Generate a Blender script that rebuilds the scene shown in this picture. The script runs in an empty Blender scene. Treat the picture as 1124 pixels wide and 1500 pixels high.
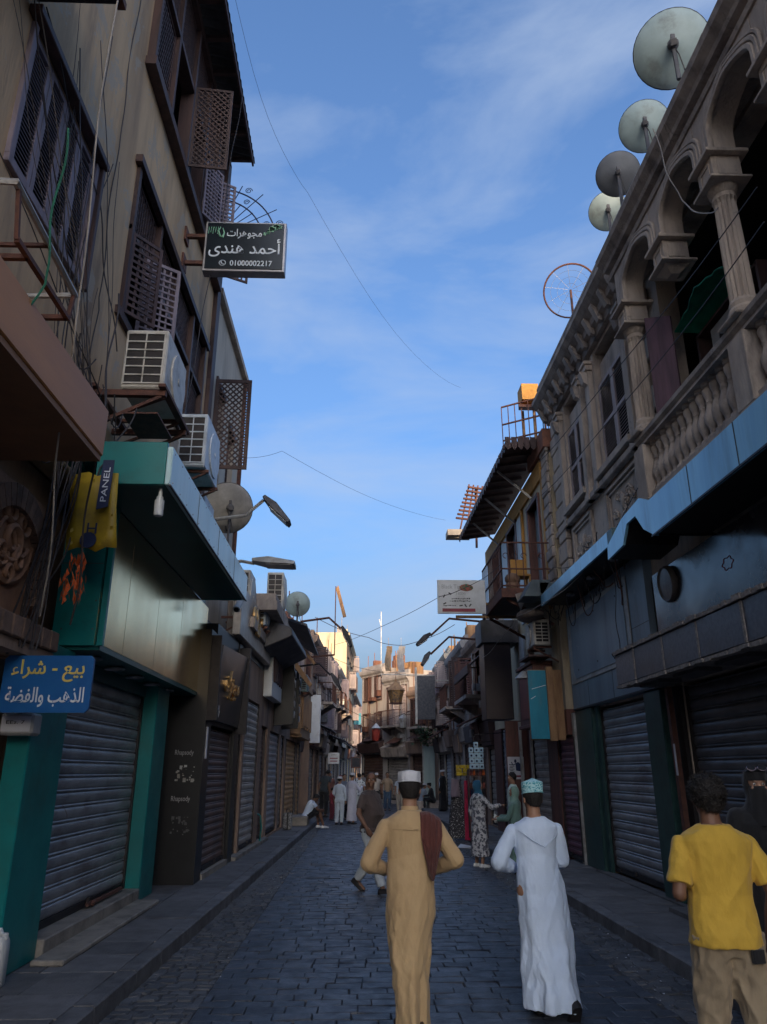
import bpy, bmesh, math, random
import numpy as np
from mathutils import Vector, Matrix, noise as mnoise
random.seed(7)
R = math.radians
sc = bpy.context.scene
COL = sc.collection

# ------------------------------------------------------------------ camera, sky, sun, exposure
cam_d = bpy.data.cameras.new('camera')
cam = bpy.data.objects.new('camera', cam_d); COL.objects.link(cam)
cam.location = (0, 0, 1.8)
cam.rotation_euler = (R(90 + 19.22), 0, R(-1.836))
cam_d.sensor_fit = 'VERTICAL'; cam_d.sensor_height = 36; cam_d.lens = 36 * 1090 / 1500
cam_d.clip_start = 0.05; cam_d.clip_end = 2000
sc.camera = cam

SUN_EL, SUN_AZ = 10.0, 180.0          # low evening sun behind the photographer, straight down the street
world = bpy.data.worlds.new('World'); sc.world = world; world.use_nodes = True
nt = world.node_tree; nt.nodes.clear()
def N(t, kind, **kw):
    n = t.nodes.new(kind)
    for k, v in kw.items(): setattr(n, k, v)
    return n
out = N(nt, 'ShaderNodeOutputWorld'); bg = N(nt, 'ShaderNodeBackground')
sky = N(nt, 'ShaderNodeTexSky', sky_type='NISHITA', sun_disc=False)
sky.sun_elevation = R(SUN_EL); sky.sun_rotation = R(SUN_AZ)
sky.air_density = 1.0; sky.dust_density = 8.5; sky.ozone_density = 3.9
tc = N(nt, 'ShaderNodeTexCoord')
mp = N(nt, 'ShaderNodeMapping'); mp.inputs['Scale'].default_value = (.95, 0.5, 3.1); mp.inputs['Rotation'].default_value = (R(10), R(-16), R(12)); mp.inputs['Location'].default_value = (.35, .2, 1.3)
n1 = N(nt, 'ShaderNodeTexNoise'); n1.inputs['Scale'].default_value = 2.3; n1.inputs['Detail'].default_value = 7; n1.inputs['Roughness'].default_value = .56; n1.inputs['Distortion'].default_value = .35
r1 = N(nt, 'ShaderNodeValToRGB'); r1.color_ramp.elements[0].position = .43; r1.color_ramp.elements[1].position = .76
mx = N(nt, 'ShaderNodeMix', data_type='RGBA'); mx.inputs[7].default_value = (1.15, 1.42, 1.9, 1)
ml = N(nt, 'ShaderNodeMath', operation='MULTIPLY'); ml.inputs[1].default_value = .8
tint = N(nt, 'ShaderNodeMix', data_type='RGBA', blend_type='MULTIPLY'); tint.inputs[0].default_value = 1; tint.inputs[7].default_value = (1.0, 1.0, 1.06, 1)
L = nt.links.new
L(tc.outputs['Generated'], mp.inputs[0]); L(mp.outputs[0], n1.inputs['Vector']); L(n1.outputs['Fac'], r1.inputs[0])
L(r1.outputs[0], ml.inputs[0]); L(ml.outputs[0], mx.inputs[0])
L(sky.outputs[0], tint.inputs[6]); L(tint.outputs[2], mx.inputs[6]); L(mx.outputs[2], bg.inputs[0])
bg.inputs[1].default_value = .15; L(bg.outputs[0], out.inputs[0])

sun_d = bpy.data.lights.new('sun', 'SUN'); sun_d.energy = 2.0; sun_d.angle = R(.6); sun_d.color = (1, .72, .44)
sun = bpy.data.objects.new('sun', sun_d); COL.objects.link(sun)
az = R(SUN_AZ); el = R(SUN_EL)
sdir = Vector((math.sin(az) * math.cos(el), math.cos(az) * math.cos(el), math.sin(el)))
sun.rotation_euler = sdir.to_track_quat('Z', 'Y').to_euler()
sun.location = sdir * 100
vs = sc.view_settings
vs.view_transform = 'Standard'; vs.look = 'None'; vs.exposure = 1.5; vs.gamma = 1; vs.use_curve_mapping = False
sc.cycles.max_bounces = 8; sc.cycles.diffuse_bounces = 5; sc.cycles.glossy_bounces = 3; sc.cycles.transmission_bounces = 3

# ------------------------------------------------------------------ materials
MATS = {}
def M(name, c1, c2=None, rough=.7, metal=0., scale=2.5, stretch=(1, 1, 1), bump=.15, bscale=45., rand=.0, spec=.4, obj=False, lo=.35, hi=.68, dirt=None, dscale=.7, sheen=0., coat=0., rvar=0., patch=None, pscale=1.3, pth=.60):
    m = bpy.data.materials.new(name); m.use_nodes = True
    t = m.node_tree; b = t.nodes['Principled BSDF']; l = t.links.new
    c2 = c2 or tuple(x * .62 for x in c1)
    if obj: v = N(t, 'ShaderNodeTexCoord').outputs['Object']
    else: v = N(t, 'ShaderNodeNewGeometry').outputs['Position']
    mp = N(t, 'ShaderNodeMapping'); mp.inputs['Scale'].default_value = stretch; l(v, mp.inputs[0])
    n = N(t, 'ShaderNodeTexNoise'); n.inputs['Scale'].default_value = scale; n.inputs['Detail'].default_value = 7; n.inputs['Roughness'].default_value = .62
    l(mp.outputs[0], n.inputs['Vector'])
    mr = N(t, 'ShaderNodeMapRange', interpolation_type='SMOOTHSTEP'); mr.inputs[1].default_value = lo; mr.inputs[2].default_value = hi
    l(n.outputs['Fac'], mr.inputs[0])
    mix = N(t, 'ShaderNodeMix', data_type='RGBA'); mix.inputs[6].default_value = (*c1, 1); mix.inputs[7].default_value = (*c2, 1)
    l(mr.outputs[0], mix.inputs[0]); cur = mix.outputs[2]
    if dirt:
        n2 = N(t, 'ShaderNodeTexNoise'); n2.inputs['Scale'].default_value = dscale; n2.inputs['Detail'].default_value = 9; n2.inputs['Roughness'].default_value = .68
        l(mp.outputs[0], n2.inputs['Vector'])
        m2 = N(t, 'ShaderNodeMapRange', interpolation_type='SMOOTHSTEP'); m2.inputs[1].default_value = .48; m2.inputs[2].default_value = .72; m2.inputs[4].default_value = .85
        l(n2.outputs['Fac'], m2.inputs[0])
        x = N(t, 'ShaderNodeMix', data_type='RGBA'); x.inputs[7].default_value = (*dirt, 1); l(m2.outputs[0], x.inputs[0]); l(cur, x.inputs[6]); cur = x.outputs[2]
    if patch:
        n4 = N(t, 'ShaderNodeTexNoise'); n4.inputs['Scale'].default_value = pscale; n4.inputs['Detail'].default_value = 12; n4.inputs['Roughness'].default_value = .72; n4.inputs['Distortion'].default_value = .6
        l(v, n4.inputs['Vector'])
        m5 = N(t, 'ShaderNodeMapRange'); m5.inputs[1].default_value = pth; m5.inputs[2].default_value = pth + .02; m5.inputs[4].default_value = .75; l(n4.outputs['Fac'], m5.inputs[0])
        x = N(t, 'ShaderNodeMix', data_type='RGBA'); x.inputs[7].default_value = (*patch, 1); l(m5.outputs[0], x.inputs[0]); l(cur, x.inputs[6]); cur = x.outputs[2]
    if rand:
        oi = N(t, 'ShaderNodeObjectInfo'); m3 = N(t, 'ShaderNodeMapRange'); m3.inputs[3].default_value = 1 - rand; m3.inputs[4].default_value = 1 + rand
        l(oi.outputs['Random'], m3.inputs[0])
        x = N(t, 'ShaderNodeVectorMath', operation='SCALE'); l(cur, x.inputs[0]); l(m3.outputs[0], x.inputs['Scale']); cur = x.outputs[0]
    l(cur, b.inputs['Base Color'])
    b.inputs['Roughness'].default_value = rough; b.inputs['Metallic'].default_value = metal; b.inputs['Specular IOR Level'].default_value = spec
    if rvar:
        m4 = N(t, 'ShaderNodeMapRange'); m4.inputs[3].default_value = max(.05, rough - rvar); m4.inputs[4].default_value = min(1, rough + rvar); l(n.outputs['Fac'], m4.inputs[0]); m4.inputs[1].default_value = .3; m4.inputs[2].default_value = .7
        l(m4.outputs[0], b.inputs['Roughness'])
    if sheen: b.inputs['Sheen Weight'].default_value = sheen
    if coat: b.inputs['Coat Weight'].default_value = coat
    if bump:
        nb = N(t, 'ShaderNodeTexNoise'); nb.inputs['Scale'].default_value = bscale; nb.inputs['Detail'].default_value = 5
        l(mp.outputs[0], nb.inputs['Vector'])
        bp = N(t, 'ShaderNodeBump'); bp.inputs['Strength'].default_value = bump; bp.inputs['Distance'].default_value = .02
        l(nb.outputs['Fac'], bp.inputs['Height']); l(bp.outputs[0], b.inputs['Normal'])
    MATS[name] = m
    return m
def glow(name, col, s):
    m = bpy.data.materials.new(name); m.use_nodes = True; b = m.node_tree.nodes['Principled BSDF']
    b.inputs['Base Color'].default_value = (*col, 1); b.inputs['Emission Color'].default_value = (*col, 1); b.inputs['Emission Strength'].default_value = s
    return m
V = (1, 1, .22)     # stretch for streaks that run down a wall
plaster = M('plaster_beige', (.60, .41, .245), (.42, .285, .175), .9, scale=1.6, stretch=(1, 1, .16), bump=.4, bscale=30, dirt=(.20, .145, .11), dscale=1.3, patch=(.40, .34, .275), pscale=1.1, pth=.56)
plaster_pale = M('plaster_pale', (0.575, 0.506, 0.414), (0.414, 0.356, 0.299), .9, scale=1.4, stretch=V, bump=.3, bscale=30, dirt=(.2, .17, .15), dscale=.9)
plaster_cream = M('plaster_cream', (0.69, 0.575, 0.391), (0.529, 0.437, 0.31), .9, scale=1.4, stretch=V, bump=.3, dirt=(.25, .2, .16), dscale=.8)
plaster_grey = M('plaster_grey', (0.45, 0.405, 0.375), (0.3, 0.27, 0.255), .9, scale=1.4, stretch=V, bump=.4, dirt=(.12, .10, .09), dscale=.9)
plaster_brown = M('plaster_brown', (0.374, 0.255, 0.187), (0.238, 0.17, 0.136), .9, scale=1.5, stretch=V, bump=.4, dirt=(.07, .05, .045), dscale=.9)
stone_old = M('stone_carved', (.56, .46, .375), (.39, .32, .27), .88, scale=2.2, stretch=(1, 1, .35), bump=.55, bscale=28, dirt=(.15, .125, .115), dscale=1.5, patch=(.30, .26, .24), pscale=1.8, pth=.61)
stone_old2 = M('stone_weathered', (.50, .415, .35), (.30, .25, .22), .88, scale=3, stretch=(1, 1, .4), bump=.6, bscale=30, dirt=(.13, .108, .10), dscale=1.9, rand=.15, patch=(.24, .21, .19), pscale=2.6, pth=.60)
brickm = M('brick_far', (.30, .13, .085), (.2, .1, .07), .9, scale=9, bump=.3, rand=.15)
brick_brown = M('brick_brown', (0.255, 0.158, 0.112), (0.15, 0.0975, 0.075), .88, scale=6, bump=.4, rand=.2)
wood_dark = M('wood_dark', (0.09, 0.051, 0.0465), (0.051, 0.0315, 0.0315), .62, scale=6, stretch=(1, 1, .15), bump=.2, rand=.1)
wood_red = M('wood_red_brown', (0.161, 0.063, 0.049), (0.084, 0.0392, 0.0336), .55, scale=6, stretch=(1, 1, .15), bump=.2)
wood_raw = M('wood_raw', (.34, .20, .10), (.22, .12, .065), .8, scale=8, stretch=(1, 1, .2), bump=.3, rand=.2)
wood_purple = M('wood_purple', (.21, .12, .15), (.13, .085, .10), .8, scale=9, stretch=(1, 1, .1), bump=.35)
louver = M('louver_grey', (0.26, 0.215, 0.254), (0.182, 0.15, 0.176), .7, scale=8, stretch=(1, 1, .2), bump=.15)
louver_tan = M('louver_tan', (.46, .38, .37), (.30, .25, .245), .75, scale=8, stretch=(1, 1, .2), bump=.2)
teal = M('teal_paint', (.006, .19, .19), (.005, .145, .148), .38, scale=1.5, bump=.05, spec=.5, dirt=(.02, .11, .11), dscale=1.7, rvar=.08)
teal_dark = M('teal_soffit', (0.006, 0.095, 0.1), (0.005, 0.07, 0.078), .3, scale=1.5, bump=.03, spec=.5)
teal_pale = M('teal_pale_fascia', (.62, .80, .80), (.50, .72, .76), .3, scale=2, stretch=(1, 1, .14), bump=.07, bscale=5, spec=.5, dirt=(.36, .50, .50), dscale=1.6)
gold = M('brass_cladding', (1.0, .74, .36), (.93, .67, .32), .20, 1.0, scale=1.2, stretch=(1, 1, .3), bump=.02, bscale=6, rvar=.07, dirt=(.8, .56, .27))
steel = M('shutter_steel', (.36, .37, .40), (.26, .265, .29), .42, .35, scale=2.2, stretch=(1, 1, 2.5), bump=.1, dirt=(.15, .13, .13), dscale=1.2, rand=.10, patch=(.17, .12, .095), pscale=3.2, pth=.66)
steel_dark = M('shutter_dark', (.16, .16, .18), (.105, .105, .12), .45, .3, scale=2.2, stretch=(1, 1, 2.5), bump=.1, dirt=(.07, .06, .06), dscale=1.2, rand=.12, patch=(.10, .07, .055), pscale=3.2, pth=.66)
steel_pale = M('shutter_pale', (0.442, 0.403, 0.364), (0.325, 0.293, 0.267), .5, .2, scale=2.2, stretch=(1, 1, 2.5), bump=.06, dirt=(.13, .11, .1), dscale=1.2, rand=.08)
steel_gold = M('shutter_ochre', (0.552, 0.322, 0.138), (0.414, 0.23, 0.0978), .5, .15, scale=2.2, bump=.06, dirt=(.16, .1, .06), rand=.08)
steel_brown = M('shutter_brown', (0.158, 0.093, 0.072), (0.102, 0.063, 0.0525), .5, .1, scale=2.2, bump=.06, rand=.1)
steel_maroon = M('shutter_maroon', (0.175, 0.0728, 0.098), (0.112, 0.0504, 0.0672), .5, .1, scale=2.2, bump=.06, dirt=(.05, .03, .035), rand=.1)
green_dark = M('green_marble', (0.0308, 0.0812, 0.077), (0.0196, 0.0532, 0.0532), .38, scale=5, bump=.06, dirt=(.045, .06, .06), dscale=3)
blue_grey = M('blue_grey_cladding', (.21, .28, .345), (.15, .205, .26), .42, .1, scale=1.5, stretch=(1, 1, .14), bump=.1, bscale=6, dirt=(.10, .12, .14), dscale=1.4, patch=(.27, .31, .35), pscale=2.2, pth=.62)
blue_fascia = M('blue_fascia', (.30, .61, .8), (.21, .48, .70), .28, .15, scale=3, stretch=(1, 1, .14), bump=.07, bscale=5, dirt=(.13, .28, .40), dscale=1.8, spec=.6)
granite = M('granite_black', (.040, .042, .050), (.022, .023, .029), .22, scale=1.6, bump=.02, bscale=3, dirt=(.07, .07, .08), dscale=.9, spec=.6, rvar=.14)
granite_slab = M('granite_slab', (0.125, 0.132, 0.163), (0.0816, 0.0888, 0.115), .35, scale=20, bump=.08, dirt=(.085, .085, .095), dscale=2, rand=.18)
mortar = M('mortar', (.30, .27, .25), (.19, .17, .16), .95, scale=14, bump=.8, bscale=25)
black = M('black_board', (.011, .011, .013), (.016, .016, .018), .4, scale=4, bump=.03, spec=.4)
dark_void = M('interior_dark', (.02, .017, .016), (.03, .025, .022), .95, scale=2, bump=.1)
metal_dark = M('metal_dark', (.045, .04, .042), (.03, .028, .03), .5, .5, scale=8, bump=.08)
metal_rust = M('metal_rust', (.16, .07, .05), (.09, .045, .038), .75, .2, scale=9, bump=.2)
metal_pale = M('metal_pale', (.46, .46, .45), (.34, .33, .32), .5, .3, scale=5, bump=.06, dirt=(.22, .17, .13), dscale=3)
ac_white = M('ac_white', (.62, .59, .54), (.50, .47, .42), .5, scale=4, bump=.05, dirt=(.3, .25, .2), dscale=2)
ac_cool = M('ac_cool_white', (.62, .66, .70), (.5, .55, .6), .45, scale=4, bump=.04, dirt=(.3, .3, .3), dscale=2)
dish_pale = M('dish_pale', (.40, .50, .50), (.33, .42, .42), .5, scale=3, bump=.05, dirt=(.22, .25, .24), dscale=2.6, patch=(.25, .18, .13), pscale=5, pth=.68)
dish_dark = M('dish_dark', (.13, .14, .16), (.10, .105, .12), .6, scale=3, bump=.06, dirt=(.07, .07, .07))
white_sheet = M('white_sheet', (.66, .68, .70), (.58, .60, .62), .5, scale=2, bump=.03, dirt=(.4, .4, .4), dscale=1.5)
sheet_grey = M('sheet_grey', (.13, .125, .13), (.085, .08, .085), .6, .2, scale=3, bump=.1, dirt=(.05, .045, .045))
paper = M('paper', (.62, .62, .66), (.55, .55, .6), .7, scale=4, bump=.02)
fabric_orange = M('fabric_orange', (.62, .13, .03), (.42, .08, .02), .7, scale=20, bump=.3)
yellow_vinyl = M('yellow_vinyl', (.40, .27, .015), (.28, .185, .015), .5, scale=3, bump=.2, bscale=9, dirt=(.12, .085, .03), dscale=2.2)
blue_sign = M('blue_sign', (.018, .125, .36), (.012, .095, .30), .3, scale=2, bump=.02, spec=.5)
navy = M('navy_vinyl', (.014, .03, .105), None, .5, bump=.05, dirt=(.03, .03, .05))
sign_black = M('sign_black', (.006, .014, .022), (.005, .011, .018), .25, scale=3, bump=.01, spec=.5)
alu = M('alu', (.42, .41, .43), (.33, .32, .34), .4, .6, scale=6, bump=.03)
white_print = M('white_print', (.72, .76, .82), (.64, .68, .74), .5, scale=6, bump=0)
yellow_print = M('yellow_print', (.75, .60, .16), (.66, .52, .12), .5, scale=6, bump=0)
brass_letter = M('brass_letter', (.62, .38, .16), (.48, .29, .12), .35, .8, scale=6, bump=.03)
green_print = M('green_print', (.42, .66, .50), (.14, .45, .25), .5, scale=40, bump=0, lo=.45, hi=.55)
red_print = M('red_print', (.30, .03, .06), None, .5, bump=0)
dark_print = M('dark_print', (.05, .05, .055), None, .5, bump=0)
blue_paint = M('turquoise_board', (.02, .27, .38), (.015, .20, .30), .55, scale=4, stretch=V, bump=.1, dirt=(.10, .2, .22), dscale=2.5)
red_panel = M('red_panel', (.24, .065, .05), (.17, .05, .04), .55, scale=4, stretch=V, bump=.08)
green_tarp = M('green_tarp', (.02, .30, .19), (.015, .2, .13), .6, scale=6, bump=.2)
tarp_navy = M('tarp_navy', (.02, .03, .05), (.03, .04, .06), .7, scale=4, bump=.2)
cable_m = M('cable', (.035, .03, .032), (.05, .04, .04), .6, bump=0)
cable_pale = M('cable_pale', (.36, .32, .28), None, .6, bump=0)
cable_green = M('cable_green', (.03, .16, .10), None, .5, bump=0)
plastic_white = M('plastic_white', (.60, .62, .62), (.52, .54, .54), .4, bump=.02)
relief_m = M('relief_terracotta', (.38, .21, .13), (.27, .15, .10), .75, scale=6, bump=.3)
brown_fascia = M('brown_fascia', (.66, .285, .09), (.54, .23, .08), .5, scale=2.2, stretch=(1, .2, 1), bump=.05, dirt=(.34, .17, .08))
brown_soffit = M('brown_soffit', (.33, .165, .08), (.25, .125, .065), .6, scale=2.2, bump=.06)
orange_wood = M('orange_wood', (.52, .27, .07), (.40, .2, .05), .75, scale=5, bump=.2)
sett_m = M('sett', (.062, .072, .094), (.040, .047, .064), .44, scale=5, bump=.35, bscale=60, rand=.22, dirt=(.055, .058, .068), dscale=1.1, spec=.5, rvar=.16, patch=(.125, .13, .14), pscale=9, pth=.62)
gutter_m = M('gutter_cobble', (.090, .094, .105), (.06, .063, .072), .62, scale=6, bump=.5, bscale=50, rand=.25, dirt=(.045, .046, .05), dscale=2)
joint_m = M('joint_grit', (.052, .053, .058), (.04, .04, .045), .95, scale=20, bump=.6)
slab_m = M('pavement_slab', (.155, .153, .160), (.105, .103, .109), .72, scale=4, bump=.35, bscale=50, rand=.18, dirt=(.062, .058, .058), dscale=1.3, patch=(.085, .08, .08), pscale=3, pth=.63)
kerb_m = M('kerb_stone', (.165, .165, .175), (.095, .094, .10), .7, scale=4, bump=.5, bscale=40, rand=.16, dirt=(.055, .052, .053), dscale=2.2, patch=(.24, .235, .23), pscale=6, pth=.66)
step_m = M('step_stone', (.30, .27, .235), (.21, .19, .17), .7, scale=4, bump=.3, dirt=(.11, .10, .09), dscale=2)

# ------------------------------------------------------------------ mesh builder and object helpers
ORG = {}
class F:
    """street-front frame: u runs up the street, d stands out from the wall, z up"""
    def __init__(s, ox, oy, dx, dy, nx, ny): s.o = (ox, oy); s.t = (dx, dy); s.n = (nx, ny)
    def P(s, u, d, z): return (s.o[0] + s.t[0] * u + s.n[0] * d, s.o[1] + s.t[1] * u + s.n[1] * d, z)
class B:
    def __init__(s): s.v = []; s.f = []
    def add(s, vs, fs):
        k = len(s.v); s.v += [tuple(p) for p in vs]; s.f += [tuple(i + k for i in f) for f in fs]; return s
    def hexa(s, c):
        return s.add(c, [(0, 1, 2, 3), (7, 6, 5, 4), (0, 4, 5, 1), (1, 5, 6, 2), (2, 6, 7, 3), (3, 7, 4, 0)])
    def box(s, x0, x1, y0, y1, z0, z1):
        return s.hexa([(x0, y0, z0), (x1, y0, z0), (x1, y1, z0), (x0, y1, z0), (x0, y0, z1), (x1, y0, z1), (x1, y1, z1), (x0, y1, z1)])
    def fb(s, f, u0, u1, d0, d1, z0, z1):
        P = f.P
        return s.hexa([P(u0, d0, z0), P(u1, d0, z0), P(u1, d1, z0), P(u0, d1, z0), P(u0, d0, z1), P(u1, d0, z1), P(u1, d1, z1), P(u0, d1, z1)])
    def bar(s, a, b, w, h=None, up=(0, 0, 1)):
        a = Vector(a); b = Vector(b); h = h or w; t = (b - a).normalized(); up = Vector(up)
        if abs(t.dot(up)) > .98: up = Vector((1, 0, 0))
        x = t.cross(up).normalized() * (w / 2); y = x.cross(t).normalized() * (h / 2)
        return s.hexa([a - x - y, a + x - y, a + x + y, a - x + y, b - x - y, b + x - y, b + x + y, b - x + y])
    def loft(s, rings, cap=True, closed=True):
        k = len(s.v); n = len(rings[0])
        for r in rings: s.v += [tuple(p) for p in r]
        m = n if closed else n - 1
        for i in range(len(rings) - 1):
            for j in range(m):
                a = k + i * n + j; b_ = k + i * n + (j + 1) % n
                s.f.append((a, b_, b_ + n, a + n))
        if cap:
            s.f.append(tuple(k + j for j in range(n))[::-1]); s.f.append(tuple(k + (len(rings) - 1) * n + j for j in range(n)))
        return s
    def tube(s, pts, rad, n=6, round_=False):
        pts = [Vector(p) for p in pts]
        if not hasattr(rad, '__len__'): rad = [rad] * len(pts)
        rad = list(rad)
        if round_:
            t0 = (pts[0] - pts[1]).normalized(); t1 = (pts[-1] - pts[-2]).normalized(); r0, r1_ = rad[0], rad[-1]
            pts = [pts[0] + t0 * r0 * .95, pts[0] + t0 * r0 * .6] + pts + [pts[-1] + t1 * r1_ * .6, pts[-1] + t1 * r1_ * .95]
            rad = [r0 * .3, r0 * .8] + rad + [r1_ * .8, r1_ * .3]
        rings = []; x = None
        for i, p in enumerate(pts):
            t = (pts[min(i + 1, len(pts) - 1)] - pts[max(i - 1, 0)]).normalized()
            if x is None:
                x = t.cross(Vector((0, 0, 1)));
                if x.length < .05: x = t.cross(Vector((1, 0, 0)))
            x = (x - t * x.dot(t)).normalized(); y = t.cross(x)
            rings.append([p + (x * math.cos(a) + y * math.sin(a)) * rad[i] for a in (2 * math.pi * j / n for j in range(n))])
        return s.loft(rings)
    def lathe(s, prof, c=(0, 0, 0), n=12, ax=(0, 0, 1)):
        q = Vector((0, 0, 1)).rotation_difference(Vector(ax).normalized()); c = Vector(c)
        return s.loft([[c + q @ Vector((r * math.cos(2 * math.pi * j / n), r * math.sin(2 * math.pi * j / n), z)) for j in range(n)] for r, z in prof])
    def ell(s, c, r, n=10, m=7, rot=None):
        c = Vector(c); rings = []
        for i in range(m):
            a = math.pi * (i + .35) / (m - .3) if 0 < i < m - 1 else (0.12 if i == 0 else math.pi - .12)
            ring = []
            for j in range(n):
                p = Vector((r[0] * math.sin(a) * math.cos(2 * math.pi * j / n), r[1] * math.sin(a) * math.sin(2 * math.pi * j / n), -r[2] * math.cos(a)))
                ring.append(c + (rot @ p if rot else p))
            rings.append(ring)
        return s.loft(rings)
    def prism(s, poly, ext):
        e = Vector(ext); n = len(poly); k = len(s.v)
        s.v += [tuple(p) for p in poly] + [tuple(Vector(p) + e) for p in poly]
        s.f.append(tuple(range(k, k + n))[::-1]); s.f.append(tuple(range(k + n, k + 2 * n)))
        for i in range(n): j = (i + 1) % n; s.f.append((k + i, k + j, k + n + j, k + n + i))
        return s
    def mesh(s, name, org=(0, 0, 0), smooth=None):
        o = Vector(org); me = bpy.data.meshes.new(name)
        me.from_pydata([(p[0] - o[0], p[1] - o[1], p[2] - o[2]) for p in s.v], [], s.f)
        bm = bmesh.new(); bm.from_mesh(me); bmesh.ops.recalc_face_normals(bm, faces=bm.faces[:]); bm.to_mesh(me); bm.free()
        if smooth is not None:
            me.shade_smooth()
            if smooth < 180: me.set_sharp_from_angle(angle=R(smooth))
        return me
    def obj(s, name, mat, parent=None, smooth=None, bevel=0, org=None):
        if parent is not None: org = ORG[parent.name]
        elif org is None:
            xs = np.array(s.v); lo = xs.min(0); hi = xs.max(0); org = ((lo[0] + hi[0]) / 2, (lo[1] + hi[1]) / 2, lo[2])
        return link(name, s.mesh(name, org, smooth), mat, parent, org, bevel)
def link(name, me, mat, parent, org, bevel=0, loc=None):
    o = bpy.data.objects.new(name, me); COL.objects.link(o)
    if mat is not None and not me.materials:
        me.materials.append(mat)
    ORG[o.name] = tuple(org)
    if parent is not None: o.parent = parent; o.location = loc or (0, 0, 0)
    else: o.location = org
    if bevel:
        b = o.modifiers.new('bevel', 'BEVEL'); b.width = bevel; b.segments = 1; b.limit_method = 'ANGLE'; b.angle_limit = R(35)
    return o
def tag(o, label=None, cat=None, group=None, kind=None):
    if label: o['label'] = label
    if cat: o['category'] = cat
    if group: o['group'] = group
    if kind: o['kind'] = kind
    return o
def thing(name, label, cat, loc=(0, 0, 0), group=None, kind=None):
    o = bpy.data.objects.new(name, None); COL.objects.link(o); o.location = loc; o.empty_display_size = .2
    ORG[o.name] = tuple(loc)
    return tag(o, label, cat, group, kind)
def dup(root, delta, label=None, rz=0):
    r = root.copy(); COL.objects.link(r); r.location = Vector(root.location) + Vector(delta); r.rotation_euler.z += rz
    if label: r['label'] = label
    ORG[r.name] = tuple(r.location)
    for ch in list(root.children):
        c = ch.copy(); COL.objects.link(c); c.parent = r
        for g in list(ch.children):
            d = g.copy(); COL.objects.link(d); d.parent = c
    return r

# Arabic: joined letter forms, written in visual order
_A = {'ا': 'FE8D', 'أ': 'FE83', 'د': 'FEA9', 'ذ': 'FEAB', 'ر': 'FEAD', 'ز': 'FEAF', 'و': 'FEED', 'ى': 'FEEF', 'ة': 'FE93', 'ء': 'FE80'}
_D = {'ب': 'FE8F', 'ت': 'FE95', 'ج': 'FE9D', 'ح': 'FEA1', 'س': 'FEB1', 'ش': 'FEB5', 'ص': 'FEB9', 'ض': 'FEBD', 'ط': 'FEC1', 'ع': 'FEC9', 'ف': 'FED1', 'ق': 'FED5', 'ك': 'FED9', 'ل': 'FEDD', 'م': 'FEE1', 'ن': 'FEE5', 'ه': 'FEE9', 'ي': 'FEF1', 'خ': 'FEA5'}
def arabic(s):
    o = []
    for w in s.split(' '):
        g = []
        for i, ch in enumerate(w):
            pre = i > 0 and w[i - 1] in _D
            nxt = i < len(w) - 1 and (w[i + 1] in _D or w[i + 1] in _A) and w[i + 1] != 'ء'
            if ch in _D:
                k = int(_D[ch], 16); g.append(chr(k + (3 if pre and nxt else 2 if nxt else 1 if pre else 0)))
            elif ch in _A:
                k = int(_A[ch], 16); g.append(chr(k + (1 if pre and ch != 'ء' else 0)))
            else: g.append(ch)
        o.append(''.join(g)[::-1])
    return ' '.join(o[::-1])
def lettering(name, body, parent, mat, center, xdir, updir, width=None, height=None, ext=.004, off=0.):
    """flat or raised lettering as one mesh; xdir is the reading direction (unit), updir the letters' up"""
    c = bpy.data.curves.new(name, 'FONT'); c.body = body; c.extrude = .5; c.resolution_u = 3; c.offset = off
    o = bpy.data.objects.new(name, c); COL.objects.link(o)
    me = bpy.data.meshes.new_from_object(o.evaluated_get(bpy.context.evaluated_depsgraph_get()))
    bpy.data.objects.remove(o); bpy.data.curves.remove(c)
    n = len(me.vertices); a = np.empty(n * 3); me.vertices.foreach_get('co', a); a = a.reshape(-1, 3)
    lo = a.min(0); hi = a.max(0); sx = (width or 1) / (hi[0] - lo[0]); sy = (height or 1) / (hi[1] - lo[1])
    if width is None: sx = sy
    if height is None: sy = sx
    X = Vector(xdir).normalized(); U = Vector(updir).normalized(); Z = X.cross(U)
    org = Vector(ORG[parent.name]); cc = Vector(center) - org
    a = (a - (lo + hi) / 2) * np.array([sx, sy, ext])
    a = a @ np.array([X[:], U[:], Z[:]]) + np.array(cc[:])
    me.vertices.foreach_set('co', a.ravel()); me.update(); me.materials.clear(); me.materials.append(mat)
    return link(name, me, mat, parent, ORG[parent.name])

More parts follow.
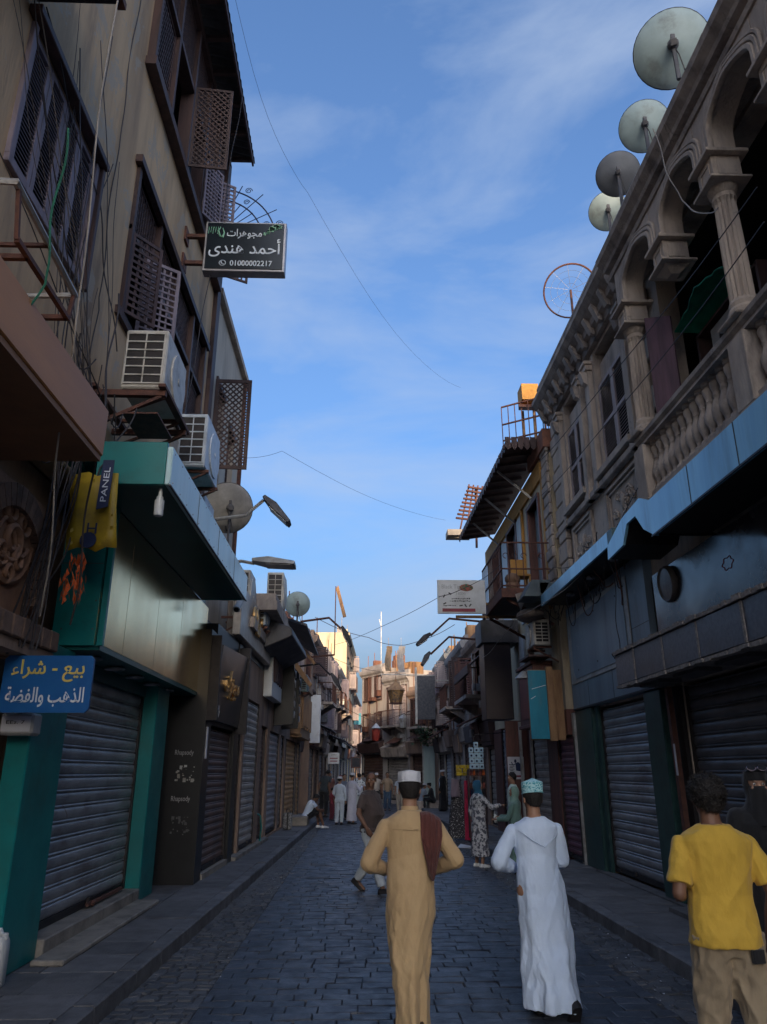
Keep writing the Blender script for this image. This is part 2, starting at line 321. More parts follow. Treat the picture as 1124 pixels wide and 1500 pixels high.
# ------------------------------------------------------------------ ground, road, gutters, kerbs, pavements
def struct(name, b, mat, label=None, **k):
    o = b.obj(name, mat, org=(0, 0, 0), **k); return tag(o, label, kind='structure')
def xkl(y): return -1.93 + .022 * (min(max(y, 4), 34) - 7)
def xkr(y): return 3.02
struct('ground', B().box(-300, 300, -200, 700, -.5, -.03), joint_m, 'dusty ground under the whole old town')
road = struct('road', B().add([(-3, -12, 0), (4, -12, 0), (4, 130, 0), (-3, 130, 0)], [(0, 1, 2, 3)]), joint_m, 'narrow stone paved market street running away between the shops')
def stone_verts(x0, x1, y0, y1, zb, zt, ch, jit=.004, jz=.004):
    r = random.uniform
    q = [(x0, y0), (x1, y0), (x1, y1), (x0, y1)]
    dz = [r(-jz, jz) for _ in range(4)]; s = [(-1, -1), (1, -1), (1, 1), (-1, 1)]
    v = [(x, y, zb) for x, y in q]; q = [(x + r(-jit, jit), y + r(-jit, jit)) for x, y in q]
    v += [(q[i][0], q[i][1], zt - ch * .8 + dz[i]) for i in range(4)]
    v += [(q[i][0] - s[i][0] * ch, q[i][1] - s[i][1] * ch, zt + dz[i]) for i in range(4)]
    f = [(8, 9, 10, 11)]
    for i in range(4):
        j = (i + 1) % 4; f += [(i, j, 4 + j, 4 + i), (4 + i, 4 + j, 8 + j, 8 + i)]
    return v, f
def variants(name, w, d, h, ch, mat, n=8, jit=.006, jz=.006):
    o = []
    for _ in range(n):
        b = B(); b.add(*stone_verts(-w / 2, w / 2, -d / 2, d / 2, -h, 0, ch, jit, jz)); me = b.mesh(name); me.materials.append(mat); o.append(me)
    return o
def stones(parent, name, rects, ztop, ch, mat, n_parts, h=.03, jit=.006, jz=.006, near=(6.2, 60)):
    """rects: (x0,x1,y0,y1). The n_parts nearest in view become parts, the rest one joined part"""
    vis = sorted([r for r in rects if r[2] >= near[0]], key=lambda r: r[2])[:n_parts]; vs_ = set(vis)
    w = sum(r[1] - r[0] for r in vis) / max(1, len(vis)); d = sum(r[3] - r[2] for r in vis) / max(1, len(vis))
    va = variants(name, w, d, h, ch, mat, jit=jit, jz=jz)
    for r in vis:
        o = bpy.data.objects.new(name, random.choice(va)); COL.objects.link(o); o.parent = parent
        o.location = ((r[0] + r[1]) / 2, (r[2] + r[3]) / 2, ztop(r) + random.uniform(-.004, .004)); o.scale = ((r[1] - r[0]) / w, (r[3] - r[2]) / d, 1)
        o.rotation_euler = (random.uniform(-.008, .008), random.uniform(-.008, .008), random.uniform(-.01, .01))
    b = B()
    for r in rects:
        if r not in vs_: b.add(*stone_verts(*r, ztop(r) - h, ztop(r) + random.uniform(-.004, .004), ch, jit, jz))
    if b.v: tag(b.obj(name + '_rows', mat, parent), kind='stuff')
XB0, XB1 = -1.26, 2.5
rects = []; y = 1.0; k = 0
while y < 50:
    d = random.uniform(.165, .195) * (1 if y < 30 else 1.5); x = XB0 - (0 if k % 2 else random.uniform(.1, .2)); k += 1
    while x < XB1 - .05:
        w = random.uniform(.24, .34); x1 = min(x + w, XB1)
        x0 = max(x, XB0)
        if x1 - x0 > .06: rects.append((x0 + .004, x1 - .004, y + .004, y + d - .004))
        x = x1
    y += d
stones(road, 'sett', rects, lambda r: .016, .006, sett_m, 300)
for side in (-1, 1):
    rects = []; y = 1.5
    g = struct('gutter', B().add([(min(xkl(0), 9) - .3, 1, .004), (XB0, 1, .004), (XB0, 46, .004), (xkl(46) - .05, 46, .004)] if side < 0 else [(XB1, 1, .004), (3.2, 1, .004), (3.2, 46, .004), (XB1, 46, .004)], [(0, 1, 2, 3)]), joint_m, 'strip of small dark cobbles along the %s kerb' % ('left' if side < 0 else 'right'))
    while y < 44:
        d = random.uniform(.085, .12) * (1 if y < 24 else 1.8)
        x, xe = (xkl(y), XB0) if side < 0 else (XB1, xkr(y))
        x -= random.uniform(0, .06)
        while x < xe - .03:
            w = random.uniform(.10, .19); a = max(x, xkl(y)) if side < 0 else max(x, XB1); e = min(x + w, xe)
            if e - a > .04: rects.append((a + .007, e - .007, y + .006, y + d - .006))
            x += w
        y += d
    stones(g, 'cobble', rects, lambda r: .013, .008, gutter_m, 290 if side < 0 else 220, jit=.012, jz=.007, near=(6.2, 50) if side < 0 else (7.2, 50))
# kerbs and pavements
for side in (-1, 1):
    ys = [1.0]
    while ys[-1] < 48: ys.append(ys[-1] + random.uniform(.75, 1.05))
    b = B(); pts = []
    if side < 0:
        pav = struct('pavement', B().add([(-3.4, -12, .13), (xkl(-12) - .1, -12, .13), (xkl(7) - .1, 7, .13), (xkl(34) - .1, 34, .13), (xkl(90) - .1, 120, .13), (-3.4, 120, .13)], [(0, 1, 2, 3, 4, 5)]), joint_m, 'raised stone pavement in front of the left row of shops')
    else:
        pav = struct('pavement', B().add([(3.1, -12, .13), (4.6, -12, .13), (4.6, 120, .13), (3.1, 120, .13)], [(0, 1, 2, 3)]), joint_m, 'raised stone pavement in front of the right row of shops')
    kb = tag(thing('kerb', 'worn stone kerb edging the %s pavement' % ('left' if side < 0 else 'right'), None, (0, 0, 0)), kind='structure')
    tail = B()
    for i in range(len(ys) - 1):
        y0, y1 = ys[i], ys[i + 1]; x = xkl(y0) if side < 0 else xkr(y0); x2 = xkl(y1) if side < 0 else xkr(y1)
        b = tail if y0 > 40 else B()
        w = -.16 if side < 0 else .16; ch = .014 if side < 0 else -.014
        zt = .152 + random.uniform(-.006, .006); g = .006
        b.loft([[(x, y0 + g, -.02), (x, y0 + g, zt - .014), (x - ch, y0 + g, zt), (x + w, y0 + g, zt), (x + w, y0 + g, -.02)],
                [(x2, y1 - g, -.02), (x2, y1 - g, zt - .014), (x2 - ch, y1 - g, zt), (x2 + w, y1 - g, zt), (x2 + w, y1 - g, -.02)]])
        if b is not tail: b.obj('kerb_stone', kerb_m, kb)
    tail.obj('kerb_run', kerb_m, kb)
    rects = []; y = 1.2
    while y < 44:
        d = random.uniform(.55, .7)
        a, e = (-3.3, xkl(y) - .165) if side < 0 else (xkr(y) + .165, 4.45)
        n = 2; cuts = [a] + [a + (e - a) * (j + 1) / n + random.uniform(-.08, .08) for j in range(n - 1)] + [e]
        for j in range(n): rects.append((cuts[j] + .004, cuts[j + 1] - .004, y + .004, y + d - .004))
        y += d
    stones(pav, 'paving_slab', rects, lambda r: .15, .004, slab_m, 110, jit=.003, jz=.003, near=(5, 60))
# street litter lying about: scraps of paper and grit
b = B()
for _ in range(260):
    y = random.uniform(6, 30); x = random.choice([random.uniform(xkl(y) + .03, XB0 + .1), random.uniform(XB1 - .1, 2.98), random.uniform(XB1 - .1, 2.98)]); s = random.uniform(.003, .014); a = random.uniform(0, 6.3); z = .026
    c, q = math.cos(a) * s, math.sin(a) * s
    b.add([(x + c, y + q, z), (x - q, y + c, z + s * .4), (x - c, y - q, z + .002), (x + q, y - c, z + s * .6)], [(0, 1, 2, 3)])
tag(b.obj('litter', paper, org=(0, 0, 0)), 'small scraps of paper scattered along both gutters', kind='stuff')

def puddle(label, x, y, rx, ry, seed):
    random.seed(seed); b = B(); n = 40; ring = []
    for i in range(n):
        a = 2 * math.pi * i / n; r = 1 + .35 * mnoise.noise(Vector((math.cos(a) * 1.7 + seed, math.sin(a) * 1.7, 0))) + .15 * mnoise.noise(Vector((math.cos(a) * 5 + seed, math.sin(a) * 5, 3))); ring.append((x + rx * r * math.cos(a), y + ry * r * math.sin(a), .0215))
    b.add(ring, [tuple(range(n))]); tag(b.obj('puddle', wet_m, org=(0, 0, 0)), label, kind='structure')
wet_m = M('wet_film', (.016, .018, .022), (.024, .026, .03), .34, scale=6, bump=.08, bscale=30)
puddle('thin dark spill of water across the stones near the walking man', -.45, 14.6, .55, .06, 1); puddle('second thin spill of water on the stones', -.30, 15.2, .42, .05, 4); puddle('third thin spill of water on the stones', -.5, 13.9, .35, .035, 7)

# ------------------------------------------------------------------ kit of street-front parts
FL = F(-3.2, 0, 0, 1, 1, 0)            # left upper walls, facing the street
FS = F(-2.55 - .018 * 12.8, 0, .018, 1, 1, -.018)   # left shop fronts further on
FR = F(4.4, 0, 0, 1, -1, 0)            # right house
def wall(b, f, u0, u1, z0, z1, holes=(), depth=.3, d=0.):
    us = sorted({u0, u1, *[h[0] for h in holes], *[h[1] for h in holes]}); zs = sorted({z0, z1, *[h[2] for h in holes], *[h[3] for h in holes]})
    us = [u for u in us if u0 <= u <= u1]; zs = [z for z in zs if z0 <= z <= z1]
    for i in range(len(us) - 1):
        for j in range(len(zs) - 1):
            cu, cz = (us[i] + us[i + 1]) / 2, (zs[j] + zs[j + 1]) / 2
            if any(h[0] < cu < h[1] and h[2] < cz < h[3] for h in holes): continue
            b.fb(f, us[i], us[i + 1], d - depth, d, zs[j], zs[j + 1])
def shell(f, u0, u1, z0, z1, holes=(), back=4., depth=.3, roof=True):
    """a house body: pierced front wall, solid sides and back, dark inside"""
    b = B(); wall(b, f, u0, u1, z0, z1, holes, depth)
    b.fb(f, u0, u0 + .2, -back, -depth - .002, z0, z1); b.fb(f, u1 - .2, u1, -back, -depth - .002, z0, z1)
    b.fb(f, u0 + .202, u1 - .202, -back, -back + .2, z0, z1)
    if roof: b.fb(f, u0 + .202, u1 - .202, -back + .202, -depth - .002, z1 - .3, z1 - .1)
    return b
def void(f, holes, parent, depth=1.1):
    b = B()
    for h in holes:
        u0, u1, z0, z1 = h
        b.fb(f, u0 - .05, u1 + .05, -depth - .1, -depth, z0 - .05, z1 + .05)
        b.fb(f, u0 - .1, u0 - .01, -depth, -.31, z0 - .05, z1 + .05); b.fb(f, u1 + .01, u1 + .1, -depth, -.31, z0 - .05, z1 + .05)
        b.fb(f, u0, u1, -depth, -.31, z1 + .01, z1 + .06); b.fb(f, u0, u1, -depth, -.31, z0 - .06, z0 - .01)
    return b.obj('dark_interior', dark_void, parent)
def lattice(b, f, u0, u1, d, z0, z1, step=.12, w=.022, fr=.05, th=.03, diag=True, leaf=None):
    """framed wooden lattice; leaf=(origin u, d, direction) turns it into an open leaf"""
    def P(u, z, o): return leaf(u, z, o) if leaf else f.P(u, d + o, z)
    def bx(ua, ub, za, zb, o0, o1):
        b.hexa([P(ua, za, o0), P(ub, za, o0), P(ub, za, o1), P(ua, za, o1), P(ua, zb, o0), P(ub, zb, o0), P(ub, zb, o1), P(ua, zb, o1)])
    bx(u0, u1, z0, z0 + fr, 0, th); bx(u0, u1, z1 - fr, z1, 0, th); bx(u0, u0 + fr, z0 + fr, z1 - fr, .001, th - .001); bx(u1 - fr, u1, z0 + fr, z1 - fr, .001, th - .001)
    ua, ub, za, zb = u0 + fr, u1 - fr, z0 + fr, z1 - fr; W, H = ub - ua, zb - za
    def strip(p, q, o):
        p, q = Vector(p), Vector(q); t = (q - p).normalized(); n = Vector((-t.y, t.x)) * (w / 2)
        c = [p - n, q - n, q + n, p + n]
        b.hexa([P(x.x, x.y, o) for x in c] + [P(x.x, x.y, o + th * .35) for x in c])
    if diag:
        for s in (0, 1):
            k = -H
            while k < W:
                k += step
                x0, x1 = max(0, k), min(W, k + H)
                if x1 - x0 > .02:
                    a, c = (x0, x0 - k), (x1, x1 - k)
                    if s: a, c = (W - x0, a[1]), (W - x1, c[1])
                    strip((ua + a[0], za + a[1]), (ua + c[0], za + c[1]), th * (.1 + .4 * s))
    else:
        n = max(2, round(W / step))
        for i in range(1, n): strip((ua + W * i / n, za), (ua + W * i / n, zb), th * .1)
        n = max(2, round(H / step))
        for i in range(1, n): strip((ua, za + H * i / n), (ub, za + H * i / n), th * .5)
def louver_leaf(b, P, u0, u1, z0, z1, pitch=.055, fr=.06, th=.035, mid=None):
    """P(u, z, o): one louvred leaf"""
    def bx(ua, ub, za, zb, o0, o1):
        b.hexa([P(ua, za, o0), P(ub, za, o0), P(ub, za, o1), P(ua, za, o1), P(ua, zb, o0), P(ub, zb, o0), P(ub, zb, o1), P(ua, zb, o1)])
    bx(u0, u0 + fr, z0, z1, 0, th); bx(u1 - fr, u1, z0, z1, 0, th); bx(u0 + fr, u1 - fr, z0, z0 + fr, .001, th - .001); bx(u0 + fr, u1 - fr, z1 - fr, z1, .001, th - .001)
    mids = [mid] if mid else []
    for m in mids: bx(u0 + fr, u1 - fr, m - fr / 2, m + fr / 2, .001, th - .001)
    z = z0 + fr + .01
    while z < z1 - fr - pitch * .7:
        if not any(abs(z + pitch / 2 - m) < fr * .6 + pitch * .3 for m in mids):
            a, c = (u0 + fr, u1 - fr)
            b.hexa([P(a, z, th * .8), P(c, z, th * .8), P(c, z + .006, th * .85), P(a, z + .006, th * .85), P(a, z + pitch * .62, th * .05), P(c, z + pitch * .62, th * .05), P(c, z + pitch * .62 + .006, th * .1), P(a, z + pitch * .62 + .006, th * .1)])
        z += pitch
    return b
def shutter(f, u0, u1, z0, z1, parent, mat, pitch=.15, d=-.02, rail=metal_dark, box=True, fine=False):
    """roller shutter: guide rails and bottom bar as one part, every slat a sub-part"""
    fr = B(); w = .05
    fr.fb(f, u0 - w, u0, d - .03, d + .045, z0, z1); fr.fb(f, u1, u1 + w, d - .03, d + .045, z0, z1)
    fr.fb(f, u0, u1, d - .01, d + .035, z0, z0 + .07)
    fr.fb(f, u0 + .1, u0 + .28, d + .035, d + .055, z0 + .02, z0 + .05); fr.fb(f, u1 - .28, u1 - .1, d + .035, d + .055, z0 + .02, z0 + .05)
    if (u1 - u0) > .8:
        m = (u0 + u1) / 2 + .2; fr.fb(f, m - .06, m + .06, d + .035, d + .065, z0 + .04, z0 + .1)
    part = fr.obj('roller_shutter', rail, parent)
    org = ORG[part.name]
    n = max(2, int((z1 - z0 - .07) / pitch)); p = (z1 - z0 - .07) / n
    prof = [(-.03, 0), (.004, .0), (.014, .10), (.019, .36), (.016, .64), (.006, .72), (-.008, .75), (-.008, .79), (.010, .83), (.012, .90), (.004, .97), (-.03, .97)] if not fine else [(-.03, 0), (.002, 0), (.014, .25), (.014, .6), (.002, .86), (-.012, .9), (-.03, .9)]
    b = B(); k = p / .15 if p < .15 else 1
    def ring(u): return [f.P(u, d + q[0] * k, q[1] * p) for q in prof]
    m = 6 if (u1 - u0) > 1.5 and p > .1 else 1
    rings = [ring(u0 + (u1 - u0) * i / m) for i in range(m + 1)]
    if m > 1:
        for i in range(1, m):
            j = random.uniform(-.005, .005); rings[i] = [f.P(u0 + (u1 - u0) * i / m, d + q[0] * k + j, q[1] * p) for q in prof]
    b.loft(rings)
    me = b.mesh('slat', (org[0], org[1], 0)); me.materials.append(mat); me.shade_smooth(); me.set_sharp_from_angle(angle=R(40))
    for i in range(n):
        link('slat', me, None, part, org, loc=(random.uniform(-.002, .002), 0, z0 + .07 + i * p - org[2]))
    return part
def ac_unit(label, at, w=.85, h=.62, dep=.34, ax='x', mat=ac_white, group='air conditioner units hung on the house fronts', fan=True, grille_end=True, bracket=True):
    """outdoor unit; the long side runs along y (against a side wall), the fan looks along ax (+1/-1 on x)"""
    s = 1 if ax == 'x' else -1
    x, y, z = at
    t = thing('air_conditioner', label, 'air conditioner', at, group)
    b = B().box(x - dep / 2, x + dep / 2, y - w / 2, y + w / 2, z, z + h); b.obj('case', mat, t, bevel=.02)
    fx = x + s * dep / 2; cy = y + w * .1; r = h * .40; cz = z + h / 2
    fn = B(); fn.lathe([(r, 0), (r + .015, .0), (r + .015, .02), (r, .02)], (fx, cy, cz), 20, (s, 0, 0)); fn.obj('fan_ring', mat, t)
    gr = B()
    for k in range(1, 6):
        rr = r * k / 6; P_ = [(fx + s * .014, cy + rr * math.cos(a), cz + rr * math.sin(a)) for a in [2 * math.pi * i / 18 for i in range(19)]]; gr.tube(P_, .005, 3)
    for k in range(8):
        a = math.pi * 2 * k / 8 + .2; gr.bar((fx + s * .014, cy + .05 * math.cos(a), cz + .05 * math.sin(a)), (fx + s * .014, cy + r * math.cos(a), cz + r * math.sin(a)), .008)
    gr.lathe([(.05, 0), (.045, .02)], (fx + s * .008, cy, cz), 10, (s, 0, 0)); gr.obj('fan_grille', mat, t)
    B().lathe([(r, -.001), (r, .004)], (fx, cy, cz), 20, (s, 0, 0)).obj('fan_opening', metal_dark, t)
    # condenser grille on the end that faces the photographer
    g = B(); y0 = y - w / 2
    g.box(x - dep / 2 + .035, x + dep / 2 - .035, y0 - .004, y0 + .01, z + .06, z + h - .06); g.obj('condenser_fins', metal_dark, t)
    g = B()
    nb = 6
    for i in range(nb + 1):
        zz = z + .06 + (h - .12) * i / nb; g.box(x - dep / 2 + .03, x + dep / 2 - .03, y0 - .018, y0 - .006, zz - .008, zz + .008)
    for i in range(3):
        xx = x - dep / 2 + .035 + (dep - .07) * i / 2; g.box(xx - .008, xx + .008, y0 - .022, y0 - .0185, z + .05, z + h - .05)
    g.obj('guard_grille', mat, t)
    if bracket:
        for yy in (y - w * .36, y + w * .36):
            k = B(); k.box(x - dep / 2 - .25 * (s > 0), x + dep / 2 + .04, yy - .02, yy + .02, z - .05, z - .004)
            k.bar((x + s * dep / 2, yy, z - .05), (x - s * (dep / 2 + .2), yy, z - .35), .03)
            k.obj('wall_bracket', metal_rust, t)
    return t
def dish(label, at, r, aim, mat=dish_pale, arm=True, group='satellite dishes', back=False, mast=.5):
    c = Vector(at); a = Vector(aim).normalized(); q = Vector((0, 0, 1)).rotation_difference(a)
    t = thing('satellite_dish', label, 'satellite dish', (at[0], at[1], at[2] - r - mast), group)
    prof = [(r * .04, .0), (r * .35, r * .03), (r * .7, r * .12), (r * .97, r * .235), (r, r * .26), (r * 1.02, r * .25), (r * 1.0, r * .225), (r * .7, r * .095), (r * .35, r * .005), (r * .04, -.03)]
    B().lathe(prof, c, 28, a).obj('reflector', mat, t, smooth=50)
    rim = B(); rim.tube([c + q @ Vector((r * 1.01 * math.cos(x), r * 1.01 * math.sin(x), r * .25)) for x in [2 * math.pi * i / 32 for i in range(33)]], r * .02, 5); rim.obj('rim', metal_dark, t)
    m = B(); base = c - a * (r * .12)
    m.ell(base, (r * .16, r * .16, r * .16), 8, 6); m.bar(c, base - a * .1, r * .16)
    m.tube([base, (base.x, base.y, at[2] - r - mast)], .028, 6)
    m.bar(base + Vector((0, 0, r * .3)), base - Vector((0, 0, r * .2)), .07, .05)
    m.obj('mount', sheet_grey, t)
    w = B(); w.tube([base + Vector((0, 0, -.02)), base + Vector((.06 * r, -.05, -r * .5)), base + Vector((.2 * r, -.02, -r * 1.1)), (base.x + .3 * r, base.y, at[2] - r - mast)], .008, 4); w.obj('lead', cable_m, t)
    if arm:
        l = B(); f = c + a * (r * 1.05) - Vector((0, 0, r * .15))
        l.tube([c - Vector((0, 0, r * .95)) + a * r * .2, f], .015, 5); l.lathe([(.03, -.06), (.045, 0), (.045, .05), (.02, .07)], f, 8, a)
        l.obj('feed_arm', metal_dark, t)
    return t
def cable(label, pts, sag=.3, r=.008, mat=cable_m, group=None, n=14, name='cable'):
    b = B(); P_ = []
    for i in range(len(pts) - 1):
        p, q = Vector(pts[i]), Vector(pts[i + 1])
        for j in range(n + (i == len(pts) - 2)):
            x = j / n; v = p.lerp(q, x); v.z -= sag * 4 * x * (1 - x); v.x += .02 * math.sin(9 * x + i); P_.append(v)
    b.tube(P_, r, 5)
    return tag(b.obj(name, mat, smooth=60), label, 'cable', group)
def lamp_arm(label, root, tip, mat=metal_rust, head=(.26, .42), head_mat=metal_dark, group='floodlights on arms over the street', tilt=.5):
    a, e = Vector(root), Vector(tip); mid = Vector((a.x + (e.x - a.x) * .7, a.y, a.z + .12))
    t = thing('street_lamp', label, 'street lamp', root, group)
    B().tube([a, mid, e], .035, 6).obj('arm', mat, t)
    dx = 1 if e.x > a.x else -1
    X = Vector((dx * math.cos(tilt), 0, -math.sin(tilt))); Zu = Vector((dx * math.sin(tilt), 0, math.cos(tilt))); Y_ = Vector((0, 1, 0))
    w, l = head
    def q(i, j, k): return e + X * i + Y_ * j + Zu * k
    b = B(); b.loft([[q(-.04, -w * .3, .02), q(-.04, w * .3, .02), q(-.04, w * .25, .09), q(-.04, -w * .25, .09)], [q(l * .35, -w / 2, -.03), q(l * .35, w / 2, -.03), q(l * .35, w * .35, .13), q(l * .35, -w * .35, .13)], [q(l, -w / 2, -.03), q(l, w / 2, -.03), q(l, w * .4, .05), q(l, -w * .4, .05)]])
    b.obj('lamp_head', head_mat, t, bevel=.01)
    b = B(); b.hexa([q(l * .3, -w * .4, -.045), q(l * .94, -w * .4, -.045), q(l * .94, w * .4, -.045), q(l * .3, w * .4, -.045), q(l * .3, -w * .4, -.032), q(l * .94, -w * .4, -.032), q(l * .94, w * .4, -.032), q(l * .3, w * .4, -.032)]); b.obj('lens', alu, t)
    return t
def awning_roof(b, f, u0, u1, d0, d1, z0, z1, step=.16, amp=.035):
    """corrugated sheet from the wall (d0, z0) out to (d1, z1)"""
    n = max(2, int((u1 - u0) / step)) * 4; top = []
    for i in range(n + 1):
        u = u0 + (u1 - u0) * i / n; o = amp * math.sin(i * math.pi / 2)
        top.append((u, o))
    b.loft([[f.P(u, d0, z0 + o) for u, o in top] + [f.P(u, d0, z0 + o - .012) for u, o in top[::-1]], [f.P(u, d1, z1 + o) for u, o in top] + [f.P(u, d1, z1 + o - .012) for u, o in top[::-1]]])
    return b

# ------------------------------------------------------------------ LEFT: tall beige house
H1 = [(5.35, 7.08, 7.0, 8.6), (8.4, 13.2, 7.5, 9.85), (8.3, 13.75, 11.65, 14.9)]
lh = thing('beige_house', 'tall beige plaster house with dark mashrabiya windows above the teal shopfront', 'house', (-3.2, 5, 0))
shell(FL, -1.5, 13.9, 4.9, 15.25, H1, back=6).obj('wall', plaster, lh)
b = B(); b.fb(FL, -1.5, 12.7, -5.9, -.32, 0, 4.89); b.obj('ground_floor', plaster_brown, lh)
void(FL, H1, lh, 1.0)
b = B(); b.fb(FL, 13.62, 13.93, .003, .09, 4.9, 15.2); b.obj('corner_board', wood_dark, lh)
# louvred grey window
w = B(); u0, u1, z0, z1 = H1[0]
w.fb(FL, u0 - .06, u1 + .06, -.1, .05, z0 - .09, z0); w.fb(FL, u0 - .06, u0 + .02, -.1, .045, z0, z1); w.fb(FL, u1 - .02, u1 + .06, -.1, .045, z0, z1)
win = w.obj('window', louver, lh, bevel=.006)
for i in range(4):
    a = u0 + .03 + i * (u1 - u0 - .06) / 4; e = a + (u1 - u0 - .06) / 4 - .012
    louver_leaf(B(), lambda u, z, o: FL.P(u, -.03 + o, z), a, e, z0 + .01, z1 - .02, pitch=.05, fr=.065).obj('shutter_leaf', louver, win)
b = B(); b.fb(FL, u0 - .16, u1 + .14, .002, .13, z1 + .01, z1 + .10); b.fb(FL, u1 + .07, u1 + .14, .002, .09, z0 - .1, z1 + .008); b.obj('window_hood', wood_dark, lh, bevel=.008)
# lower mashrabiya: a strip of lattice over dark openings with leaves standing open
m = B(); m.fb(FL, 8.3, 13.3, -.12, .10, 9.85, 9.97); m.fb(FL, 8.3, 13.3, -.12, .06, 7.38, 7.5)
for u in (8.4, 9.6, 10.8, 12.0, 13.12): m.fb(FL, u, u + .09, -.12, .055, 7.5, 9.848)
m.fb(FL, 8.4, 13.2, -.1, .04, 8.78, 8.86)
mash = m.obj('mashrabiya', wood_dark, lh)
for i, u in enumerate((8.5, 9.7, 10.9, 12.1)):
    b = B(); lattice(b, FL, u, u + 1.09, -.06, 8.88, 9.83, step=.13, w=.032); b.obj('lattice_panel', wood_dark, mash)
b = B(); lattice(b, FL, 10.9, 11.99, -.06, 7.55, 8.76, step=.13, w=.032); b.obj('lattice_panel', wood_dark, mash)
b = B(); lattice(b, FL, 12.1, 13.15, -.06, 7.55, 8.76, step=.13, w=.032); b.obj('lattice_panel', wood_dark, mash)
def leaf_at(uh, dh, ang):
    c, s = math.cos(R(ang)), math.sin(R(ang))
    return lambda u, z, o: FL.P(uh + u * c - o * s, dh + u * s + o * c, z)
b = B(); lattice(b, FL, 0, .56, 0, 7.52, 8.8, step=.1, w=.03, leaf=leaf_at(9.05, .02, 55), diag=False); b.obj('open_leaf', louver, mash)
b = B(); lattice(b, FL, 0, .5, 0, 7.52, 8.8, step=.1, w=.04, leaf=leaf_at(8.5, .02, 38), diag=False); b.obj('open_leaf', wood_dark, mash)
# upper mashrabiya bay
m = B(); m.fb(FL, 8.15, 13.61, -.12, .16, 11.5, 11.65); m.fb(FL, 8.15, 13.61, -.12, .14, 14.9, 15.1); m.fb(FL, 8.2, 13.61, -.1, .12, 13.35, 13.45)
for u in (8.2, 9.2, 10.3, 11.4, 12.5, 13.52): m.fb(FL, u, u + .09, -.12, .118, 11.65, 14.898)
mash2 = m.obj('mashrabiya', wood_dark, lh)
for u in (8.3, 9.3, 10.4, 11.5, 12.6):
    b = B(); lattice(b, FL, u, u + .9 + (u > 9) * .1, .02, 13.46, 14.88, step=.13, w=.032); b.obj('lattice_panel', wood_dark, mash2)
b = B(); lattice(b, FL, 8.3, 9.19, .02, 11.68, 13.34, step=.1, w=.032, diag=False); b.obj('lattice_panel', wood_dark, mash2)
b = B(); lattice(b, FL, 12.6, 13.5, .02, 11.68, 13.34, step=.1, w=.032, diag=False); b.obj('lattice_panel', wood_dark, mash2)
b = B(); lattice(b, FL, 0, .66, 0, 11.7, 13.5, step=.115, w=.03, leaf=leaf_at(10.32, .14, 84)); b.obj('open_leaf', wood_dark, mash2)
for uh, an in ((11.45, 28), (11.95, 60)):
    b = B(); lattice(b, FL, 0, .52, 0, 11.7, 13.0, step=.09, w=.036, leaf=leaf_at(uh, .14, an), diag=False); b.obj('open_leaf', louver, mash2)
b = B(); lattice(b, FL, 0, .6, 0, 11.8, 13.2, step=.09, w=.036, leaf=leaf_at(13.45, .14, 62), diag=False); b.obj('open_leaf', wood_dark, mash2)
b = B(); b.fb(FL, 9.3, 10.3, -.25, -.2, 11.7, 13.3); b.fb(FL, 11.5, 12.4, -.25, -.2, 11.7, 13.3); b.obj('window_glass', granite, mash2)
# corrugated eave
b = B(); awning_roof(b, FL, 2, 13.75, -.1, .66, 15.36, 15.14, step=.2, amp=.03); b.obj('eave', sheet_grey, lh)
b = B(); b.fb(FL, 2, 13.7, .6, .64, 15.0, 15.12)
for i in range(16): b.fb(FL, 2.3 + i * .75, 2.38 + i * .75, .01, .6, 15.04 , 15.13)
b.obj('eave_rafters', wood_dark, lh)
# balcony at the very top left of the view
bal = thing('balcony', 'dark underside of a small balcony jutting out beside the grey louvred window', 'balcony', (-2.8, 4.5, 8.85))
B().fb(FL, 2.6, 5.3, .004, .8, 8.85, 9.0).obj('slab', metal_dark, bal, bevel=.01)
b = B(); b.fb(FL, 2.6, 5.3, .74, .8, 9.002, 9.9); b.fb(FL, 5.24, 5.3, .01, .738, 9.002, 9.9); b.obj('parapet', plaster_brown, bal)
B().fb(FL, 2.55, 5.36, .76, .84, 8.86, 8.94).obj('edge_pipe', metal_rust, bal)
# second house, cream, behind the first
h2 = [(14.6, 15.6, 7.6, 9.9), (16.3, 17.2, 7.4, 9.6)]
lb = thing('cream_house', 'narrow cream house with an open lattice leaf, behind the tall beige house', 'house', (-3.2, 16, 0))
b = shell(FL, 13.96, 18.4, 0, 11.7, h2, back=6)
b.obj('wall', plaster_pale, lb)
B().fb(FL, 13.95, 18.45, -.05, .12, 11.702, 11.86).obj('coping', stone_old, lb)
B().fb(FL, 17.9, 18.0, .002, .09, 4.5, 11.7).obj('downpipe', metal_rust, lb)
void(FL, h2, lb)
for hh in h2:
    b = B(); b.fb(FL, hh[0] - .05, hh[1] + .05, -.05, .05, hh[3], hh[3] + .1); b.fb(FL, hh[0] - .05, hh[1] + .05, -.05, .06, hh[2] - .08, hh[2])
    wd = b.obj('window', wood_dark, lb)
    g = B(); lattice(g, FL, hh[0] + .02, hh[1] - .02, -.15, hh[2] + .02, hh[3] - .02, step=.14, w=.03); g.obj('lattice_panel', wood_dark, wd)
b = B(); lattice(b, FL, 0, .78, 0, 7.75, 9.85, step=.13, w=.032, fr=.08, leaf=leaf_at(14.45, .02, 88)); b.obj('open_leaf', wood_dark, lb)
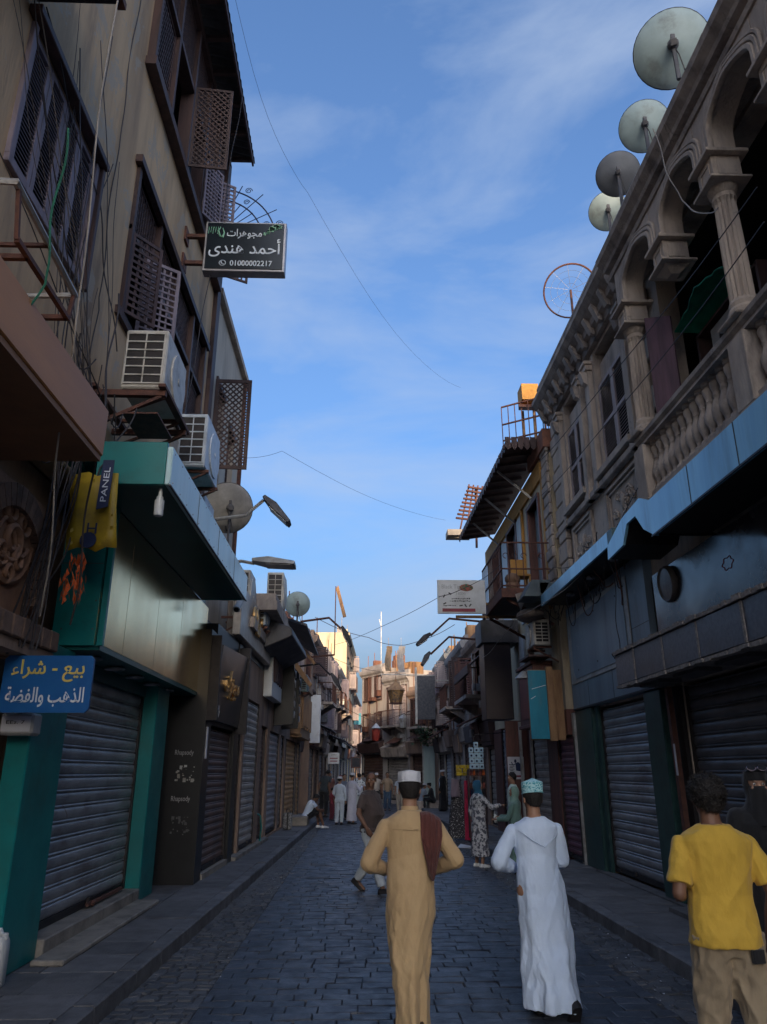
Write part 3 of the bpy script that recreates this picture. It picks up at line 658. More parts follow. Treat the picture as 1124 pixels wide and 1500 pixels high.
# jewellery box sign
js = thing('box_sign', 'black jewellery box sign with white Arabic letters sticking out from the beige wall', 'sign', (-3.2, 11.1, 10.0))
b = B(); b.box(-2.83, -1.39, 11.0, 11.2, 10.08, 11.13); b.obj('box', alu, js, bevel=.01)
B().box(-2.79, -1.43, 10.985, 10.998, 10.12, 11.09).obj('face', sign_black, js)
for z in (10.3, 10.87):
    b = B(); b.box(-3.19, -2.832, 11.06, 11.13, z - .035, z + .035); b.box(-3.199, -3.16, 10.98, 11.22, z - .14, z + .14); b.obj('bracket', metal_rust, js)
FY = 10.981
lettering('lettering', arabic('مجوهرات'), js, white_print, (-2.13, FY, 10.86), (1, 0, 0), (0, 0, 1), .62, .21, off=.006)
lettering('lettering', arabic('أحمد هندى'), js, white_print, (-2.11, FY, 10.56), (1, 0, 0), (0, 0, 1), 1.26, .40, off=.008)
lettering('phone_number', '01000002217', js, white_print, (-1.98, FY, 10.235), (1, 0, 0), (0, 0, 1), .74, .115, off=.01)
b = B(); b.tube([(-2.48 + .055 * math.cos(a), FY, 10.235 + .055 * math.sin(a)) for a in [6.283 * i / 18 for i in range(19)]], .007, 4); b.tube([(-2.505, FY, 10.262), (-2.495, FY, 10.225), (-2.46, FY, 10.208)], .012, 4, True); b.obj('phone_mark', white_print, js)
b = B()
random.seed(3)
for i in range(44):
    x = i / 43; cx = -1.78 + .31 * x; cz = 10.87 + .17 * math.sin(x * 1.9) - .02; s = .05 * math.sin(math.pi * (x * .9 + .06)) + .012
    b.lathe([(s * .45, 0), (s * .45, .006)], (cx + random.uniform(-.02, .02), FY + .002, cz + random.uniform(-s, s) * .8), 6, (0, -1, 0))
b.obj('leaf_motif', green_print, js)
b = B(); b.tube([(-2.56, FY, 11.0), (-2.59, FY, 10.92), (-2.56, FY, 10.80), (-2.51, FY, 10.78), (-2.49, FY, 10.88), (-2.52, FY, 10.98)], [.008, .01, .018, .02, .012, .006], 5)
for i in range(5): b.bar((-2.77 + .04 * i, FY, 10.85 + .03 * (i % 2)), (-2.76 + .04 * i, FY, 11.0), .008)
b.obj('green_motif', green_print, js)
# wrought iron fan
b = B(); c = Vector((-3.1, 12.7, 12.15)); q = lambda r, a: c + Vector((r * math.cos(R(a)), 0, r * math.sin(R(a))))
for r_ in (1.0, 1.27): b.tube([q(r_, 5 + 80 * i / 16) for i in range(17)], .016, 5)
for i, (r0, r1) in enumerate(((.1, 1.35), (.1, 1.02), (.1, 1.48), (.1, 1.02), (.1, 1.5), (.1, 1.02), (.1, 1.45), (.1, 1.3))): b.tube([q(r0, 12 + i * 9.5), q(r1, 12 + i * 9.5)], .011, 4)
for (r_, a, s) in ((1.14, 20, .07), (1.4, 17, .08), (1.13, 56, .07), (1.4, 62, .08)):
    k = q(r_, a); b.tube([k + Vector((s * (1 - i / 22) * math.cos(i * .6), 0, s * (1 - i / 22) * math.sin(i * .6))) for i in range(18)], .009, 4)
b.bar((-3.2, 12.7, 12.18), (-2.9, 12.7, 12.18), .04); b.bar((-3.2, 12.7, 13.3), (-2.95, 12.7, 13.3), .03)
tag(b.obj('iron_fan', M('iron_blue', (.03, .04, .10), None, .5, .3, bump=0)), 'fan of wrought iron bars and scrolls standing over the black jewellery sign', 'ironwork')
# iron rack of pipes
rk = thing('iron_rack', 'empty iron awning rack fixed under the grey louvred window', 'rack', (-2.9, 4.9, 5.4))
b = B(); b.tube([(-3.19, 4.3, 5.78), (-2.5, 4.35, 5.8), (-2.5, 5.56, 5.7), (-3.19, 5.6, 5.7)], .03, 6); b.obj('pipe', metal_pale, rk)
b = B(); b.bar((-2.5, 4.5, 5.42), (-2.5, 5.5, 5.42), .04); b.bar((-3.19, 4.7, 5.42), (-2.5, 4.7, 5.42), .04); b.bar((-3.19, 5.48, 5.42), (-2.5, 5.48, 5.42), .04); b.bar((-2.5, 5.54, 5.68), (-2.5, 5.5, 5.42), .03); b.bar((-2.5, 4.4, 5.78), (-2.5, 4.5, 5.42), .03); b.bar((-2.5, 4.95, 5.73), (-3.19, 4.95, 5.73), .03); b.obj('frame', metal_rust, rk)
# brown shop canopy with arched front
bc = thing('brown_canopy', 'brown panelled shop canopy at the left edge over a brick arch', 'canopy', (-2.7, 4.5, 4.2))
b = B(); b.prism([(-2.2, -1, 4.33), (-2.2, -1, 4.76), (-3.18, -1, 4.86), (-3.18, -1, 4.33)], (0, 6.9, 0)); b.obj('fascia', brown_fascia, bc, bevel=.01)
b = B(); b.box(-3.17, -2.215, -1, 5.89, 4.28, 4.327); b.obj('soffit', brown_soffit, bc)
ar = thing('brick_arch_front', 'brown brick arched shop wall holding a round carved calligraphy relief', 'shopfront', (-3.1, 5.5, 2.8))
b = B(); b.box(-3.19, -3.12, 2.2, 7.05, 2.75, 4.27); b.obj('wall', relief_m, ar)
n = 0
for i in range(24):      # ring of bricks round the arch
    a0 = math.pi * (i - 2) / 20; c = Vector((-3.06, 6.35, 3.45)); rr = .66
    if c.z + rr * math.sin(a0) > 4.18 or c.z + rr * math.sin(a0) < 3.06: continue
    k = B(); e = .07
    k.loft([[c + Vector((x, (rr + o) * math.cos(a0 + t), (rr + o) * math.sin(a0 + t))) for x, o in ((-.06, -.1), (.05, -.1), (.05, .1), (-.06, .1))] for t in (-e, e)])
    k.obj('brick', brick_brown, ar)
for i in range(20):
    k = B(); y = 3.2 + i * .2; k.box(-3.12, -2.86, y + .006, y + .19, 2.86, 3.04 + random.uniform(-.01, .01)); k.obj('brick', brick_brown, ar, bevel=.012)
b = B(); b.box(-3.12, -2.9, 3.2, 7.2, 2.76, 2.855); b.obj('ledge', plaster_brown, ar)
rl = thing('round_relief', 'round terracotta relief of curling calligraphy on the brown brick arch', 'relief', (-3.1, 6.2, 3.4))
b = B(); b.lathe([(.44, 0), (.44, .035), (.41, .05), (.39, .03), (.02, .03)], (-3.118, 6.4, 3.78), 32, (1, 0, 0)); b.obj('disc', relief_m, rl, smooth=40)
b = B(); c = Vector((-3.075, 6.4, 3.78)); random.seed(11)
def swirl(cy, cz, r, turns, w, ph, sg=1):
    P_ = [c + Vector((0, cy + sg * r * (1 - .75 * t) * math.cos(ph + turns * 6.283 * t), cz + r * (1 - .75 * t) * math.sin(ph + turns * 6.283 * t))) for t in [i / 26 for i in range(27)]]
    b.tube(P_, [w * (.5 + .9 * math.sin(math.pi * min(1, .1 + i / 26))) for i in range(27)], 6, True)
swirl(-.1, .2, .16, 1.4, .026, 0); swirl(.14, .14, .14, 1.3, .026, 2, -1); swirl(-.02, -.06, .19, 1.5, .03, 4); swirl(.16, -.18, .13, 1.2, .026, 1); swirl(-.18, -.2, .13, 1.4, .024, 3, -1); swirl(.02, .34, .08, 1, .02, 2); swirl(0, -.34, .09, 1.2, .022, 5)
b.tube([c + Vector((0, -.3 + .6 * t, -.02 + .14 * math.sin(6 * t))) for t in [i / 12 for i in range(13)]], .024, 6, True)
b.obj('calligraphy', relief_m, rl, smooth=60)
# yellow and navy banners hanging behind the wires
b = B(); random.seed(5)
g = [[(-2.90 + i * .094 + .012 * j, 6.97 + .025 * math.sin(i * 1.7 + j * .8), 4.62 - j * .13 - (.05 if i in (0, 3) else 0)) for j in range(7)] for i in range(6)]
yb = thing('yellow_banner', 'torn yellow plastic banner with faded printing hanging behind loose wires', 'banner', (-3.0, 7.2, 3.6))
b.loft([[p for p in r] + [(p[0], p[1] + .01, p[2]) for p in r[::-1]] for r in g]); b.obj('sheet', yellow_vinyl, yb, smooth=180)
lettering('lettering', 'H', yb, navy, (-2.60, 6.935, 4.02), (1, 0, 0), (0, 0, 1), None, .11, ext=.006)
B().lathe([(.05, 0), (.08, .0), (.08, .006), (.05, .006)], (-2.62, 6.93, 3.9), 14, (0, -1, 0)).obj('emblem', navy, yb)
nb_ = thing('navy_strip', 'narrow navy printed strip hanging at the near end of the teal canopy', 'banner', (-2.8, 7.3, 4.0))
b = B(); b.hexa([(-2.57, 6.89, 4.2), (-2.46, 6.89, 4.23), (-2.46, 6.9, 4.23), (-2.57, 6.9, 4.2), (-2.56, 6.89, 4.72), (-2.45, 6.89, 4.72), (-2.45, 6.9, 4.72), (-2.56, 6.9, 4.72)]); b.obj('sheet', navy, nb_)
lettering('lettering', 'PANEL', nb_, white_print, (-2.51, 6.886, 4.46), (.02, 0, 1), (-1, 0, .02), .36, .055)
b = B(); random.seed(9)
for _ in range(90):
    y = 6.92 + random.gauss(0, .03); z = random.uniform(3.36, 3.78); x = -2.66 + random.gauss(0, .028) - (.1 if _ % 3 == 0 else 0)
    b.add([(x, y, z), (x + .02, y + random.uniform(-.03, .03), z - .05), (x + random.uniform(-.02, .03), y + .01, z - .10)], [(0, 1, 2)])
tag(b.obj('tinsel_garland', fabric_orange), 'shaggy orange tinsel garland dangling on the teal side panel', 'garland')
# teal shopfront
ts = thing('teal_shopfront', 'teal shopfront with brushed brass fascia panel and pale projecting canopy', 'shopfront', (-3.0, 9.8, 0))
b = B(); b.box(-2.0, -1.94, 7.1, 12.55, 4.55, 4.97); b.obj('canopy_fascia', teal_pale, ts, bevel=.01)
b = B()
for y in (8.45, 9.8, 11.15): b.box(-1.939, -1.936, y, y + .008, 4.555, 4.965)
b.box(-1.95, -1.93, 7.1, 12.55, 4.535, 4.549); b.obj('panel_joints', sheet_grey, ts)
b = B()
for y in [7.2 + .33 * i for i in range(17)]:
    for z in (4.6, 4.92): b.lathe([(.011, 0), (.008, .005)], (-1.94, y, z), 6, (1, 0, 0))
b.obj('rivets', alu, ts)
b = B()
for z in [3.2 + .3 * i for i in range(5)]:
    for x in (-3.1, -2.78): b.lathe([(.011, 0), (.008, .005)], (x, 7.80, z), 6, (0, -1, 0))
b.box(-3.19, -2.745, 7.795, 7.799, 3.9, 3.908); b.obj('panel_screws', sheet_grey, ts)
b = B(); b.box(-2.70, -2.002, 7.1, 7.16, 4.55, 5.02); b.box(-2.7, -2.002, 12.48, 12.54, 4.55, 4.97); b.box(-3.18, -2.002, 7.165, 12.475, 4.93, 4.97); b.obj('canopy_end', teal, ts, bevel=.006)
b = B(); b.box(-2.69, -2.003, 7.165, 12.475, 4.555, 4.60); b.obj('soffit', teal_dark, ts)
P_ = []
for i, (ya, yb2) in enumerate(((7.86, 8.62), (8.625, 9.95), (9.955, 11.3), (11.305, 13.2))):
    b = B(); b.add([(-2.70, ya, 3.05), (-2.70, yb2, 3.05), (-2.70, yb2, 4.553), (-2.70, ya, 4.553), (-2.74, ya, 3.05), (-2.74, yb2, 3.05), (-2.74, yb2, 4.553), (-2.74, ya, 4.553)], [(0, 1, 2, 3), (7, 6, 5, 4), (0, 4, 5, 1), (1, 5, 6, 2), (2, 6, 7, 3), (3, 7, 4, 0)]); b.obj('brass_panel', gold, ts, bevel=.004)
b = B(); b.box(-3.19, -2.745, 7.80, 7.855, 3.03, 4.9); b.box(-2.72, -2.66, 7.80, 7.858, 3.03, 4.55); b.obj('side_panel', teal, ts)
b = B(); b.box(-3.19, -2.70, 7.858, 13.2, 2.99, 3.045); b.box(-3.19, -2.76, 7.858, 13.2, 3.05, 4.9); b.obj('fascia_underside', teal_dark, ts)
for i in range(5): B().lathe([(.0, 0), (.10, 0), (.12, -.012), (.12, -.03), (.1, -.03), (.09, -.012), (.01, -.01)], (-2.95, 8.35 + i * .85, 2.985), 16).obj('downlight', alu, ts, smooth=40)
b = B(); b.box(-3.19, -2.98, 7.15, 7.98, .152, 2.985); b.obj('pilaster', teal, ts, bevel=.012)
b = B(); b.box(-3.19, -2.93, 11.22, 11.92, .152, 2.985); b.obj('pilaster', teal, ts, bevel=.012)
b = B(); b.box(-3.19, -3.1, 7.985, 11.215, 2.82, 2.985); b.obj('lintel', teal_dark, ts)
shutter(FL, 8.03, 11.17, .32, 2.85, ts, steel, pitch=.148, d=.03)
b = B(); b.box(-3.19, -2.92, 7.99, 11.21, .152, .315); b.box(-2.918, -2.62, 7.7, 11.1, .15, .2); b.obj('doorstep', step_m, ts, bevel=.012)
b = B(); b.bar((-3.08, 9.6, .36), (-3.08, 10.9, .36), .035); b.ell((-3.06, 9.75, .36), (.03, .06, .035)); b.obj('lock_bar', metal_rust, ts)
cf = thing('hanging_bulb', 'white spiral bulb hanging from the near corner of the pale canopy', 'lamp', (-2.06, 7.22, 4.3))
b = B(); b.lathe([(.012, .25), (.02, .25), (.022, .16), (.035, .155), (.035, .12), (.05, .115), (.05, .03), (.046, .02)], (-2.06, 7.22, 4.3), 12); b.obj('holder', plastic_white, cf, smooth=40)
b = B(); b.lathe([(.03, 0), (.046, .0), (.05, -.05), (.04, -.07), (.01, -.075)], (-2.06, 7.22, 4.32), 12); b.obj('bulb', white_sheet, cf, smooth=40)
# blue metal sign
bs = thing('blue_sign', 'blue enamel sign with yellow and white Arabic words on the teal pilaster', 'sign', (-2.7, 6.6, 2.26))
b = B(); b.prism([(-3.06 + x, 6.6, 2.27 + z) for x, z in ((.03, 0), (.73, .0), (.76, .03), (.76, .45), (.73, .48), (.03, .48), (0, .45), (0, .03))], (0, .03, 0)); b.obj('plate', blue_sign, bs)
lettering('lettering', arabic('بيع - شراء'), bs, yellow_print, (-2.68, 6.595, 2.62), (1, 0, 0), (0, 0, 1), .62, .19, off=.012)
lettering('lettering', arabic('الذهب والفضة'), bs, white_print, (-2.68, 6.595, 2.40), (1, 0, 0), (0, 0, 1), .66, .17, off=.012)
b = B(); b.bar((-3.0, 6.65, 2.3), (-3.0, 7.16, 2.3), .03); b.bar((-3.0, 6.65, 2.6), (-3.0, 7.16, 2.6), .03); b.obj('bracket', metal_dark, bs)
nt_ = thing('meter_box', 'grey meter box with a pencilled white note below the blue sign', 'meter box', (-3.0, 6.9, 2.1))
b = B(); b.box(-3.16, -2.87, 6.9, 7.1, 2.1, 2.29); b.obj('box', metal_pale, nt_, bevel=.02)
B().box(-3.14, -2.89, 6.894, 6.899, 2.13, 2.26).obj('note', paper, nt_)
lettering('pencil_marks', 'EEz. 7', nt_, dark_print, (-3.02, 6.892, 2.21), (1, 0, 0), (0, 0, 1), .16, .03, ext=.002)
# jerrycan
jc = thing('jerrycan', 'translucent white plastic jerrycan standing on the pavement by the teal pilaster', 'jerrycan', (-3.0, 7.2, .15))
X0, Y0 = -2.97, 7.02
b = B(); rg = []
for z, s in ((0, .9), (.02, 1), (.28, 1), (.33, .96), (.37, .8)):
    rg.append([(X0 + .11 * s * cx, Y0 + .085 * s * cy, .152 + z) for cx, cy in ((-1, -.7), (-.8, -1), (.8, -1), (1, -.7), (1, .7), (.8, 1), (-.8, 1), (-1, .7))])
b.loft(rg); b.obj('can', plastic_white, jc, smooth=50)
b = B(); b.tube([(X0 - .07, Y0, .5), (X0 - .05, Y0, .57), (X0 + .04, Y0, .57), (X0 + .07, Y0, .5)], .018, 6); b.obj('handle', plastic_white, jc, smooth=60)
B().lathe([(.028, 0), (.028, .04), (.02, .045)], (X0 + .08, Y0, .5), 10).obj('cap', plastic_white, jc)
# air conditioners
ac_unit('large old white air conditioner with a rusted grille on the left house', (-2.55, 8.2, 5.98), w=.95, h=.78, dep=.5)
ac_unit('newer white air conditioner with round fan next to the open lattice leaf', (-2.5, 10.6, 6.0), w=1.0, h=.85, dep=.42, mat=ac_cool)
ac_unit('white air conditioner whose fan shows above the teal canopy end', (-2.72, 11.9, 5.5), w=.8, h=.6, dep=.34, mat=ac_cool)
b = B()
for y in (7.7, 8.75): b.box(-3.19, -2.25, y - .03, y + .03, 5.86, 5.93); b.bar((-2.3, y, 5.86), (-3.19, y, 5.4), .04)
b.box(-2.32, -2.24, 7.6, 8.9, 5.935, 5.975); b.box(-3.1, -3.02, 7.6, 8.9, 5.935, 5.975); b.box(-2.7, -2.3, 7.62, 8.3, 5.6, 5.62)
tag(b.obj('iron_shelf', metal_rust), 'rusty iron shelf under the large old white air conditioner', 'shelf')
# cables on the left front
random.seed(21)
for lab, pts, sg, r_, mt in (
    ('pale cable hanging straight down in front of the brick arch', [(-2.15, 4.6, 9.3), (-2.18, 4.9, 5.0), (-2.6, 6.1, 3.0)], .02, .008, cable_pale),
    ('dark cable slung from the grey louvred window down to the brown canopy', [(-3.12, 4.4, 9.6), (-3.05, 6.6, 6.6), (-2.7, 6.9, 5.2)], .1, .007, cable_m),
    ('thin green cable looping over the brown canopy at the left edge', [(-2.15, 4.25, 6.2), (-2.16, 4.3, 4.9), (-2.5, 4.2, 4.0)], .05, .008, cable_green),
    ('black cable crossing the beige plaster from the balcony to the old air conditioner', [(-3.1, 5.3, 8.8), (-3.17, 7.3, 8.2), (-2.9, 7.8, 6.5)], .1, .008, cable_m),
    ('cable stapled down the beige wall between the window and the mashrabiya', [(-3.18, 7.6, 12.5), (-3.18, 7.6, 9.6), (-3.17, 7.7, 7.0), (-3.1, 7.6, 5.2)], .02, .008, cable_m),
    ('loose cable dropping over the end of the brown canopy', [(-2.6, 6.8, 6.6), (-2.3, 6.0, 4.7), (-2.5, 6.5, 3.0)], .1, .009, cable_m),
    ('dark cable running down beside the yellow banner', [(-3.0, 7.0, 5.4), (-2.95, 6.8, 4.2), (-3.0, 6.5, 2.75)], .05, .012, cable_m),
    ('cable strung from the old air conditioner along the canopy end', [(-2.5, 7.5, 5.6), (-2.66, 7.05, 4.7), (-2.9, 6.9, 3.5)], .06, .009, cable_m),
    ('thin cable dangling from the eave past the black jewellery sign', [(-2.55, 11.8, 15.1), (-2.62, 11.2, 11.2), (-2.9, 10.9, 6.9)], .0, .008, cable_m),
    ('cable leaving the lattice leaf and sagging out over the street', [(-3.1, 12.0, 7.3), (-1.7, 14.5, 8.2), (2.9, 24, 9.9)], .25, .0035, cable_m),
    ('thin wire rising from the eave across the open sky', [(-2.5, 7.9, 15.0), (-1.2, 12.5, 13.2), (3.6, 24.0, 15)], .9, .003, cable_m)):
    cable(lab, pts, sg, r_, mt)
b = B()
for _ in range(17):      # lines that come down the wall and gather at the end of the brown canopy
    p = Vector((-3.16, random.uniform(4.2, 7.9), random.uniform(6.2, 10.5))); e = Vector((random.uniform(-3.0, -2.6), random.uniform(6.3, 7.5), random.uniform(4.9, 5.7))); sg = random.uniform(.0, .35); sd = random.uniform(-.12, .2)
    b.tube([p.lerp(e, t) + Vector((sd * math.sin(math.pi * t) + .015 * math.sin(11 * t + _), .04 * math.sin(5 * t + _), -sg * 4 * t * (1 - t))) for t in [i / 16 for i in range(17)]], random.choice((.004, .005, .007)), 4)
for _ in range(16):      # loops hanging off the bundle
    y0 = random.uniform(6.2, 7.5); x0 = random.uniform(-3.05, -2.6); z0 = random.uniform(5.0, 5.8); w_ = random.uniform(.15, .6); h_ = random.uniform(.1, .55)
    b.tube([(x0 + .06 * math.sin(3 * t + _), y0 + w_ * t, z0 - h_ * math.sin(math.pi * t) - .1 * t) for t in [i / 12 for i in range(13)]], random.choice((.005, .007)), 4)
for _ in range(9):       # the bundle itself, run along the top of the canopy
    b.tube([(-2.9 + .05 * math.sin(7 * t + _), 3.5 + 4.2 * t, 5.0 + .10 * math.sin(4 * t + _ * .7) + .02 * _) for t in [i / 20 for i in range(21)]], .008, 4)
for _ in range(12):
    y0 = 7.0 + random.uniform(-.15, .15)
    x0 = -2.95 + random.uniform(-.06, .16); k_ = random.uniform(.02, .07); b.tube([(x0 + k_ * math.sin(t * 5 + _), y0 - t * .5 + .04 * math.cos(4 * t + _), 5.0 - random.choice((2.2,)) * t) for t in [i / 26 for i in range(27)]], random.choice((.005, .007, .009)), 4)
tag(b.obj('wire_tangle', cable_m, org=(0, 0, 0)), 'tangle of loose wires between the brown canopy and the old air conditioner', kind='stuff')

# ------------------------------------------------------------------ LEFT: the row of shops further on
bk = thing('black_shop', 'black clad jewellery shop with brown shutter and raised brass lettering', 'shop', (-2.8, 14.5, 0))
b = B(); b.box(-3.19, -2.52, 12.78, 13.3, .152, 4.1); b.fb(FS, 13.3, 15.85, -.6, -.22, .152, 4.4); b.fb(FS, 15.5, 15.95, -.22, .04, .152, 4.3); b.fb(FS, 13.3, 15.5, -.22, .02, 2.55, 4.3); b.obj('front', black, bk)
shutter(FS, 13.4, 15.42, .25, 2.5, bk, steel_brown, pitch=.115, d=-.06)
b = B(); b.fb(FS, 13.3, 15.5, -.2, .05, .15, .24); b.obj('doorstep', step_m, bk)
b = B(); b.prism([FS.P(12.9, .1, 2.62), FS.P(15.5, .1, 2.62), FS.P(15.5, .22, 4.0), FS.P(12.9, .22, 3.85)], (-.09, 0, 0)); b.obj('sign_panel', M('panel_bronze', (.10, .095, .10), (.07, .066, .07), .3, .6, scale=2, bump=.03), bk)
b = B(); b.fb(FS, 15.52, 15.6, .04, .26, 2.5, 4.2); b.fb(FS, 12.8, 12.88, .02, .2, 2.6, 4.0); b.obj('side_fin', metal_dark, bk)
lettering('lettering', arabic('مجوهرات'), bk, brass_letter, FS.P(14.15, .185, 3.28), (.018, 1, 0), (.09, 0, 1), 1.3, .5, ext=.05, off=.01)
lettering('small_motif', arabic('ه'), bk, white_print, FS.P(13.3, .125, 2.78), (.018, 1, 0), (.09, 0, 1), .22, .2)
for k, (z, zz) in enumerate(((2.08, 1.75), (1.38, .98))):
    lettering('faint_lettering', 'Rhapsody', bk, alu, (-2.82, 12.772, z), (1, 0, 0), (0, 0, 1), .30, .10, ext=.002)
    random.seed(40 + k); b = B()
    for i in range(26):
        x = -2.95 + random.uniform(0, .3); z_ = zz + random.uniform(-.14, .14); s = random.uniform(.01, .05); b.box(x, x + s, 12.770 - i * .0001, 12.7745 - i * .0001, z_, z_ + s * random.uniform(.2, 1.4))
    b.obj('poster_print', sheet_grey if k else metal_pale, bk)
b = B(); b.box(-2.515, -2.50, 12.9, 13.0, 2.0, 2.5); b.obj('paper_strip', paper, bk)
# second row front: pale stone shop with box fascia
ps_ = thing('stone_shop', 'shop with pale marble sign fascia, dark swirling emblem and pale tall shutter', 'shop', (-2.5, 18, 0))
b = B(); wall(b, FS, 15.96, 20.9, .15, 4.2, [(16.05, 16.75, .2, 2.95), (16.95, 18.95, .2, 3.35), (19.5, 20.6, .2, 2.9)], .35); b.obj('front', plaster_brown, ps_)
shutter(FS, 16.1, 16.7, .2, 2.9, ps_, M('shutter_green', (.10, .115, .095), (.07, .08, .065), .5, .1, rand=.1), pitch=.12, d=-.1)
shutter(FS, 17.0, 18.9, .25, 3.3, ps_, steel_pale, pitch=.15, d=-.05)
shutter(FS, 19.55, 20.55, .2, 2.85, ps_, steel_brown, pitch=.12, d=-.1)
b = B(); b.fb(FS, 14.7, 19.3, .0, .16, 4.35, 5.35); b.obj('sign_fascia', M('marble_pale', (.48, .43, .37), (.36, .31, .27), .35, scale=4, bump=.05, dirt=(.2, .16, .13)), ps_, bevel=.015)
b = B(); b.fb(FS, 14.7, 19.3, -.3, .0, 4.22, 4.34); b.obj('fascia_soffit', black, ps_)
b = B(); c = Vector(FS.P(16.6, .19, 4.85)); random.seed(2)
for i in range(9):
    cy, cz, r_ = random.uniform(-.7, .7), random.uniform(-.22, .22), random.uniform(.1, .2)
    b.tube([c + Vector((.02, cy + r_ * (1 - .7 * t) * math.cos(6 * t + i), cz + r_ * (1 - .7 * t) * math.sin(7 * t + i))) for t in [k / 14 for k in range(15)]], .035, 5, True)
b.obj('raised_emblem', brass_letter, ps_)
b = B(); b.fb(FS, 19.4, 21.5, .0, .22, 3.6, 5.3); b.obj('white_sign_box', white_sheet, ps_, bevel=.01)
b = B()
for i in range(6):
    u = 19.6 + i * .3; b.tube([FS.P(u + .12 * math.cos(6 * t + i), .235, 4.4 + .4 * math.sin(5 * t + i * 2)) for t in [k / 10 for k in range(11)]], .04, 5)
b.obj('raised_emblem', wood_dark, ps_)
b = B(); b.fb(FS, 16.0, 20.8, -.2, .12, .15, .22); b.obj('doorstep', step_m, ps_)
b = B(); b.fb(FS, 16.2, 20.9, -.4, -.2, 4.2, 5.6); b.obj('upper_wall', plaster_grey, ps_)
b = B(); b.box(-7, -2.9, 18.5, 26.8, 0, 5.55); b.obj('body', plaster_grey, ps_)
# grey shop with black oval sign boards
gs = thing('arched_shop', 'row of shops with arched black sign panels and an ochre yellow shutter', 'shop', (-2.4, 25, 0))
b = B(); wall(b, FS, 20.92, 30.2, .15, 4.9, [(21.1, 23.25, .2, 2.85), (23.7, 24.6, .2, 2.85), (25.05, 28.1, .2, 2.8), (28.6, 29.8, .2, 2.8)], .35); b.obj('front', plaster_brown, gs)
shutter(FS, 21.15, 23.2, .25, 2.8, gs, steel, pitch=.15, d=-.06); shutter(FS, 23.75, 24.55, .2, 2.8, gs, steel_pale, pitch=.15, d=-.08)
shutter(FS, 25.1, 28.05, .25, 2.75, gs, steel_gold, pitch=.15, d=-.03); shutter(FS, 28.65, 29.75, .2, 2.75, gs, steel_gold, pitch=.15, d=-.03)
b = B(); b.fb(FS, 25.0, 29.9, -.1, .1, .15, .2); b.obj('doorstep', step_m, gs)
for k, (u, w_) in enumerate(((21.6, .55), (23.6, .5))):
    b = B(); X0 = FS.P(u, 0, 0)[0]
    poly = [(X0 + .02, u, 3.0), (X0 + w_, u, 3.05)] + [(X0 + w_ * .5 + w_ * .5 * math.cos(a), u, 4.5 + .55 * math.sin(a)) for a in [math.pi * i / 8 for i in range(9)]]
    b.prism(poly, (0, .22, 0)); b.obj('arched_sign', black, gs)
    b = B()
    for i in range(5): b.tube([(X0 + w_ + .02, u + .11 + .07 * math.cos(5 * t + i), 3.3 + i * .28 + .09 * math.sin(7 * t)) for t in [j / 8 for j in range(9)]], .025, 4)
    b.obj('raised_letters', alu, gs)
b = B(); b.fb(FS, 26.2, 30.1, .0, .35, 3.0, 4.6); b.fb(FS, 26.1, 30.2, -.02, .42, 4.6, 4.75); b.fb(FS, 26.3, 30.0, .0, .38, 2.9, 3.0); b.obj('ochre_bay', M('ochre_plaster', (.36, .22, .12), (.26, .16, .09), .8, scale=3, stretch=V, bump=.3, dirt=(.16, .1, .07)), gs)
b = B()
for i in range(7): b.fb(FS, 26.4 + i * .53, 26.75 + i * .53, .352, .41, 3.2 + (i % 2) * .1, 4.35)
b.obj('bay_mouldings', wood_raw, gs)
b = B(); b.box(-7, -2.75, 26.82, 34, 0, 4.9); b.obj('body', plaster_brown, gs)

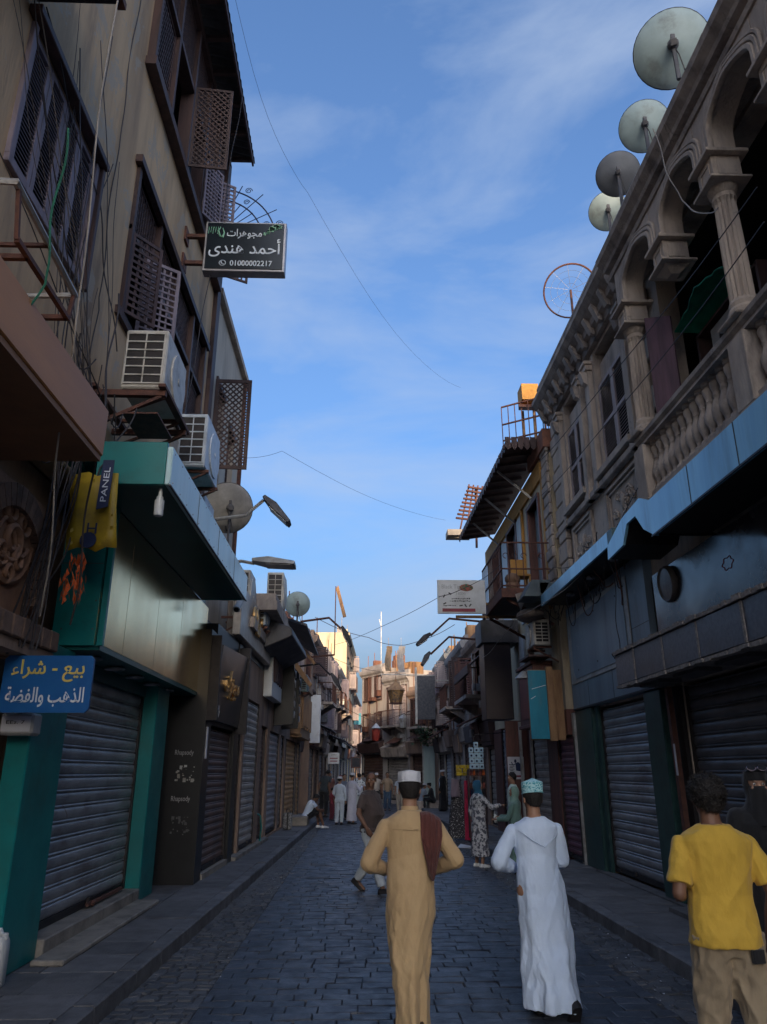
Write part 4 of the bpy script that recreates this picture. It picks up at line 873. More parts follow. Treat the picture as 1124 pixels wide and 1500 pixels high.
# generic old town house
def old_house(f, u0, u1, h, mat, label, shops, smats, floors, nwin, back=5., wood=wood_dark, balc=None, sign=None, z1=3.5, cornice=True, name='house', roofbits=True, awn=True, seed=0):
    random.seed(seed); rs = random.uniform
    t = thing(name, label, 'house', f.P((u0 + u1) / 2, 0, 0))
    holes = []; sh = []; w = (u1 - u0) / shops
    for i in range(shops):
        a = u0 + i * w + .25; e = u0 + (i + 1) * w - .25; sh.append((a, e, .2, rs(2.45, 2.85))); holes.append(sh[-1])
    wins = []; fh = (h - z1) / floors; ww = (u1 - u0) / nwin
    for k in range(floors):
        for i in range(nwin):
            c = u0 + (i + .5) * ww + rs(-.1, .1); hw = min(.55, ww * .28); za = z1 + k * fh + fh * .2; wins.append((c - hw, c + hw, za, za + fh * .62)); holes.append(wins[-1])
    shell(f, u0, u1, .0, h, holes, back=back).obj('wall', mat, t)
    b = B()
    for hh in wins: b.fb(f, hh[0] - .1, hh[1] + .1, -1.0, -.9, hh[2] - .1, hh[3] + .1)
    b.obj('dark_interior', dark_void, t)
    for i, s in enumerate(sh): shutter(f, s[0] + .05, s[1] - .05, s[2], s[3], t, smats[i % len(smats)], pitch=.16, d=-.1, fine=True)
    for i, hh in enumerate(wins):
        b = B(); u_, e_, za, zb = hh
        b.fb(f, u_ - .08, e_ + .08, -.1, .06, zb, zb + .09); b.fb(f, u_ - .1, e_ + .1, -.1, .09, za - .08, za); b.fb(f, u_ - .07, u_, -.1, .04, za, zb); b.fb(f, e_, e_ + .07, -.1, .04, za, zb)
        wn = b.obj('window', wood, t); m = (u_ + e_) / 2
        g = B()
        if rs(0, 1) < .55:
            louver_leaf(g, lambda u, z, o: f.P(u, -.12 + o, z), u_ + .01, m - .005, za + .01, zb - .01, pitch=.09); louver_leaf(g, lambda u, z, o: f.P(u, -.12 + o, z), m + .005, e_ - .01, za + .01, zb - .01, pitch=.09)
        else:
            hw = m - u_
            for uh, an in ((u_, rs(70, 110)), (e_ - .02, rs(75, 105))):
                c_, s_ = math.cos(R(an)), math.sin(R(an)); louver_leaf(g, lambda u, z, o: f.P(uh + u * c_ - o * s_, .02 + u * s_ + o * c_, z), 0, hw, za + .02, zb - .02, pitch=.09)
        g.obj('shutter_leaves', random.choice((wood, louver_tan, louver)), wn)
    if cornice:
        b = B(); b.loft([[f.P(u, d, z) for d, z in ((-.1, h - .45), (.05, h - .45), (.08, h - .36), (.2, h - .25), (.24, h - .12), (.24, h), (.05, h + .02), (.05, h + .25), (-.1, h + .25))] for u in (u0 - .02, u1 + .02)]); b.obj('cornice', mat, t)
        b = B(); b.fb(f, u0, u1, -.05, .1, z1 - .18, z1 - .02); b.obj('string_course', stone_old2, t)
    # shop fascia boards
    for i in range(shops):
        a, e = u0 + i * w + .1, u0 + (i + 1) * w - .1; zz = sh[i][3] + .08
        b = B(); dd = rs(.1, .45); b.prism([f.P(a, .0, zz), f.P(a, dd * .7, zz + .02), f.P(a, dd, zz + rs(.5, .75)), f.P(a, .0, zz + .75)], Vector(f.P(e, 0, 0)) - Vector(f.P(a, 0, 0)))
        b.obj('fascia_board', random.choice((sheet_grey, wood_dark, plaster_brown, wood_red, louver_tan, stone_old2)), t)
    if balc:
        for (a, e, z) in balc:
            b = B(); b.fb(f, a, e, .002, .8, z - .12, z); 
            for u in (a + .15, e - .25): b.prism([f.P(u, .0, z - .55), f.P(u, .0, z - .122), f.P(u, .7, z - .122)], Vector(f.P(u + .1, 0, 0)) - Vector(f.P(u, 0, 0)))
            bb = b.obj('balcony', stone_old2, t); g = B(); n = int((e - a) / .16)
            for i in range(n + 1):
                u = a + .03 + (e - a - .06) * i / n; g.bar(f.P(u, .76, z), f.P(u, .76, z + .85), .022)
            for d_ in (.05, .25, .45): g.bar(f.P(a + .03, d_, z), f.P(a + .03, d_, z + .85), .022)
            g.bar(f.P(a, .76, z + .87), f.P(e, .76, z + .87), .045); g.bar(f.P(a + .03, 0, z + .87), f.P(a + .03, .76, z + .87), .045); g.obj('railing', metal_rust, bb)
    if awn:
        b = B(); a = u0 + rs(.1, .3) * (u1 - u0); e = a + rs(.35, .6) * (u1 - u0); z = sh[0][3] + rs(.75, .95); awning_roof(b, f, a, min(e, u1), .02, rs(.55, .95), z + .35, z, step=.2, amp=.03); b.obj('tin_awning', random.choice((sheet_grey, metal_rust, wood_dark)), t)
    b = B()
    for _ in range(3):
        u = rs(u0 + .1, u1 - .1); b.tube([f.P(u, .05, h), f.P(u + .03, .06, h * .6), f.P(u, .05, 3)], .03, 5)
    for _ in range(5):
        u = rs(u0 + .2, u1 - .6); z = rs(2.9, h - .8); q_ = rs(.15, .4); b.fb(f, u, u + rs(.2, .5), .0, q_, z, z + rs(.15, .4))
    b.obj('pipes_and_boxes', random.choice((metal_pale, metal_rust, sheet_grey)), t)
    if roofbits:
        b = B()
        for _ in range(5):
            u = rs(u0, u1 - .8); hh_ = rs(.3, 1.1); d_ = rs(-1.2, -.3); b.fb(f, u, u + rs(.3, 1.2), d_ - .5, d_, h - .05, h + hh_)
        for _ in range(6):
            u = rs(u0, u1); d_ = rs(-1, -.1); b.bar(f.P(u, d_, h), f.P(u + rs(-.1, .1), d_, h + rs(.6, 1.8)), .04)
        b.obj('roof_clutter', random.choice((wood_raw, brickm, plaster_grey)), t)
    return t
FT = F(-2.1 - .039 * 34, 0, .039, 1, 1, -.039)
FU = F(-3.0, 0, .012, 1, 1, -.012)
old_house(FU, 27, 33.5, 7.1, brickm, 'brown brick upper house with red window bays above the ochre shops', 2, [steel_pale, steel_brown], 1, 3, z1=4.9, balc=[(27.3, 29.3, 5.1)], seed=4, awn=False)
old_house(FT, 33.6, 41, 7.6, plaster_brown, 'brown house with dented tin awnings behind the tall white panel sign', 3, [steel_pale, steel_brown, steel], 2, 3, balc=[(36, 38.4, 4.9)], seed=6)
old_house(FT, 41.05, 50, 8.0, plaster_grey, 'grey far house on the left with crowded balconies', 3, [steel_brown, steel_dark, steel_pale], 2, 4, balc=[(42, 44, 5.2), (46, 48.5, 5.4)], seed=8)
old_house(FT, 50.05, 61, 8.4, plaster_pale, 'pale far house on the left next to the cream tower', 3, [steel_brown, steel_dark], 2, 4, balc=[(52, 55, 5.5)], seed=9)
old_house(FT, 61.1, 74, 12.6, plaster_cream, 'tall cream apartment block at the far left end of the street', 3, [steel_dark], 4, 4, seed=10, z1=3.6, name='apartment_block')
old_house(FT, 74.1, 95, 9, plaster_brown, 'last brown house at the far left end of the street', 4, [steel_dark], 2, 5, seed=11)
# hanging things on the left row
ac_unit('air conditioner standing beneath the wide floodlight behind the pale canopy', (-2.55, 16.2, 4.95), w=.8, h=1.0, dep=.34, mat=ac_white)
ac_unit('white air conditioner beside the rooftop dish on the left row', (-2.2, 19.3, 5.75), w=.8, h=.95, dep=.42, mat=ac_white)
ac_unit('small air conditioner tucked between two others on the left row', (-2.35, 17.6, 5.0), w=.75, h=.75, dep=.32, mat=ac_cool)
ac_unit('grey air conditioner box above the ochre shops', (-1.95, 26.2, 4.35), w=.7, h=.55, dep=.38, mat=M('ac_teal_grey', (.16, .24, .25), None, .5))
b = B(); b.box(-2.75, -1.95, 17.0, 20.2, 5.52, 5.7); b.box(-2.75, -1.9, 16.9, 20.3, 5.3, 5.515); b.box(-2.7, -2.25, 15.8, 18.2, 4.7, 4.92)
tag(b.obj('concrete_ledge', stone_old2), 'weathered concrete ledge carrying the air conditioners over the marble fascia', 'ledge')
b = B(); b.loft([[(-2.3, 18, 5.3), (-1.65, 18, 5.1), (-1.62, 18, 4.9), (-2.3, 18, 4.6)], [(-2.2, 21.5, 5.2), (-1.55, 21.5, 5.05), (-1.5, 21.5, 4.85), (-2.2, 21.5, 4.5)]])
tag(b.obj('metal_hood', sheet_grey, bevel=.02), 'long grey metal hood hung under the ledge of air conditioners', 'hood')
dish('pale dish standing over the left row beside an air conditioner', (-1.72, 20.3, 6.15), .34, (-.15, 1, .35), dish_pale, mast=.15)
dish('large beige dish half hidden behind the pale canopy', (-2.72, 14.6, 6.95), .52, (-.45, 1, .35), M('dish_beige', (.36, .33, .29), None, .6, bump=.05), mast=.6)
lamp_arm('grey floodlight head tilted down on an arm beside the beige dish', (-3.15, 14.4, 6.6), (-2.0, 14.4, 7.05), metal_pale, head=(.4, .75), head_mat=sheet_grey, tilt=.75)
lamp_arm('wide flat floodlight reaching level over the street above the canopy end', (-3.1, 15, 5.8), (-2.2, 15, 5.87), metal_pale, head=(.5, .85), head_mat=metal_pale, tilt=.04)
lamp_arm('rusty bent arm with a drooping lamp head over the left row', (-1.75, 22, 6.0), (-.56, 22, 5.8), metal_rust, head=(.3, .62), tilt=1.05)
lamp_arm('lower curved arm with a dark lamp head on the left row', (-2.2, 25, 5.05), (-.95, 25, 4.8), metal_dark, head=(.3, .6), tilt=.95)
b = B(); b.prism([(-2.3, 23.0, 5.2), (-1.5, 23.0, 4.2), (-1.42, 23.0, 4.28), (-2.2, 23.0, 5.35)], (0, .18, 0)); b.prism([(-2.3, 24.0, 6.0), (-1.45, 24.0, 5.0), (-1.38, 24.0, 5.06), (-2.25, 24.0, 6.1)], (0, .12, 0))
tag(b.obj('timber_brace', wood_raw), 'pair of slanting raw timber props under the left roof edge', 'timber')
b = B(); b.loft([[(-2.6, 21.0, 6.1), (-1.5, 21.0, 5.75), (-1.5, 21.0, 5.68), (-2.6, 21.0, 6.02)], [(-2.5, 26.5, 6.3), (-1.45, 26.5, 5.7), (-1.45, 26.5, 5.63), (-2.5, 26.5, 6.2)]])
tag(b.obj('tin_roof', sheet_grey), 'sagging dark tin roof sheet behind the rooftop dish', 'roof')
cc = thing('security_camera', 'small white security camera at the far tip of the pale canopy', 'camera', (-2.17, 13.1, 4.5))
b = B(); b.tube([(-2.15, 13.2, 4.66), (-2.18, 13.05, 4.5)], .065, 10); b.obj('body', plastic_white, cc, smooth=50); B().tube([(-2.18, 13.05, 4.5), (-2.182, 13.04, 4.488)], .045, 10).obj('lens', black, cc); B().bar((-2.5, 13.25, 4.72), (-2.15, 13.2, 4.7), .03).obj('bracket', metal_pale, cc)
wp = thing('panel_sign', 'tall blank white panel sign on the brown wall further down the left side', 'sign', (-1.9, 34, 2.95))
b = B(); b.box(-2.12, -1.66, 33.4, 33.62, 2.95, 4.95); b.obj('panel', white_sheet, wp, bevel=.015); B().bar((-2.4, 33.5, 4.5), (-2.1, 33.5, 4.5), .06).obj('bracket', metal_dark, wp)
ws = thing('small_sign', 'small white sign with red and dark writing over the far group of people', 'sign', (-1.2, 38, 2.2))
b = B(); b.box(-1.47, -.92, 38, 38.06, 2.15, 2.66); b.obj('board', white_sheet, ws)
lettering('lettering', arabic('مطعم'), ws, dark_print, (-1.19, 37.99, 2.56), (1, 0, 0), (0, 0, 1), .26, .1)
b = B(); b.box(-1.38, -1.0, 37.985, 37.998, 2.38, 2.42); b.box(-1.36, -1.02, 37.985, 37.998, 2.25, 2.29); b.obj('print_lines', red_print, ws); B().bar((-1.95, 38.03, 2.55), (-1.46, 38.03, 2.55), .04).obj('bracket', metal_dark, ws)
tl = thing('turquoise_sign', 'turquoise sign board hanging in the bright gap at the street end', 'sign', (-.2, 75, 6.1)); B().box(-.75, .22, 75, 75.15, 6.1, 7.15).obj('board', blue_paint, tl); B().bar((-1.2, 75.07, 6.9), (-.74, 75.07, 6.9), .06).obj('bracket', metal_dark, tl)
bg_ = thing('chequered_bag', 'small grey chequered bag standing on the pavement by the ochre shutter', 'bag', (-2.08, 24.3, .15))
b = B(); b.box(-2.24, -1.98, 24.2, 24.42, .16, .62); b.obj('body', M('bag_grey', (.30, .30, .31), (.12, .12, .13), .8, scale=26, bump=.1, lo=.48, hi=.52), bg_, bevel=.03)
b = B(); b.box(-2.13, -2.08, 24.19, 24.43, .16, .63); b.tube([(-2.17, 24.3, .62), (-2.15, 24.3, .72), (-2.06, 24.3, .72), (-2.04, 24.3, .62)], .012, 5); b.obj('strap', black, bg_)
b = B(); b.tube([(-2.36, 19.6, .16), (-2.33, 19.6, .5), (-2.36, 19.55, .78), (-2.46, 19.5, .85)], .02, 6)
tag(b.obj('hose', teal), 'short teal hose standing against the left shop front', 'hose')
# far rooftop mast with ragged boards, left of centre
ms = thing('roof_mast', 'thin mast with a ragged slanting board above the far left roofs', 'mast', (-.95, 30, 6.3))
b = B(); b.bar((-1.0, 30, 6.2), (-1.0, 30, 9.0), .04); b.bar((-1.0, 30, 6.2), (-2.4, 31, 6.2), .06); b.obj('pole', metal_rust, ms)
b = B(); b.prism([(-1.0, 30, 8.9), (-.9, 30, 9.05), (-.55, 30, 7.75), (-.68, 30, 7.7)], (0, .05, 0)); b.obj('board', wood_raw, ms)

# ------------------------------------------------------------------ RIGHT: the old stone house with the loggia
rh = thing('stone_house', 'old carved stone house with an arcaded balcony and satellite dishes on its parapet', 'house', (4.4, 8, 0))
LG = (-3.0, 9.32, 5.25, 9.0); WA = (10.75, 12.3, 6.9, 9.3); WB = (13.2, 14.45, 6.95, 9.3); SA = (11.4, 14.0, .15, 2.9); SB = (5.6, 10.2, .15, 2.95); SC = (-1, 5.2, .15, 2.95)
shell(FR, -3.2, 15.4, 0, 9.6, [LG, WA, WB, SA, SB, SC], back=6).obj('wall', stone_old, rh)
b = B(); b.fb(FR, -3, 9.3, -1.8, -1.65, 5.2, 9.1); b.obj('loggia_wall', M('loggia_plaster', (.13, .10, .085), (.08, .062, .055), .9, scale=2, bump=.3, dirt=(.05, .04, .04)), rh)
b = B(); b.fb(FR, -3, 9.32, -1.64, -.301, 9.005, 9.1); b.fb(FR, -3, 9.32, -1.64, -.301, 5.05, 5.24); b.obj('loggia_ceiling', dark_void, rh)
b = B(); louver_leaf(b, lambda u, z, o: FR.P(u, -1.6 + o, z), 5.2, 6.0, 5.4, 8.2, pitch=.09); louver_leaf(b, lambda u, z, o: FR.P(u, -1.6 + o, z), 6.05, 6.85, 5.4, 8.2, pitch=.09); b.obj('balcony_door', louver_tan, rh)
b = B(); louver_leaf(b, lambda u, z, o: FR.P(5.5 + o + u * .35, -1.55 + u, z), 0, 1.2, 5.4, 8.3, pitch=.09); b.obj('balcony_door', louver_tan, rh)
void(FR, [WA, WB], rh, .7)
# balcony slab, rails, piers
b = B(); b.fb(FR, -3.2, 9.55, .003, .5, 5.02, 5.16); b.fb(FR, -3.2, 9.6, .003, .56, 5.163, 5.25); b.obj('balcony_slab', stone_old2, rh, bevel=.015)
b = B(); b.fb(FR, -3.2, 9.25, .28, .5, 5.253, 5.35); b.obj('balustrade_base', stone_old2, rh, bevel=.01)
b = B(); b.loft([[FR.P(u, d, z) for d, z in ((.24, 6.06), (.26, 6.12), (.22, 6.16), (.22, 6.22), (.54, 6.22), (.54, 6.16), (.5, 6.12), (.52, 6.06))] for u in (-3.2, 9.5)]); b.obj('balustrade_rail', stone_old2, rh)
bb = B(); bb.lathe([(.075, 0), (.075, .05), (.045, .08), (.05, .12), (.085, .22), (.088, .28), (.05, .40), (.042, .44), (.055, .46), (.042, .48), (.05, .52), (.072, .59), (.07, .62), (.045, .65), (.075, .67), (.075, .71)], (0, 0, 0), 9)
bme = bb.mesh('baluster', (0, 0, 0)); bme.materials.append(stone_old2); bme.shade_smooth(); bme.set_sharp_from_angle(angle=R(50))
us = [6.85 + .178 * i for i in range(14)] + [6.3 - .178 * i for i in range(13)] + [3.6 - .178 * i for i in range(12)]
for u in us:
    p = FR.P(u, .39, 5.352); o = link('baluster', bme, None, rh, ORG[rh.name], loc=(p[0] - 4.4, p[1] - 8, p[2])); o.rotation_euler.z = random.uniform(0, 1)
def block(u, z0, z1, w, dn, df):
    b = B(); b.fb(FR, u - w / 2, u + w / 2, dn, df, z0, z1); return b
for u in (6.58, 9.4, 3.85, .9):
    b = block(u, 5.253, 6.055, .34, .21, .55); b.fb(FR, u - .21, u + .21, .17, .60, 6.23, 6.27); b.obj('pier', stone_old, rh, bevel=.012)
    b = B(); n = 32
    rings = []
    for z, r_ in ((6.27, .17), (6.36, .17), (6.40, .145), (6.45, .15), (6.5, .13), (7.1, .126), (7.75, .115), (7.8, .13), (7.86, .12), (7.9, .15), (7.96, .165)):
        rings.append([Vector(FR.P(u, .38, z)) + Vector((math.cos(a), math.sin(a), 0)) * (r_ - (.022 if 6.48 < z < 7.78 and j % 2 else 0)) for j, a in enumerate(2 * math.pi * j / n for j in range(n))])
    b.loft(rings); b.obj('column', stone_old, rh, smooth=30)
caps = (9.4, 7.98, 6.58, 5.2, 3.85)
for u in caps:
    b = block(u, 7.99, 8.30, .33, .215, .545); b.fb(FR, u - .24, u + .24, .14, .62, 8.302, 8.35); b.fb(FR, u - .23, u + .23, .15, .61, 7.955, 7.988)
    for k in (-1, 1): b.fb(FR, u + k * .17 - .006, u + k * .17 + .006, .27, .49, 8.04, 8.25)
    b.fb(FR, u - .11, u + .11, .546, .556, 8.04, 8.08); b.fb(FR, u - .11, u + .11, .546, .556, 8.21, 8.25); b.fb(FR, u - .11, u - .08, .546, .556, 8.08, 8.21); b.fb(FR, u + .08, u + .11, .546, .556, 8.08, 8.21)
    if u in (7.98, 5.2): b.loft([[FR.P(u + x * s, .38 + y * s, z) for x, y in ((-1, -1), (1, -1), (1, 1), (-1, 1))] for z, s in ((7.954, .16), (7.86, .06))])
    b.obj('capital', stone_old, rh, bevel=.006)
def arch_curve(u0, u1, n=20):
    c = (u0 + u1) / 2; hw = (u1 - u0) / 2; o = []
    for i in range(n + 1):
        a = math.pi * i / n; x = -math.cos(a); y = math.sin(a)
        o.append((c + hw * x * (1 + .06 * math.sin(2 * a) ** 2), 8.36 + .18 + .38 * y * (1 - .10 * abs(math.sin(2 * a))) if 0 < i < n else 8.355))
    return o
for i in range(4):
    u1, u0 = caps[i] - .17, caps[i + 1] + .17; cv = arch_curve(u0, u1)
    b = B()
    for j in range(len(cv) - 1):
        (a, za), (e, ze) = cv[j], cv[j + 1]
        if e - a < .001: continue
        b.hexa([FR.P(a, .24, za), FR.P(e, .24, ze), FR.P(e, .52, ze), FR.P(a, .52, za), FR.P(a, .24, 9.06), FR.P(e, .24, 9.06), FR.P(e, .52, 9.06), FR.P(a, .52, 9.06)])
    b.obj('arch', stone_old, rh)
    b = B()
    for k, (off, r_) in enumerate(((.0, .042), (.10, .034), (.18, .024))):
        c_ = ((u0 + u1) / 2, 8.4); b.tube([FR.P(x + (x - c_[0]) * off * 1.3, .53, z + (z - c_[1]) * off * 1.3) for x, z in cv], r_, 6)
    b.obj('archivolt', stone_old, rh, smooth=60)
for u in caps: b = B(); b.fb(FR, u - .169, u + .169, .25, .515, 8.352, 9.06); b.obj('spandrel', stone_old, rh)
b = B(); b.fb(FR, -3.2, 3.67, .25, .515, 8.6, 9.06); b.obj('beam', stone_old, rh)
# cornice and parapet
b = B(); prof = [(.003, 9.065), (.54, 9.065), (.56, 9.12), (.5, 9.14), (.52, 9.2), (.6, 9.22), (.62, 9.27), (.7, 9.36), (.72, 9.44), (.66, 9.46), (.66, 9.49), (.48, 9.5), (.003, 9.5)]
b.loft([[FR.P(u, d, z) for d, z in prof] for u in (-3.3, 9.75)]); b.obj('cornice', stone_old2, rh)
b = B(); random.seed(31)
u = -3.2
while u < 9.7:
    e = min(9.72, u + random.uniform(.5, .9)); za, zb = 9.96 + random.uniform(-.03, .05), 9.96 + random.uniform(-.03, .05)
    b.hexa([FR.P(u, .2, 9.502), FR.P(e, .2, 9.502), FR.P(e, .5, 9.502), FR.P(u, .5, 9.502), FR.P(u, .2, za), FR.P(e, .2, zb), FR.P(e, .46, zb), FR.P(u, .46, za)]); u = e
b.obj('parapet', plaster_grey, rh)
b = B(); prof2 = [(.003, 9.38), (.10, 9.38), (.12, 9.5), (.2, 9.55), (.22, 9.66), (.34, 9.76), (.42, 9.86), (.42, 9.96), (.3, 9.98), (.25, 10.25), (.28, 10.27), (.28, 10.33), (.003, 10.33)]
b.loft([[FR.P(u, d, z) for d, z in prof2] for u in (9.76, 15.55)]); b.obj('cornice', stone_old2, rh)
for i in range(13):
    u = 9.9 + i * .455; b = B(); b.prism([FR.P(u, .13, 9.4), FR.P(u, .2, 9.42), FR.P(u, .32, 9.7), FR.P(u, .32, 9.74), FR.P(u, .13, 9.74)], (0, .13, 0)); b.obj('bracket', stone_old2, rh)
# rusticated quoins
for (ua, ue) in ((9.62, 10.35), (14.72, 15.4)):
    for k in range(9):
        z = 5.55 + k * .42; b = B(); o = .0 if k % 2 else .12
        b.fb(FR, ua + (o if ua < 10 else 0), ue - (0 if ua < 10 else o), .003, .11, z + .012, z + .408); b.obj('quoin_stone', stone_old, rh, bevel=.018)
for ua, ue in ((10.45, 10.68), (12.36, 12.6), (12.92, 13.14), (14.5, 14.7)):
    b = B(); b.fb(FR, ua, ue, .003, .13, 6.75, 9.0); b.fb(FR, ua - .03, ue + .03, .003, .17, 9.003, 9.12); b.fb(FR, ua - .015, ue + .015, .003, .15, 6.6, 6.748); b.fb(FR, ua - .05, ue + .05, .003, .2, 9.123, 9.2); b.obj('pilaster', stone_old, rh, bevel=.01)
    b = B(); b.prism([FR.P(ua + .04, .1, 8.7), FR.P(ua + .04, .2, 8.78), FR.P(ua + .04, .26, 9.0), FR.P(ua + .04, .1, 9.0)], (0, ue - ua - .08, 0)); b.obj('scroll_bracket', stone_old2, rh)
for hh in (WA, WB):
    u0, u1, z0, z1 = hh
    b = B(); b.fb(FR, u0 - .04, u0 + .05, -.2, .04, z0, z1); b.fb(FR, u1 - .05, u1 + .04, -.2, .04, z0, z1); b.fb(FR, u0 + .05, u1 - .05, -.2, -.08, 8.62, 9.06); b.fb(FR, u0 - .1, u1 + .1, .003, .18, z0 - .13, z0 - .02)
    wn = b.obj('window', stone_old, rh)
    m = (u0 + u1) / 2
    for a, e in ((u0 + .06, m - .005), (m + .005, u1 - .06)):
        louver_leaf(B(), lambda u, z, o: FR.P(u, -.04 + o, z), a, e, z0 + .01, 8.6, pitch=.06, fr=.07, mid=(z0 + 8.6) / 2).obj('shutter_leaf', louver_tan, wn)
# carved panels below the windows
b = B(); b.fb(FR, 9.6, 15.45, .003, .16, 5.35, 5.5); b.fb(FR, 9.6, 15.45, .003, .13, 6.6, 6.72); b.fb(FR, 9.6, 15.45, .003, .22, 5.18, 5.3); b.obj('string_course', stone_old2, rh, bevel=.012)
random.seed(17)
for u0, u1 in ((9.7, 10.3), (10.75, 12.3), (13.2, 14.45)):
    b = B(); z0, z1 = 5.62, 6.5
    for o, w_ in ((0, .05), (.1, .025)):
        b.fb(FR, u0 + o, u1 - o, .003, .06 - o * .2, z0 + o, z0 + o + w_); b.fb(FR, u0 + o, u1 - o, .003, .06 - o * .2, z1 - o - w_, z1 - o); b.fb(FR, u0 + o, u0 + o + w_, .003, .058 - o * .2, z0 + o + w_, z1 - o - w_); b.fb(FR, u1 - o - w_, u1 - o, .003, .058 - o * .2, z0 + o + w_, z1 - o - w_)
    cu, cz = (u0 + u1) / 2, (z0 + z1) / 2
    for i in range(9):
        x = cu + (i - 4) / 4 * (u1 - u0) * .3; z = cz + random.uniform(-.16, .16); r_ = random.uniform(.06, .12); sg = random.choice((-1, 1))
        b.tube([FR.P(x + sg * r_ * (1 - .7 * t) * math.cos(8 * t), .02, z + r_ * (1 - .7 * t) * math.sin(8 * t)) for t in [k / 14 for k in range(15)]], .022, 5, True)
    b.ell(FR.P(cu, .02, cz), (.05, .1, .14), 8, 6)
    b.obj('carved_panel', stone_old, rh, smooth=50)
# things kept on the balcony
b = B(); b.hexa([FR.P(8.78, .1, 6.24), FR.P(9.15, .3, 6.24), FR.P(9.13, .33, 6.24), FR.P(8.76, .13, 6.24), FR.P(8.78, .1, 7.8), FR.P(9.15, .3, 8.0), FR.P(9.13, .33, 8.0), FR.P(8.76, .13, 7.8)])
for k in range(1, 4):
    t = k / 4; p = FR.P(8.78 + .37 * t, .1 + .2 * t + .005, 6.3); b.box(p[0] - .02, p[0] + .006, p[1] - .01, p[1] + .01, 6.3, 7.85)
b.hexa([FR.P(8.7, -.1, 5.26), FR.P(9.2, .2, 5.26), FR.P(9.17, .23, 5.26), FR.P(8.67, -.07, 5.26), FR.P(8.7, -.1, 6.23), FR.P(9.2, .2, 6.23), FR.P(9.17, .23, 6.23), FR.P(8.67, -.07, 6.23)])
tag(b.obj('board_screen', wood_purple), 'faded purple board screen leaning behind the far balcony column', 'screen')
g = []
for i in range(13):
    u = 8.9 - i * .12; t = i / 12; g.append([FR.P(u, -.5 + .25 * j + .03 * math.sin(i + j), 7.62 + .36 * math.sin(math.pi * t) ** .7 * (1 - .4 * abs(j - 1)) + .02 * math.sin(3 * i + j)) for j in range(3)])
b = B(); b.loft([r + [(p[0], p[1], p[2] - .02) for p in r[::-1]] for r in g]); tag(b.obj('green_tarp', green_tarp, smooth=60), 'bright green tarp draped over the shelf inside the balcony', 'tarp')
sh_ = thing('shelf_unit', 'dark shelf unit full of junk standing inside the balcony', 'shelf', FR.P(8.2, -.6, 5.25))
b = B()
for z in (5.26, 6.3, 6.95, 7.55): b.fb(FR, 7.3, 8.95, -1.0, -.3, z, z + .04)
for u in (7.28, 8.92): b.fb(FR, u, u + .05, -1.0, -.3, 5.25, 7.6)
b.obj('frame', wood_dark, sh_)
bx_ = thing('cardboard_box', 'pale carton with a hole cut in its side on the balcony shelf', 'box', FR.P(8.2, -.5, 6.995))
b = B(); b.fb(FR, 7.75, 8.6, -.85, -.32, 6.996, 7.46); b.obj('carton', M('carton', (.36, .35, .34), (.28, .26, .25), .85, scale=4, bump=.1), bx_, bevel=.01)
B().lathe([(.08, 0), (.08, .006)], FR.P(8.3, -.318, 7.22), 14, (-1, 0, 0)).obj('hole', dark_void, bx_); B().lathe([(.1, 0), (.1, .006)], FR.P(7.95, -.318, 7.2), 14, (-1, 0, 0)).obj('print', dark_print, bx_)
b = B(); b.prism([FR.P(8.1, -.3, 6.345), FR.P(8.45, -.3, 6.345), FR.P(8.34, -.3, 6.75), FR.P(8.24, -.3, 6.75)], Vector(FR.P(0, -.25, 0)) - Vector(FR.P(0, 0, 0))); tag(b.obj('wooden_stool', wood_raw), 'small tapered wooden stand on the middle balcony shelf', 'stand')
b = B()
for i in range(5): b.tube([FR.P(7.8 + 1.0 * t, -.25 + .03 * i, 6.40 + .03 * math.sin(5 * t + i) + .022 * i) for t in [k / 10 for k in range(11)]], .03, 5, True)
tag(b.obj('folded_cloth', M('cloth_tan', (.22, .16, .12), None, .9, bump=.3), smooth=60), 'bundle of folded tan cloth lying on the balcony shelf', 'cloth')
B_ = B().fb(FR, 8.0, 8.75, -.1, .15, 5.26, 6.3); tag(B_.obj('blue_basin', M('basin_blue', (.08, .3, .4), None, .4, bump=0), bevel=.04), 'pale blue plastic basin behind the balusters', 'basin')
# satellite dishes along the parapet
dish('largest pale green satellite dish at the top of the right parapet', (3.92, 6.9, 10.56), .47, (.30, .80, .52), dish_pale, arm=False, mast=.15)
dish('second pale green satellite dish along the right parapet', (4.12, 8.35, 10.8), .36, (.30, .80, .52), dish_pale, arm=False, mast=.45)
dish('dark grey satellite dish between two pale ones on the right parapet', (4.17, 9.6, 11.1), .35, (.30, .80, .52), dish_dark, arm=False, mast=.75)
dish('small pale dish tucked behind the dark grey one', (4.42, 10.8, 11.4), .34, (.30, .80, .52), dish_pale, arm=False, mast=1.0)
md = thing('mesh_dish', 'see through wire mesh dish, only its round rim showing against the sky', 'satellite dish', (4.4, 13.3, 10.3), 'satellite dishes')
c = Vector((4.42, 13.3, 11.5)); a = Vector((.25, .85, .45)).normalized(); qd = Vector((0, 0, 1)).rotation_difference(a); r_ = .56
b = B(); b.tube([c + qd @ Vector((r_ * math.cos(x), r_ * math.sin(x), .12)) for x in [2 * math.pi * i / 40 for i in range(41)]], .02, 6); b.obj('rim', metal_rust, md)
b = B()
for k in range(10): b.tube([c + qd @ Vector((r_ * t * math.cos(k * .628), r_ * t * math.sin(k * .628), .12 * t * t)) for t in (.1, .4, .7, 1)], .004, 3)
for t in (.25, .5, .75): b.tube([c + qd @ Vector((r_ * t * math.cos(x), r_ * t * math.sin(x), .12 * t * t)) for x in [2 * math.pi * i / 24 for i in range(25)]], .003, 3)
